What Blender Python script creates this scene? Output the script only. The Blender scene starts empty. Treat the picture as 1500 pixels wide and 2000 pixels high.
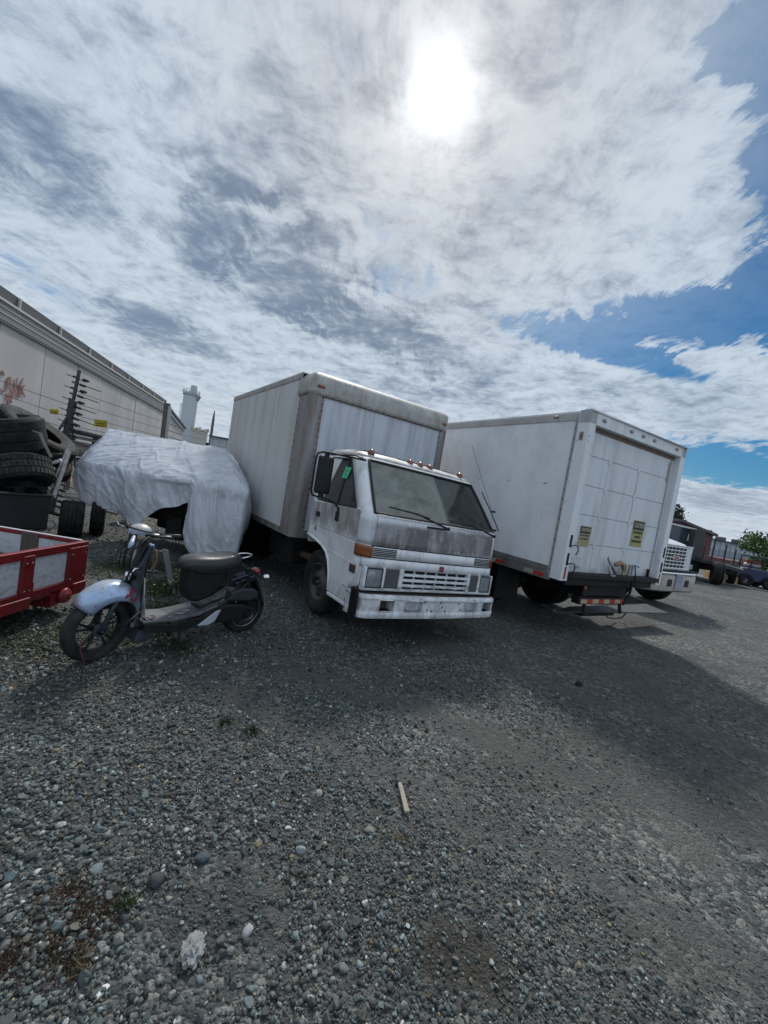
import bpy, math, random
import numpy as np
from mathutils import Vector, Matrix, noise as mn
rnd = random.Random(7)
nr = np.random.RandomState(7)
S = bpy.context.scene
COL = S.collection
pi = math.pi

# ------------------------------------------------------------------ camera, sky, sun, exposure
PITCH, ROLL, CH, FPX = -0.0525, 0.1649, 1.6, 806.8
_f = np.array([0, math.cos(PITCH), math.sin(PITCH)]); _u = np.array([0, -math.sin(PITCH), math.cos(PITCH)]); _x = np.array([1., 0, 0])
_c, _s = math.cos(ROLL), math.sin(ROLL)
RC = np.array([_c*_x + _s*_u, -_s*_x + _c*_u, _f])
cam = bpy.data.objects.new('camera', bpy.data.cameras.new('camera'))
COL.objects.link(cam); S.camera = cam
cam.data.sensor_fit = 'HORIZONTAL'; cam.data.sensor_width = 36; cam.data.lens = FPX/1500*36
cam.data.clip_start = 0.05; cam.data.clip_end = 6000
M = Matrix([[RC[0][i], RC[1][i], -RC[2][i]] for i in range(3)]).to_4x4()
cam.matrix_world = Matrix.Translation((0, 0, CH)) @ M

def ray(px, py): return RC.T @ np.array([(px-750)/FPX, -(py-1000)/FPX, 1])
def at_z(px, py, z=0.):
    d = ray(px, py); return np.array([0, 0, CH]) + d*(z-CH)/d[2]
def at_y(px, py, Y):
    d = ray(px, py); return np.array([0, 0, CH]) + d*Y/d[1]
def at_pl(px, py, p0, n):
    d = ray(px, py); c = np.array([0, 0, CH]); p0 = np.array(p0, float); n = np.array(n, float)
    return c + d*((p0-c) @ n)/(d @ n)

S.view_settings.view_transform = 'Standard'; S.view_settings.look = 'None'
S.view_settings.exposure = 0.0; S.view_settings.gamma = 1; S.view_settings.use_curve_mapping = False
SUN_EL, SUN_AZ = math.radians(47.5), math.radians(0)      # azimuth from +Y towards +X
sl = bpy.data.lights.new('sun', 'SUN'); sl.energy = 3.0; sl.angle = math.radians(6.5); sl.color = (1, .955, .89)
so = bpy.data.objects.new('sun', sl); COL.objects.link(so)
sd = Vector((math.sin(SUN_AZ)*math.cos(SUN_EL), math.cos(SUN_AZ)*math.cos(SUN_EL), math.sin(SUN_EL)))
so.rotation_euler = sd.to_track_quat('Z', 'Y').to_euler()

W = bpy.data.worlds.new('World'); S.world = W; W.use_nodes = True
def build_sky():
    nt = W.node_tree; N = nt.nodes; L = nt.links; N.clear()
    def nd(t, **k):
        n = N.new(t)
        for a, b in k.items(): setattr(n, a, b)
        return n
    def mt(op, a, b=None, c=None, clamp=False):
        n = nd('ShaderNodeMath', operation=op, use_clamp=clamp)
        for i, q in enumerate((a, b, c)):
            if q is None: continue
            if isinstance(q, (int, float)): n.inputs[i].default_value = q
            else: L.new(q, n.inputs[i])
        return n.outputs[0]
    def sstep(x, a, b, o0=0., o1=1.):
        n = nd('ShaderNodeMapRange', interpolation_type='SMOOTHERSTEP')
        L.new(x, n.inputs[0])
        for i, q in zip((1, 2, 3, 4), (a, b, o0, o1)): n.inputs[i].default_value = q
        return n.outputs[0]
    def mixc(f, a, b):
        n = nd('ShaderNodeMix', data_type='RGBA')
        for s, q in ((n.inputs[0], f), (n.inputs[6], a), (n.inputs[7], b)):
            if isinstance(q, (int, float)): s.default_value = q
            elif isinstance(q, tuple): s.default_value = (*q, 1)
            else: L.new(q, s)
        return n.outputs[2]
    tc = nd('ShaderNodeTexCoord').outputs['Generated']
    sep = nd('ShaderNodeSeparateXYZ'); L.new(tc, sep.inputs[0])
    X, Y, Z = sep.outputs
    K = 0.13
    den = mt('ADD', mt('MAXIMUM', Z, 0.0), K)
    u = mt('DIVIDE', X, den); v = mt('DIVIDE', Y, den)
    cmb = nd('ShaderNodeCombineXYZ'); L.new(u, cmb.inputs[0]); L.new(v, cmb.inputs[1])
    P0 = cmb.outputs[0]
    def noise(vec, sc, det=6, rough=.55, dist=0., lac=2.):
        n = nd('ShaderNodeTexNoise'); L.new(vec, n.inputs['Vector'])
        n.inputs['Scale'].default_value = sc; n.inputs['Detail'].default_value = det
        n.inputs['Roughness'].default_value = rough; n.inputs['Distortion'].default_value = dist
        return n
    # gentle warp so cloud edges curl
    wn = noise(P0, 2.3, 3, .5)
    vm = nd('ShaderNodeVectorMath', operation='MULTIPLY_ADD'); L.new(wn.outputs['Color'], vm.inputs[0])
    vm.inputs[1].default_value = (.22, .22, 0); L.new(P0, vm.inputs[2]); P = vm.outputs[0]
    def mapped(rot, sx, sy, loc=(0, 0, 0)):
        m = nd('ShaderNodeMapping'); L.new(P, m.inputs[0]); m.inputs['Rotation'].default_value = (0, 0, math.radians(rot))
        m.inputs['Scale'].default_value = (sx, sy, 1); m.inputs['Location'].default_value = loc
        return m.outputs[0]
    n_big = noise(P, 1.5, 7, .58).outputs[0]
    n_mid = noise(mapped(20, 1, 1.5, (3, 1, 0)), 6.4, 8, .64).outputs[0]
    n_str = noise(mapped(6, 2.6, .75, (7, 2, 0)), 4.2, 8, .66, .35).outputs[0]
    n_cir = noise(mapped(-8, 6.5, 1.5, (1, 9, 0)), 4.0, 6, .68, .5).outputs[0]
    n_fine = noise(P, 13, 8, .70).outputs[0]
    n_sh = noise(mapped(-15, 1.2, 1.3, (11, 5, 0)), 3.0, 8, .62).outputs[0]
    n_pf = noise(P, 6.0, 8, .62).outputs[0]
    def plane(px, py):
        d = ray(px, py); d /= np.linalg.norm(d); return d[0]/(max(d[2], 0)+K), d[1]/(max(d[2], 0)+K)
    def blob(px, py, rx, ry, rot, amp, wob=.5):
        """soft ellipse in the cloud plane through the points of the sky seen at (px,py); edges broken up by noise"""
        c = plane(px, py); e = plane(px+rx, py+rx*math.tan(rot)*0); g = plane(px, py-ry)
        # local axes of the ellipse in the plane from two sky directions
        a = plane(px+rx*math.cos(rot), py+rx*math.sin(rot)); b = plane(px-ry*math.sin(rot), py+ry*math.cos(rot))
        ax = np.array([a[0]-c[0], a[1]-c[1]]); bx = np.array([b[0]-c[0], b[1]-c[1]])
        Mi = np.linalg.inv(np.array([ax, bx]).T)
        du = mt('SUBTRACT', u, float(c[0])); dv = mt('SUBTRACT', v, float(c[1]))
        p = mt('ADD', mt('MULTIPLY', du, float(Mi[0, 0])), mt('MULTIPLY', dv, float(Mi[0, 1])))
        q = mt('ADD', mt('MULTIPLY', du, float(Mi[1, 0])), mt('MULTIPLY', dv, float(Mi[1, 1])))
        r2 = mt('ADD', mt('MULTIPLY', p, p), mt('MULTIPLY', q, q))
        r = mt('ADD', mt('SQRT', r2), mt('MULTIPLY', mt('SUBTRACT', mt('ADD', mt('MULTIPLY', n_pf, .5), mt('ADD', mt('MULTIPLY', n_cir, .35), mt('MULTIPLY', n_str, .25))), .55), wob*4.4))
        return mt('MULTIPLY', sstep(r, 1.55, .30), amp)
    def total(bl):
        s = None
        for b in bl:
            o = blob(*b); s = o if s is None else mt('ADD', s, o)
        return s
    # holes (blue shows) and extra cover
    cov_adj = total([
        (1340, 622, 240, 50, .04, -.34, .6), (1140, 660, 150, 32, .22, -.27, .7), (1260, 710, 140, 24, .22, -.24, .7), (1480, 590, 110, 50, -.35, -.20, .7),
        (1555, 330, 110, 360, .05, -.23, .9), (1490, 30, 180, 120, -.7, -.13, 1.), (1420, 912, 180, 38, .10, -.36, .5), (1500, 560, 150, 70, -.5, -.20, .8),
        (1020, 370, 80, 50, .5, -.085, 1.), (770, 490, 70, 80, .3, -.07, 1.), (800, 560, 60, 40, .3, -.08, 1.), (640, 60, 55, 110, -.4, -.10, 1.), (130, 150, 60, 110, -.6, -.07, 1.), (700, 160, 60, 90, .3, -.07, 1.),
        (90, 555, 110, 22, .6, -.09, .8), (520, 650, 80, 16, .3, -.07, .8), (1130, 320, 70, 60, -.9, -.05, 1.), (1040, 430, 50, 70, .5, -.07, 1.), (1300, 250, 60, 90, .4, -.03, 1.),
        (1180, 420, 260, 190, -.3, .10, .4), (350, 250, 330, 260, 0, .07, .4), (600, 760, 500, 60, .1, .06, .4)])
    dark = total([
        (40, 270, 170, 80, .4, .34, .7), (410, 470, 80, 90, .5, .34, 1.), (570, 550, 110, 80, .4, .44, 1.), (720, 640, 130, 45, .25, .38, 1.), (340, 660, 130, 26, .3, .40, .8), (880, 700, 120, 40, .3, .22, 1.),
        (290, 620, 80, 25, .4, .22, 1.), (820, 760, 200, 30, .2, .22, 1.), (900, 480, 45, 45, 0, .26, 1.), (1080, 60, 240, 110, -.6, .16, .9), (460, 300, 110, 110, .8, .18, 1.), (1410, 980, 110, 22, .15, .40, .7), (1290, 780, 200, 40, .15, .16, .9),
        (150, 400, 140, 50, .5, .20, 1.), (610, 420, 70, 100, -.3, .12, 1.)])
    d = mt('ADD', mt('ADD', mt('MULTIPLY', n_big, .34), mt('MULTIPLY', n_mid, .24)), mt('ADD', mt('MULTIPLY', n_str, .20), mt('MULTIPLY', n_fine, .16)))
    d = mt('ADD', mt('ADD', d, mt('MULTIPLY', n_cir, .10)), cov_adj)
    d = mt('SUBTRACT', d, sstep(Y, .25, -.45, 0., .10))
    cov = mt('POWER', sstep(d, .24, .51), .8)
    # cloud brightness: billows, streaks and grain
    def c0(x, k): return mt('MULTIPLY', mt('SUBTRACT', x, .5), k)
    sh = mt('ADD', mt('ADD', c0(n_sh, 1.55), c0(n_mid, 1.35)), mt('ADD', c0(n_str, .85), mt('ADD', c0(n_fine, 1.45), c0(n_cir, .5))))
    sh = mt('ADD', mt('ADD', sh, mt('MULTIPLY', dark, 1.45)), .20)
    sh = sstep(sh, -.30, 1.32)
    # distance to the sun
    sdir = ray(858, 182); sdir /= np.linalg.norm(sdir)
    dp = nd('ShaderNodeVectorMath', operation='DOT_PRODUCT'); L.new(tc, dp.inputs[0]); dp.inputs[1].default_value = tuple(float(q) for q in sdir)
    th2 = mt('MULTIPLY', mt('SUBTRACT', 1.0, dp.outputs['Value']), 2.0)     # angle squared
    def gauss(deg, amp): return mt('MULTIPLY', mt('POWER', 2.718, mt('MULTIPLY', th2, -1/math.radians(deg)**2)), amp)
    wide = gauss(22, .10); ring = gauss(7, .36); core = mt('ADD', gauss(1.5, 8), gauss(3.8, .42))
    base = mixc(sh, (.585, .68, .785), (.17, .245, .36))
    wcol = mixc(mt('ADD', gauss(20, .8), 0, clamp=True), base, mixc(sh, (.60, .60, .61), (.27, .28, .305)))
    lowf = sstep(Z, .02, .35, 1., 0.)
    wcol = mixc(mt('MULTIPLY', lowf, .35), wcol, (.60, .66, .72))
    vs = nd('ShaderNodeVectorMath', operation='SCALE'); L.new(wcol, vs.inputs[0])
    L.new(mt('ADD', mt('ADD', wide, ring), sstep(Y, .3, -.6, 1.0, 1.35)), vs.inputs['Scale'])
    glow = nd('ShaderNodeVectorMath', operation='SCALE'); glow.inputs[0].default_value = (1, .965, .92); L.new(core, glow.inputs['Scale'])
    cadd = nd('ShaderNodeVectorMath', operation='ADD'); L.new(vs.outputs[0], cadd.inputs[0]); L.new(glow.outputs[0], cadd.inputs[1])
    bgc = nd('ShaderNodeBackground'); L.new(cadd.outputs[0], bgc.inputs[0]); bgc.inputs[1].default_value = 1.0
    sky = nd('ShaderNodeTexSky', sky_type='NISHITA'); sky.sun_disc = False; sky.sun_elevation = SUN_EL; sky.sun_rotation = SUN_AZ
    sky.air_density = 1.0; sky.dust_density = .6; sky.ozone_density = 2.0
    hs = nd('ShaderNodeHueSaturation'); hs.inputs['Saturation'].default_value = 1.25; tn = nd('ShaderNodeMix', data_type='RGBA', blend_type='MULTIPLY'); tn.inputs[0].default_value = 1; tn.inputs[7].default_value = (.53, .76, .90, 1); L.new(sky.outputs[0], tn.inputs[6]); L.new(tn.outputs[2], hs.inputs['Color'])
    bgs = nd('ShaderNodeBackground'); L.new(hs.outputs[0], bgs.inputs[0]); bgs.inputs[1].default_value = .072
    mx = nd('ShaderNodeMixShader'); L.new(mt('MAXIMUM', cov, mt('MINIMUM', gauss(26, .95), .82)), mx.inputs[0]); L.new(bgs.outputs[0], mx.inputs[1]); L.new(bgc.outputs[0], mx.inputs[2])
    out = nd('ShaderNodeOutputWorld'); L.new(mx.outputs[0], out.inputs[0])
build_sky()

# ------------------------------------------------------------------ helpers
class MB:
    """collects geometry for ONE mesh object"""
    def __init__(s, xf=None): s.v = []; s.f = []; s.xf = xf
    def add(s, V, F):
        n = len(s.v)
        s.v += [tuple(map(float, (s.xf(p) if s.xf else p))) for p in V]; s.f += [tuple(i+n for i in q) for q in F]; return s
    def box(s, x0, x1, y0, y1, z0, z1):
        return s.add([(x0,y0,z0),(x1,y0,z0),(x1,y1,z0),(x0,y1,z0),(x0,y0,z1),(x1,y0,z1),(x1,y1,z1),(x0,y1,z1)],
            [(0,3,2,1),(4,5,6,7),(0,1,5,4),(1,2,6,5),(2,3,7,6),(3,0,4,7)])
    def hexa(s, P): return s.add(P, [(0,3,2,1),(4,5,6,7),(0,1,5,4),(1,2,6,5),(2,3,7,6),(3,0,4,7)])
    def prism(s, pts, ax, a0, a1):
        n = len(pts)
        def mk(p, a): return {'x': (a, p[0], p[1]), 'y': (p[0], a, p[1]), 'z': (p[0], p[1], a)}[ax]
        V = [mk(p, a0) for p in pts] + [mk(p, a1) for p in pts]
        return s.add(V, [tuple(range(n))[::-1], tuple(range(n, 2*n))] + [(i, (i+1) % n, n+(i+1) % n, n+i) for i in range(n)])
    def tube(s, pts, r, n=8, closed=False, cap=True):
        P = [Vector(p) for p in pts]; m = len(P); V = []; F = []; prev = None
        rr = r if isinstance(r, (list, tuple)) else [r]*m
        for i, p in enumerate(P):
            a = P[(i-1) % m] if (closed or i > 0) else P[i]; b = P[(i+1) % m] if (closed or i < m-1) else P[i]
            t = (b-a).normalized()
            if prev is None: k = t.orthogonal().normalized()
            else:
                k = prev - t*prev.dot(t); k = k.normalized() if k.length > 1e-6 else t.orthogonal().normalized()
            prev = k; w = t.cross(k)
            V += [p + (k*math.cos(2*pi*j/n) + w*math.sin(2*pi*j/n))*rr[i] for j in range(n)]
        for i in range(m if closed else m-1):
            for j in range(n): F.append((i*n+j, i*n+(j+1) % n, ((i+1) % m)*n+(j+1) % n, ((i+1) % m)*n+j))
        if cap and not closed: F += [tuple(range(n))[::-1], tuple(range((m-1)*n, m*n))]
        return s.add(V, F)
    def lathe(s, prof, c, ax=(0, 0, 1), n=24, a0=0., a1=2*pi, closed=False):
        ax = Vector(ax).normalized(); k = ax.orthogonal().normalized(); w = ax.cross(k); c = Vector(c)
        full = abs(a1-a0-2*pi) < 1e-6; m = n if full else n+1; V = []; F = []; q = len(prof)
        for i in range(m):
            t = a0+(a1-a0)*i/n; d = k*math.cos(t)+w*math.sin(t)
            V += [c + d*r + ax*h for r, h in prof]
        for i in range(n):
            i2 = (i+1) % m
            for j in range(q if closed else q-1): F.append((i*q+j, i2*q+j, i2*q+(j+1) % q, i*q+(j+1) % q))
        return s.add(V, F)
    def cyl(s, p0, p1, r, n=12, r1=None): return s.tube([p0, p1], [r, r if r1 is None else r1], n)
    def ball(s, c, r, nu=12, nv=8, zmin=-1.):
        rx, ry, rz = (r, r, r) if isinstance(r, (int, float)) else r; V = []; F = []
        for i in range(nv+1):
            ph = -pi/2 + pi*i/nv; ph = max(ph, math.asin(zmin))
            V += [(c[0]+rx*math.cos(ph)*math.cos(2*pi*j/nu), c[1]+ry*math.cos(ph)*math.sin(2*pi*j/nu), c[2]+rz*math.sin(ph)) for j in range(nu)]
        for i in range(nv):
            for j in range(nu): F.append((i*nu+j, i*nu+(j+1) % nu, (i+1)*nu+(j+1) % nu, (i+1)*nu+j))
        return s.add(V, F)
    def grid(s, R, flip=False):
        m, n = len(R), len(R[0]); F = []
        for i in range(m-1):
            for j in range(n-1):
                q = (i*n+j, i*n+j+1, (i+1)*n+j+1, (i+1)*n+j); F.append(q[::-1] if flip else q)
        return s.add([p for r in R for p in r], F)
    def build(s, name, mat, parent=None, smooth=False, bevel=0, seg=2, kind=None, label=None, solid=0, ang=None):
        me = bpy.data.meshes.new(name); me.from_pydata(s.v, [], s.f); me.update()
        o = bpy.data.objects.new(name, me); COL.objects.link(o)
        if mat: me.materials.append(mat)
        if parent: o.parent = parent
        if solid:
            m = o.modifiers.new('solid', 'SOLIDIFY'); m.thickness = solid; m.offset = 0
        if bevel:
            m = o.modifiers.new('bevel', 'BEVEL'); m.width = bevel; m.segments = seg; m.limit_method = 'ANGLE'; m.angle_limit = math.radians(35)
        if smooth: me.polygons.foreach_set('use_smooth', [True]*len(me.polygons))
        if smooth and ang:
            me.set_sharp_from_angle(angle=math.radians(ang))
        if kind: o['kind'] = kind
        if label: o['label'] = label
        return o
def thing(name, label, cat, loc=(0, 0, 0), rz=0., group=None):
    o = bpy.data.objects.new(name, None); o.empty_display_size = .2; COL.objects.link(o)
    o.location = loc; o.rotation_euler = (0, 0, rz); o['label'] = label; o['category'] = cat
    if group: o['group'] = group
    return o
def tag(o, label, cat, group=None):
    o['label'] = label; o['category'] = cat
    if group: o['group'] = group
    return o
def struct(o): o['kind'] = 'structure'; return o
def copy_tree(o, parent=None):
    c = o.copy(); COL.objects.link(c)
    if parent: c.parent = parent
    for ch in list(o.children): copy_tree(ch, c)
    return c
def sub(o, parent, name): o.parent = parent; return o
def text_part(txt, size, mat, parent, X, U, V, name='lettering', depth=.0015, width=None):
    """flat printed lettering: X = middle point, U = reading direction, V = up"""
    c = bpy.data.curves.new('lettering', 'FONT'); c.body = txt; c.size = size; c.align_x = 'CENTER'; c.align_y = 'CENTER'; c.extrude = depth; c.offset = size*.02
    t = bpy.data.objects.new('tmp', c); COL.objects.link(t); bpy.context.view_layer.update()
    me = bpy.data.meshes.new_from_object(t.evaluated_get(bpy.context.evaluated_depsgraph_get()))
    COL.objects.unlink(t); bpy.data.objects.remove(t)
    U = Vector(U).normalized(); V = Vector(V).normalized(); Wn = U.cross(V); sx = 1.
    xs = [q.co.x for q in me.vertices]
    if width and xs: sx = width/(max(xs)-min(xs))
    for q in me.vertices: q.co = Vector(X) + U*q.co.x*sx + V*q.co.y + Wn*q.co.z
    me.materials.clear(); me.materials.append(mat)
    o = bpy.data.objects.new(name, me); COL.objects.link(o); o.parent = parent; return o

# ------------------------------------------------------------------ materials
def new_mat(name):
    m = bpy.data.materials.new(name); m.use_nodes = True; nt = m.node_tree; nt.nodes.clear()
    o = nt.nodes.new('ShaderNodeOutputMaterial'); b = nt.nodes.new('ShaderNodeBsdfPrincipled'); nt.links.new(b.outputs[0], o.inputs[0])
    return m, nt, b, o
def c4(c): return (*c, 1) if len(c) == 3 else c
def pmat(name, col, rough=.5, metal=0., var=.12, vs=5., bump=.0, bs=60., grime=(), coat=0., spec=.5, rvar=.1, trans=0., ior=1.45, alpha=1.):
    """painted / plain surface; grime = list of dict(col, amt, sx, sz, z=(lo,hi,soft), th, w) in object space"""
    m, nt, b, o = new_mat(name); N = nt.nodes; L = nt.links
    tc = N.new('ShaderNodeTexCoord').outputs['Object']
    n = N.new('ShaderNodeTexNoise'); n.inputs['Scale'].default_value = vs; n.inputs['Detail'].default_value = 6; n.inputs['Roughness'].default_value = .65; L.new(tc, n.inputs['Vector'])
    mr = N.new('ShaderNodeMapRange'); L.new(n.outputs[0], mr.inputs[0]); mr.inputs[1].default_value = .3; mr.inputs[2].default_value = .7; mr.inputs[3].default_value = 1-var; mr.inputs[4].default_value = 1+var*.5
    sc = N.new('ShaderNodeVectorMath'); sc.operation = 'SCALE'; sc.inputs[0].default_value = col[:3]; L.new(mr.outputs[0], sc.inputs['Scale'])
    cur = sc.outputs[0]; rsrc = None
    for g in grime:
        mp = N.new('ShaderNodeMapping'); L.new(tc, mp.inputs[0]); mp.inputs['Scale'].default_value = (g.get('sx', 8), g.get('sx', 8), g.get('sz', 1.2)); mp.inputs['Location'].default_value = (g.get('o', 0),)*3
        gn = N.new('ShaderNodeTexNoise'); L.new(mp.outputs[0], gn.inputs['Vector']); gn.inputs['Scale'].default_value = 1; gn.inputs['Detail'].default_value = 8; gn.inputs['Roughness'].default_value = g.get('rough', .68)
        r = N.new('ShaderNodeMapRange'); r.interpolation_type = 'SMOOTHSTEP'; L.new(gn.outputs[0], r.inputs[0]); th = g.get('th', .5); w = g.get('w', .12)
        r.inputs[1].default_value = th-w; r.inputs[2].default_value = th+w; r.inputs[4].default_value = g.get('amt', .6); f = r.outputs[0]
        for axis, key in ((2, 'z'), (0, 'x'), (1, 'y')):
            if key not in g: continue
            lo, hi, sf = g[key]; sp = N.new('ShaderNodeSeparateXYZ'); L.new(tc, sp.inputs[0])
            zz = N.new('ShaderNodeMath'); zz.operation = 'MULTIPLY_ADD'; L.new(gn.outputs[0], zz.inputs[0]); zz.inputs[1].default_value = g.get('wob', .15); L.new(sp.outputs[axis], zz.inputs[2])
            off = -g.get('wob', .15)*.5
            for e0, e1 in ((lo-sf+0., lo+sf), (hi+sf, hi-sf)):
                q = N.new('ShaderNodeMapRange'); q.interpolation_type = 'SMOOTHSTEP'; L.new(zz.outputs[0], q.inputs[0]); q.inputs[1].default_value = min(e0, e1)-off; q.inputs[2].default_value = max(e0, e1)-off
                if e0 > e1: q.inputs[3].default_value = 1; q.inputs[4].default_value = 0
                k = N.new('ShaderNodeMath'); k.operation = 'MULTIPLY'; L.new(f, k.inputs[0]); L.new(q.outputs[0], k.inputs[1]); f = k.outputs[0]
        mx = N.new('ShaderNodeMix'); mx.data_type = 'RGBA'; L.new(f, mx.inputs[0]); L.new(cur, mx.inputs[6]); mx.inputs[7].default_value = c4(g['col']); cur = mx.outputs[2]; rsrc = f
    L.new(cur, b.inputs['Base Color'])
    rr = N.new('ShaderNodeMapRange'); L.new(n.outputs[0], rr.inputs[0]); rr.inputs[1].default_value = .3; rr.inputs[2].default_value = .7; rr.inputs[3].default_value = max(.02, rough-rvar); rr.inputs[4].default_value = min(1, rough+rvar)
    L.new(rr.outputs[0], b.inputs['Roughness'])
    b.inputs['Metallic'].default_value = metal; b.inputs['Specular IOR Level'].default_value = spec; b.inputs['Coat Weight'].default_value = coat; b.inputs['Coat Roughness'].default_value = .15
    b.inputs['Transmission Weight'].default_value = trans; b.inputs['IOR'].default_value = ior
    if bump:
        n2 = N.new('ShaderNodeTexNoise'); n2.inputs['Scale'].default_value = bs; n2.inputs['Detail'].default_value = 4; L.new(tc, n2.inputs['Vector'])
        bp = N.new('ShaderNodeBump'); bp.inputs['Strength'].default_value = bump; bp.inputs['Distance'].default_value = .01; L.new(n2.outputs[0], bp.inputs['Height']); L.new(bp.outputs[0], b.inputs['Normal'])
    return m
BLK = pmat('black_plastic', (.009, .0095, .011), .5, var=.3, vs=14)
RUB = pmat('rubber', (.011, .011, .012), .78, var=.45, vs=12, bump=.5, bs=45, spec=.3, grime=[dict(col=(.045, .043, .040), amt=.5, sx=6, sz=6, th=.56, w=.12)])
RUBW = pmat('rubber_worn', (.020, .020, .021), .8, var=.5, vs=9, bump=.5, bs=40, spec=.3, grime=[dict(col=(.06, .058, .054), amt=.6, sx=5, sz=5, th=.54, w=.12)])
CHAS = pmat('chassis', (.009, .009, .010), .7, var=.5, vs=9, bump=.3)
CHR = pmat('chrome', (.75, .76, .78), .16, 1., var=.05)
STEEL = pmat('steel', (.36, .37, .38), .42, .85, var=.3, vs=12, grime=[dict(col=(.12, .09, .07), amt=.5, sx=9, sz=9, th=.58)])
GALV = pmat('galvanised', (.42, .43, .44), .5, .6, var=.25, vs=10, grime=[dict(col=(.16, .12, .09), amt=.6, sx=14, sz=5, th=.55)])
AMB = pmat('amber_lens', (.32, .085, .018), .25, var=.25, vs=20, coat=.5, grime=[dict(col=(.08, .035, .02), amt=.6, sx=14, sz=8, th=.5)])
REDL = pmat('red_lens', (.22, .03, .02), .25, var=.2, vs=30, coat=.5, grime=[dict(col=(.06, .03, .025), amt=.6, sx=30, sz=20, th=.5)])
LENS = pmat('lamp_glass', (.50, .52, .54), .12, .6, var=.25, vs=18, coat=1.)

# ------------------------------------------------------------------ ground
def hgt(x, y):
    x = np.asarray(x, float); y = np.asarray(y, float)
    a = .010*np.sin(1.3*x+.7*y+.5)+.008*np.sin(2.9*x-1.7*y)+.006*np.sin(.6*x+4.1*y+1.)+.004*np.sin(7.3*x+3.1*y)+.0035*np.sin(5.1*y-6.7*x+2)
    r = np.hypot(x-.5, y-2.5); fade = np.clip(1-(r-3.0)/3., 0, 1)
    return a*fade*1.2-.012*fade
def axis(lo, hi, step, far):
    mid = list(np.arange(lo, hi+1e-6, step)); a = []; b = []; s = step; p = lo
    while p > -far: s *= 1.28; p -= s; a.append(p)
    s = step; p = hi
    while p < far: s *= 1.28; p += s; b.append(p)
    return np.array(a[::-1]+mid+b)
BANDS = [(-1.0, 3.55, 3.0, 2.1, .17, .75), (-.6, 2.75, 2.6, 1.15, .15, .65), (1.2, 4.4, 4.5, 2.6, .22, .55), (-6, 6.2, 3, 4.35, .25, .35)]      # worn wheel tracks: two points, half width, strength
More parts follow.
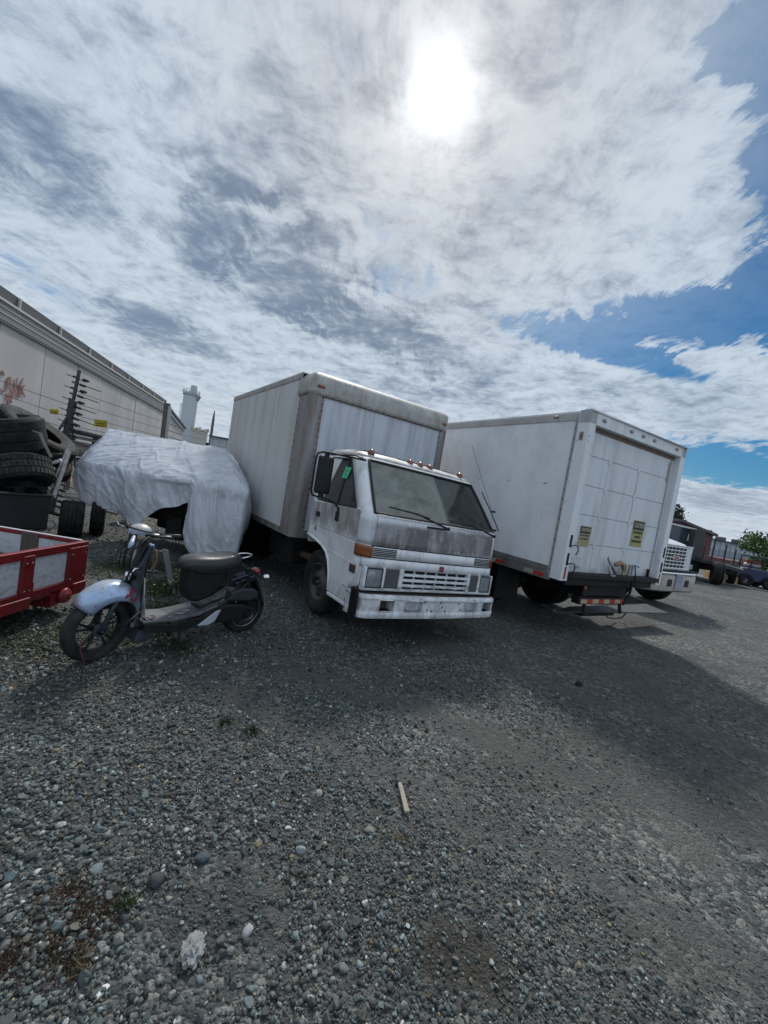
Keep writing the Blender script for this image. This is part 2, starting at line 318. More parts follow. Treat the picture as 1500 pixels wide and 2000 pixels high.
def ground_material():
    m, nt, b, o = new_mat('gravel_ground'); N = nt.nodes; L = nt.links
    tc = N.new('ShaderNodeTexCoord').outputs['Object']
    def noise(sc, det=6, r=.6, loc=0.):
        mp = N.new('ShaderNodeMapping'); L.new(tc, mp.inputs[0]); mp.inputs['Location'].default_value = (loc, loc, 0)
        n = N.new('ShaderNodeTexNoise'); L.new(mp.outputs[0], n.inputs['Vector']); n.inputs['Scale'].default_value = sc; n.inputs['Detail'].default_value = det; n.inputs['Roughness'].default_value = r; return n.outputs[0]
    def ramp(x, *st):
        r = N.new('ShaderNodeValToRGB'); L.new(x, r.inputs[0]); e = r.color_ramp.elements
        while len(e) < len(st): e.new(.5)
        for k, (p, c) in zip(e, st): k.position = p; k.color = c4(c)
        return r.outputs[0]
    def mixc(f, a, bb, mode='MIX'):
        n = N.new('ShaderNodeMix'); n.data_type = 'RGBA'; n.blend_type = mode
        for s, q in ((n.inputs[0], f), (n.inputs[6], a), (n.inputs[7], bb)):
            if isinstance(q, (int, float)): s.default_value = q
            elif isinstance(q, tuple): s.default_value = c4(q)
            else: L.new(q, s)
        return n.outputs[2]
    def voro(sc, feat='F1'):
        v = N.new('ShaderNodeTexVoronoi'); L.new(tc, v.inputs['Vector']); v.inputs['Scale'].default_value = sc; v.feature = feat; return v
    st = ((0., (.030, .033, .035)), (.35, (.062, .066, .068)), (.62, (.10, .105, .105)), (.82, (.165, .165, .155)), (.96, (.30, .295, .27)))
    v1 = voro(62); v2 = voro(27)
    s1 = N.new('ShaderNodeSeparateColor'); L.new(v1.outputs['Color'], s1.inputs[0])
    s2 = N.new('ShaderNodeSeparateColor'); L.new(v2.outputs['Color'], s2.inputs[0])
    peb = mixc(noise(9, 3), ramp(s1.outputs[0], *st), ramp(s2.outputs[1], *st))
    fines = ramp(noise(160, 3, .7), (.3, (.048, .047, .045)), (.7, (.095, .092, .087)))
    dust = N.new('ShaderNodeMapRange'); dust.interpolation_type = 'SMOOTHSTEP'; L.new(noise(.9, 7, .62, 3.3), dust.inputs[0]); dust.inputs[1].default_value = .42; dust.inputs[2].default_value = .62
    f2 = N.new('ShaderNodeMath'); f2.operation = 'MULTIPLY'; f2.inputs[1].default_value = .72; L.new(dust.outputs[0], f2.inputs[0])
    c = mixc(f2.outputs[0], peb, fines)
    big = ramp(noise(.35, 5, .6, 9.), (.3, (.86, .91, .90)), (.7, (1.36, 1.38, 1.34)))
    c = mixc(1., c, big, 'MULTIPLY')
    # stains with a place of their own, then one patch of painted sunlight
    sp = N.new('ShaderNodeSeparateXYZ'); L.new(tc, sp.inputs[0])
    wob = noise(3.2, 6, .65)
    def stain_or_sunlit(cx, cy, rx, ry, col, amt):
        nonlocal c
        def q(op, a, bb):
            n = N.new('ShaderNodeMath'); n.operation = op
            for i, z in enumerate((a, bb)):
                if isinstance(z, (int, float)): n.inputs[i].default_value = z
                else: L.new(z, n.inputs[i])
            return n.outputs[0]
        dx = q('DIVIDE', q('SUBTRACT', sp.outputs[0], cx), rx); dy = q('DIVIDE', q('SUBTRACT', sp.outputs[1], cy), ry)
        r = q('ADD', q('SQRT', q('ADD', q('MULTIPLY', dx, dx), q('MULTIPLY', dy, dy)), 0.), q('MULTIPLY', q('SUBTRACT', wob, .5), 1.8))
        mr = N.new('ShaderNodeMapRange'); mr.interpolation_type = 'SMOOTHSTEP'; L.new(r, mr.inputs[0]); mr.inputs[1].default_value = 1.1; mr.inputs[2].default_value = .35; mr.inputs[3].default_value = 0; mr.inputs[4].default_value = amt
        c = mixc(mr.outputs[0], c, col)
    p = at_z(900, 1870); stain_or_sunlit(p[0], p[1], .30, .16, (.035, .030, .022), .75)
    p = at_z(130, 1780); stain_or_sunlit(p[0], p[1], .22, .18, (.045, .032, .022), .7)
    p = at_z(40, 1870); stain_or_sunlit(p[0], p[1], .16, .10, (.045, .032, .022), .7)
    p = at_z(1330, 1640); stain_or_sunlit(p[0], p[1], .22, .26, (.125, .120, .112), .75)
    p = at_z(1230, 1840); stain_or_sunlit(p[0], p[1], .55, .18, (.095, .09, .08), .55)
    p = at_z(1080, 1530); stain_or_sunlit(p[0], p[1], .9, .28, (.098, .094, .088), .55)
    p = at_z(620, 1350); stain_or_sunlit(p[0], p[1], .8, .14, (.12, .114, .104), .6)
    p = at_z(430, 1800); stain_or_sunlit(p[0], p[1], .30, .16, (.055, .057, .058), .8)
    p = at_z(60, 1290); stain_or_sunlit(p[0], p[1], 1.2, .9, (.055, .050, .035), .5)
    p = at_z(135, 935); stain_or_sunlit(p[0], p[1], 2.2, 1.6, (.34, .17, .07), .85)
    p = at_z(300, 1020); stain_or_sunlit(p[0], p[1], 1.0, 1.2, (.18, .17, .12), .6)
    stain_or_sunlit(20., 30., 14., 16., (.15, .145, .135), .45)  # far right yard coloured paler to imitate its sunlit brightness
    for (ax_, ay_, bx_, by_, wd, amt) in BANDS:
        def q2(op, a, bb=None):
            n = N.new('ShaderNodeMath'); n.operation = op
            for i, z in enumerate((a, bb)):
                if z is None: continue
                if isinstance(z, (int, float)): n.inputs[i].default_value = float(z)
                else: L.new(z, n.inputs[i])
            return n.outputs[0]
        dx, dy = bx_-ax_, by_-ay_; ln = math.hypot(dx, dy); nx, ny = -dy/ln, dx/ln
        dist = q2('ADD', q2('MULTIPLY', sp.outputs[0], nx), q2('MULTIPLY', sp.outputs[1], ny)); dist = q2('ABSOLUTE', q2('ADD', q2('SUBTRACT', dist, ax_*nx+ay_*ny), q2('MULTIPLY', q2('SUBTRACT', wob, .5), wd*2.2)))
        mr = N.new('ShaderNodeMapRange'); mr.interpolation_type = 'SMOOTHSTEP'; L.new(dist, mr.inputs[0]); mr.inputs[1].default_value = wd*1.2; mr.inputs[2].default_value = wd*.25; mr.inputs[3].default_value = 0; mr.inputs[4].default_value = amt
        c = mixc(mr.outputs[0], c, mixc(.5, fines, (.118, .120, .118)))
    L.new(c, b.inputs['Base Color']); b.inputs['Roughness'].default_value = .85; b.inputs['Specular IOR Level'].default_value = .3
    d1 = voro(62, 'DISTANCE_TO_EDGE'); d2 = voro(27, 'DISTANCE_TO_EDGE')
    def cl(x, hi):
        r = N.new('ShaderNodeMapRange'); L.new(x, r.inputs[0]); r.inputs[2].default_value = hi; return r.outputs[0]
    hsum = N.new('ShaderNodeMath'); hsum.operation = 'MULTIPLY_ADD'; L.new(cl(d2.outputs[0], .3), hsum.inputs[0]); hsum.inputs[1].default_value = 1.3; L.new(cl(d1.outputs[0], .3), hsum.inputs[2])
    h2 = N.new('ShaderNodeMath'); h2.operation = 'MULTIPLY_ADD'; L.new(noise(220, 3, .7), h2.inputs[0]); h2.inputs[1].default_value = .8; L.new(hsum.outputs[0], h2.inputs[2])
    bp = N.new('ShaderNodeBump'); bp.inputs['Strength'].default_value = .75; bp.inputs['Distance'].default_value = .012; L.new(h2.outputs[0], bp.inputs['Height']); L.new(bp.outputs[0], b.inputs['Normal'])
    return m
def make_ground():
    xs = axis(-4., 5.5, .07, 2500); ys = axis(.2, 7., .07, 2500)
    X, Y = np.meshgrid(xs, ys); Zz = hgt(X, Y)
    n, m = X.shape; V = np.stack([X, Y, Zz], -1).reshape(-1, 3)
    i = np.arange((n-1)*m).reshape(n-1, m)[:, :-1].ravel(); F = np.stack([i, i+1, i+m+1, i+m], 1)
    me = bpy.data.meshes.new('ground'); me.from_pydata(V.tolist(), [], F.tolist()); me.update()
    me.polygons.foreach_set('use_smooth', [True]*len(me.polygons))
    o = bpy.data.objects.new('ground', me); COL.objects.link(o); me.materials.append(ground_material()); struct(o)
make_ground()

def ico(subdiv):
    t = (1+5**.5)/2
    V = [(-1,t,0),(1,t,0),(-1,-t,0),(1,-t,0),(0,-1,t),(0,1,t),(0,-1,-t),(0,1,-t),(t,0,-1),(t,0,1),(-t,0,-1),(-t,0,1)]
    F = [(0,11,5),(0,5,1),(0,1,7),(0,7,10),(0,10,11),(1,5,9),(5,11,4),(11,10,2),(10,7,6),(7,1,8),(3,9,4),(3,4,2),(3,2,6),(3,6,8),(3,8,9),(4,9,5),(2,4,11),(6,2,10),(8,6,7),(9,8,1)]
    V = [np.array(v)/np.linalg.norm(v) for v in V]
    for _ in range(subdiv):
        mid = {}; F2 = []
        def md(a, b):
            k = (min(a, b), max(a, b))
            if k not in mid: q = V[a]+V[b]; V.append(q/np.linalg.norm(q)); mid[k] = len(V)-1
            return mid[k]
        for a, b, c in F:
            x, y, z = md(a, b), md(b, c), md(c, a); F2 += [(a, x, z), (b, y, x), (c, z, y), (x, y, z)]
        F = F2
    return np.array(V), np.array(F)
def tint_mat(name, rough=.8, bump=.3, bs=220):
    m, nt, b, o = new_mat(name); N = nt.nodes; L = nt.links
    a = N.new('ShaderNodeAttribute'); a.attribute_name = 'tint'
    tc = N.new('ShaderNodeTexCoord').outputs['Object']
    n = N.new('ShaderNodeTexNoise'); n.inputs['Scale'].default_value = bs; n.inputs['Detail'].default_value = 3; L.new(tc, n.inputs['Vector'])
    mr = N.new('ShaderNodeMapRange'); L.new(n.outputs[0], mr.inputs[0]); mr.inputs[1].default_value = .3; mr.inputs[2].default_value = .7; mr.inputs[3].default_value = .75; mr.inputs[4].default_value = 1.2
    s = N.new('ShaderNodeVectorMath'); s.operation = 'SCALE'; L.new(a.outputs['Color'], s.inputs[0]); L.new(mr.outputs[0], s.inputs['Scale']); L.new(s.outputs[0], b.inputs['Base Color'])
    b.inputs['Roughness'].default_value = rough; b.inputs['Specular IOR Level'].default_value = .35
    if bump:
        bp = N.new('ShaderNodeBump'); bp.inputs['Strength'].default_value = bump; bp.inputs['Distance'].default_value = .004; L.new(n.outputs[0], bp.inputs['Height']); L.new(bp.outputs[0], b.inputs['Normal'])
    return m
STONE = tint_mat('stone')
def vnoise(x, y, f, seed=0.):
    """cheap smooth value noise on arrays"""
    x = x*f+seed*17.3; y = y*f+seed*9.1; xi = np.floor(x); yi = np.floor(y); fx = x-xi; fy = y-yi
    h = lambda a, b: np.modf(np.abs(np.sin(a*127.1+b*311.7)*43758.5453))[0]
    fx = fx*fx*(3-2*fx); fy = fy*fy*(3-2*fy)
    return (h(xi, yi)*(1-fx)+h(xi+1, yi)*fx)*(1-fy)+(h(xi, yi+1)*(1-fx)+h(xi+1, yi+1)*fx)*fy
def scatter_stones(name, n, rmin, rmax, amin, amax, smean, ssig, smax, sub_, power=1.0, seed=1):
    r_ = np.random.RandomState(seed)
    u = r_.rand(n*3); r = (rmin**(2-power)+u*(rmax**(2-power)-rmin**(2-power)))**(1/(2-power))
    a = np.radians(amin+(amax-amin)*r_.rand(n*3)); x = r*np.sin(a); y = r*np.cos(a)
    den = .55*vnoise(x, y, 1.1, 1)+.45*vnoise(x, y, 3.1, 2); den += np.clip(.26-.16*x, -.22, .3)
    keep = r_.rand(n*3) < np.clip((den-.26)*2.2, .22, 1.)
    for px, py, rr in ((430, 1800, .26), (900, 1870, .16), (1330, 1640, .25)):
        p = at_z(px, py); keep &= ~((np.hypot(x-p[0], y-p[1]) < rr) & (r_.rand(n*3) < .75))
    for (ax_, ay_, bx_, by_, wd, amt) in BANDS:
        dx, dy = bx_-ax_, by_-ay_; ln = math.hypot(dx, dy); dd_ = np.abs((x-ax_)*(-dy/ln)+(y-ay_)*(dx/ln)+(vnoise(x, y, 3.2, 5)-.5)*wd*1.6); keep &= ~((dd_ < wd) & (r_.rand(n*3) < amt*(1-dd_/wd*.6)))
    x = x[keep][:n]; y = y[keep][:n]; r = r[keep][:n]; n = len(x)
    s = np.clip(np.exp(r_.randn(n)*ssig)*smean, .004, smax)
    s *= np.clip(1.15-.28*(x-0.)/2.0, .55, 1.35)
    V0, F0 = ico(sub_); nv = len(V0)
    nvar = 24; var = []
    for k in range(nvar):
        q = V0*(1+r_.randn(nv, 1)*(.16 if sub_ == 0 else .07)); q *= np.array([1, .55+.4*r_.rand(), .38+.35*r_.rand()])
        for _ in range(9 if sub_ else 3):     # chop flat faces
            nn = r_.randn(3); nn /= np.linalg.norm(nn); dd = q@nn; lim = .55*dd.max(); q = q-np.outer(np.maximum(dd-lim, 0), nn)*.9
        var.append(q)
    var = np.array(var)[r_.randint(nvar, size=n)]*s[:, None, None]*.5*1.25
    an = r_.rand(n)*2*pi; tl = r_.randn(n)*.35; tl2 = r_.randn(n)*.3
    ca, sa, ct, st_ = np.cos(an), np.sin(an), np.cos(tl), np.sin(tl)
    X = var[..., 0]; Y = var[..., 1]; Z = var[..., 2]
    Y, Z = Y*ct[:, None]-Z*st_[:, None], Y*st_[:, None]+Z*ct[:, None]
    c2, s2 = np.cos(tl2), np.sin(tl2); X, Z = X*c2[:, None]+Z*s2[:, None], -X*s2[:, None]+Z*c2[:, None]
    X, Y = X*ca[:, None]-Y*sa[:, None], X*sa[:, None]+Y*ca[:, None]
    zc = hgt(x, y)-Z.min(1)*(.35+.45*r_.rand(n))
    P = np.stack([X+x[:, None], Y+y[:, None], Z+zc[:, None]], -1).reshape(-1, 3)
    F = (F0[None]+(np.arange(n)*nv)[:, None, None]).reshape(-1, 3)
    me = bpy.data.meshes.new(name); me.vertices.add(len(P)); me.vertices.foreach_set('co', P.ravel())
    me.loops.add(len(F)*3); me.loops.foreach_set('vertex_index', F.ravel()); me.polygons.add(len(F))
    me.polygons.foreach_set('loop_start', np.arange(len(F))*3); me.polygons.foreach_set('loop_total', np.full(len(F), 3))
    me.update(calc_edges=True)
    lum = np.clip(np.exp(r_.randn(n)*.52)*.098, .028, .38)
    hue = r_.rand(n); c = np.stack([lum*.98, lum, lum*1.0], 1)
    c *= [.95, 1.02, .99]; c[hue < .30] *= [.86, 1.0, 1.04]; c[hue > .86] *= [1.10, 1.02, .90]; c[hue > .975] *= [1.4, 1.1, .75]
    white = r_.rand(n) < .006; c[white] = [.42, .42, .40]
    at = me.attributes.new('tint', 'FLOAT_COLOR', 'POINT'); at.data.foreach_set('color', np.repeat(np.concatenate([c, np.ones((n, 1))], 1), nv, 0).ravel())
    if sub_ > 0: me.polygons.foreach_set('use_smooth', np.ones(len(F), bool)); me.set_sharp_from_angle(angle=math.radians(24))
    o = bpy.data.objects.new(name, me); COL.objects.link(o); me.materials.append(STONE); o['kind'] = 'stuff'
    return o
scatter_stones('fine_gravel', 66000, .75, 4.4, -62, 66, .0088, .44, .024, 0, 1.1, 1)
scatter_stones('loose_gravel', 6500, .75, 3.4, -62, 66, .0168, .36, .038, 1, 1.15, 2)
scatter_stones('distant_gravel', 32000, 3.4, 12, -60, 66, .015, .42, .036, 0, 1.5, 3)

# ------------------------------------------------------------------ generic wheel
def tyre_profile(R, w, rim):
    h = w/2
    return [(rim, -h*.72), (rim+.35*(R-rim), -h*.98), (R-.10*(R-rim)-.02, -h*.97), (R-.008, -h*.80), (R, -h*.62), (R, -h*.36), (R-.010, -h*.34), (R-.010, -h*.28), (R, -h*.26), (R+.001, -h*.04), (R-.010, -h*.03),
            (R-.010, h*.03), (R+.001, h*.04), (R, h*.26), (R-.010, h*.28), (R-.010, h*.34), (R, h*.36), (R, h*.62), (R-.008, h*.80), (R-.10*(R-rim)-.02, h*.97), (rim+.35*(R-rim), h*.98), (rim, h*.72)]
def tyre_mb(R, w, rim, c, ax, n=40):
    p = tyre_profile(R, w, rim); p += [(rim-.012, w*.30), (rim-.012, -w*.30)]
    return MB().lathe(p, c, ax, n, closed=True)
def disc_wheel(parent, c, ax, R, w, rim, rimmat, out=1, holes=5, name='wheel', deep=.06, tmat=None):
    """tyre > rim > hub: local positions under the parent"""
    t = tyre_mb(R, w, rim, c, ax).build(name, tmat or RUB, parent, True, ang=40)
    C = Vector(c); A = Vector(ax).normalized()*out; h = w/2
    m = MB().lathe([(rim+.004, h*.70), (rim-.012, h*.74), (rim-.022, h*.45), (rim-.03, h*.2), (rim*.80, h*.12), (rim*.62, h*.30), (rim*.45, h*.42), (rim*.40, h*.62), (rim*.18, h*.66), (.001, h*.66)], C, A, 36)
    r = m.build('rim', rimmat, t, True, ang=50)
    k = A.orthogonal().normalized(); q = A.cross(k); hm = MB()
    for i in range(holes):
        a = 2*pi*i/holes+.3; p = C+(k*math.cos(a)+q*math.sin(a))*rim*.71+A*h*.22
        hm.lathe([(.001, .030), (rim*.10, .030), (rim*.115, .0)], p-A*.01, A, 14)
    if holes: hm.build('hand_hole', BLK, t, True, kind='stuff')
    nm = MB()
    for i in range(6):
        a = 2*pi*i/6; p = C+(k*math.cos(a)+q*math.sin(a))*rim*.29+A*h*.64; nm.tube([p, p+A*.022], .013, 6)
    nm.tube([C+A*h*.6, C+A*(h*.66+.05)], [rim*.16, rim*.13], 16)
    nm.build('wheel_nut', STEEL, t, kind='stuff')
    return t

# ------------------------------------------------------------------ truck 1: weathered cab-over box truck, facing the camera
WHITE1 = pmat('weathered_white', (.79, .80, .82), .38, var=.08, vs=3, coat=.25, grime=[dict(col=(.30, .27, .24), amt=.55, sx=7, sz=1.5, th=.60, w=.14), dict(col=(.16, .14, .13), amt=.75, sx=26, sz=14, th=.66, w=.07, o=4)])
DOORM = pmat('door_white', (.78, .79, .81), .42, var=.08, vs=3, grime=[
    dict(col=(.13, .11, .10), amt=.88, sx=6, sz=3.0, th=.48, w=.26, z=(1.12, 1.46, .07), wob=.3), dict(col=(.24, .21, .19), amt=.65, sx=38, sz=5, th=.54, w=.14, z=(1.05, 1.42, .08), wob=.25, o=3), dict(col=(.10, .085, .075), amt=.6, sx=60, sz=30, th=.60, w=.08, z=(1.14, 1.42, .08), wob=.2, o=6),
    dict(col=(.33, .27, .23), amt=.6, sx=7, sz=4, th=.5, w=.15, z=(.40, .60, .06), wob=.2, o=5), dict(col=(.30, .28, .26), amt=.35, sx=5, sz=3, th=.55, w=.12, o=9)])
HOODM = pmat('hood_white', (.76, .77, .80), .5, var=.1, vs=3, grime=[
    dict(col=(.10, .093, .092), amt=.90, sx=5.5, sz=1.1, th=.44, w=.15, z=(1.055, 1.285, .025), wob=.10), dict(col=(.17, .15, .15), amt=.75, sx=30, sz=2.6, th=.49, w=.11, z=(1.03, 1.30, .05), wob=.15, o=3),
    dict(col=(.44, .44, .47), amt=.6, sx=3.2, sz=3.5, th=.58, w=.10, o=17), dict(col=(.40, .40, .43), amt=.5, sx=70, sz=22, th=.62, w=.05, o=19),
    dict(col=(.56, .57, .60), amt=.75, sx=9, sz=9, th=.55, w=.05, x=(.80, .98, .04), z=(1.13, 1.22, .03), wob=.12, o=8)])
BUMPM = pmat('bumper_white', (.77, .79, .82), .4, var=.12, vs=4, grime=[
    dict(col=(.26, .24, .25), amt=.75, sx=6, sz=5, th=.52, w=.2), dict(col=(.13, .12, .115), amt=.7, sx=22, sz=9, th=.62, w=.12, o=5), dict(col=(.20, .13, .08), amt=.6, sx=15, sz=8, th=.62, w=.08, o=11)])
GRILM = pmat('grille_white', (.77, .79, .82), .45, var=.1, vs=4, grime=[dict(col=(.22, .20, .19), amt=.5, sx=12, sz=8, th=.58, w=.12), dict(col=(.12, .11, .10), amt=.6, sx=6, sz=30, th=.50, w=.1, z=(.60, .69, .03), wob=.05, o=2)])
ROOFM = pmat('cab_roof_white', (.62, .62, .63), .5, var=.12, vs=4, grime=[dict(col=(.24, .20, .18), amt=.75, sx=7, sz=7, th=.50, w=.13), dict(col=(.30, .17, .10), amt=.5, sx=16, sz=16, th=.63, w=.06, o=6)])
BOXSIDE = pmat('box_side_panel', (.60, .60, .60), .42, var=.08, vs=1.2, grime=[
    dict(col=(.36, .34, .31), amt=.40, sx=3.4, sz=.30, th=.55, w=.12), dict(col=(.25, .22, .18), amt=.55, sx=9, sz=.5, th=.57, w=.09, z=(2.35, 3.0, .2), wob=.9, o=4),
    dict(col=(.12, .11, .10), amt=.8, sx=10, sz=10, th=.735, w=.025, o=12)])
BOXFRONT = pmat('box_front_panel', (.58, .61, .66), .42, var=.10, vs=1.5, grime=[dict(col=(.25, .25, .27), amt=.55, sx=5, sz=.4, th=.54, w=.12), dict(col=(.10, .09, .09), amt=.85, sx=12, sz=12, th=.74, w=.02, o=7)])
POSTM = pmat('aluminium_post', (.30, .29, .29), .45, .35, var=.25, vs=3, grime=[dict(col=(.20, .13, .095), amt=.85, sx=3, sz=.9, th=.50, w=.12), dict(col=(.34, .36, .40), amt=.5, sx=14, sz=1.2, th=.55, w=.1, o=5)])
CAPM = pmat('fibreglass_cap', (.44, .435, .42), .55, var=.15, vs=3, grime=[dict(col=(.22, .19, .15), amt=.65, sx=4, sz=1.5, th=.52, w=.15), dict(col=(.24, .13, .07), amt=.6, sx=8, sz=5, th=.64, w=.06, o=9), dict(col=(.14, .14, .12), amt=.5, sx=18, sz=3, th=.60, w=.08, o=2)])
RAILM = pmat('alu_rail', (.28, .275, .26), .5, .4, var=.3, vs=4, grime=[dict(col=(.12, .10, .08), amt=.7, sx=5, sz=5, th=.5, w=.15)])
RUST = pmat('rust', (.13, .07, .045), .85, var=.5, vs=14, bump=.4)
SEAMM = pmat('seam', (.02, .02, .022), .7)
GASK = pmat('gasket', (.012, .012, .013), .55)
INT = pmat('cab_interior', (.035, .037, .04), .8, var=.3)
def glass_mat(name, col, alpha_dirt, dirtcol=(.16, .165, .15), x=None, rough=.06):
    """thin window pane: reflects, lets the inside show, with a film of dirt"""
    m, nt, b, o = new_mat(name); N = nt.nodes; L = nt.links
    tc = N.new('ShaderNodeTexCoord').outputs['Object']
    b.inputs['Base Color'].default_value = c4(dirtcol); b.inputs['Roughness'].default_value = .75
    tr = N.new('ShaderNodeBsdfTransparent'); tr.inputs[0].default_value = c4(col)
    gl = N.new('ShaderNodeBsdfGlossy'); gl.inputs['Roughness'].default_value = rough; gl.inputs['Color'].default_value = (.9, .95, 1, 1)
    fr = N.new('ShaderNodeFresnel'); fr.inputs[0].default_value = 1.5
    m1 = N.new('ShaderNodeMixShader'); L.new(fr.outputs[0], m1.inputs[0]); L.new(tr.outputs[0], m1.inputs[1]); L.new(gl.outputs[0], m1.inputs[2])
    n = N.new('ShaderNodeTexNoise'); n.inputs['Scale'].default_value = 3.6; n.inputs['Detail'].default_value = 9; n.inputs['Roughness'].default_value = .66; n.inputs['Distortion'].default_value = .6; L.new(tc, n.inputs['Vector'])
    r = N.new('ShaderNodeMapRange'); L.new(n.outputs[0], r.inputs[0]); r.inputs[1].default_value = .34; r.inputs[2].default_value = .68; r.inputs[3].default_value = alpha_dirt[0]; r.inputs[4].default_value = alpha_dirt[1]
    f = r.outputs[0]
    if x:
        sp = N.new('ShaderNodeSeparateXYZ'); L.new(tc, sp.inputs[0])
        w = N.new('ShaderNodeMath'); w.operation = 'MULTIPLY_ADD'; L.new(n.outputs[0], w.inputs[0]); w.inputs[1].default_value = .0; L.new(sp.outputs[0], w.inputs[2])
        q = N.new('ShaderNodeMapRange'); q.interpolation_type = 'SMOOTHSTEP'; L.new(w.outputs[0], q.inputs[0]); q.inputs[1].default_value = x[0]; q.inputs[2].default_value = x[1]; q.inputs[3].default_value = 1; q.inputs[4].default_value = x[2]
        k = N.new('ShaderNodeMath'); k.operation = 'MULTIPLY'; L.new(f, k.inputs[0]); L.new(q.outputs[0], k.inputs[1]); f = k.outputs[0]
    m2 = N.new('ShaderNodeMixShader'); L.new(f, m2.inputs[0]); L.new(m1.outputs[0], m2.inputs[1]); L.new(b.outputs[0], m2.inputs[2]); L.new(m2.outputs[0], o.inputs[0])
    return m
WSGL = glass_mat('windscreen_glass', (.66, .71, .72), (.30, .86), (.30, .31, .27), x=(1.04, 1.09, .14))
SDGL = glass_mat('side_glass', (.42, .47, .47), (.35, .6), (.10, .105, .105))
CLGL = glass_mat('clear_glass', (.72, .77, .79), (.05, .15))

def rivets(pts, nrm, r, mat, parent, name='rivet_row'):
    m = MB(); nrm = Vector(nrm).normalized()
    for p in pts:
        p = Vector(p); m.tube([p-nrm*.002, p+nrm*r*.35, p+nrm*r*.6], [r, r*.85, r*.35], 6)
    return m.build(name, mat, parent, True, kind='stuff')

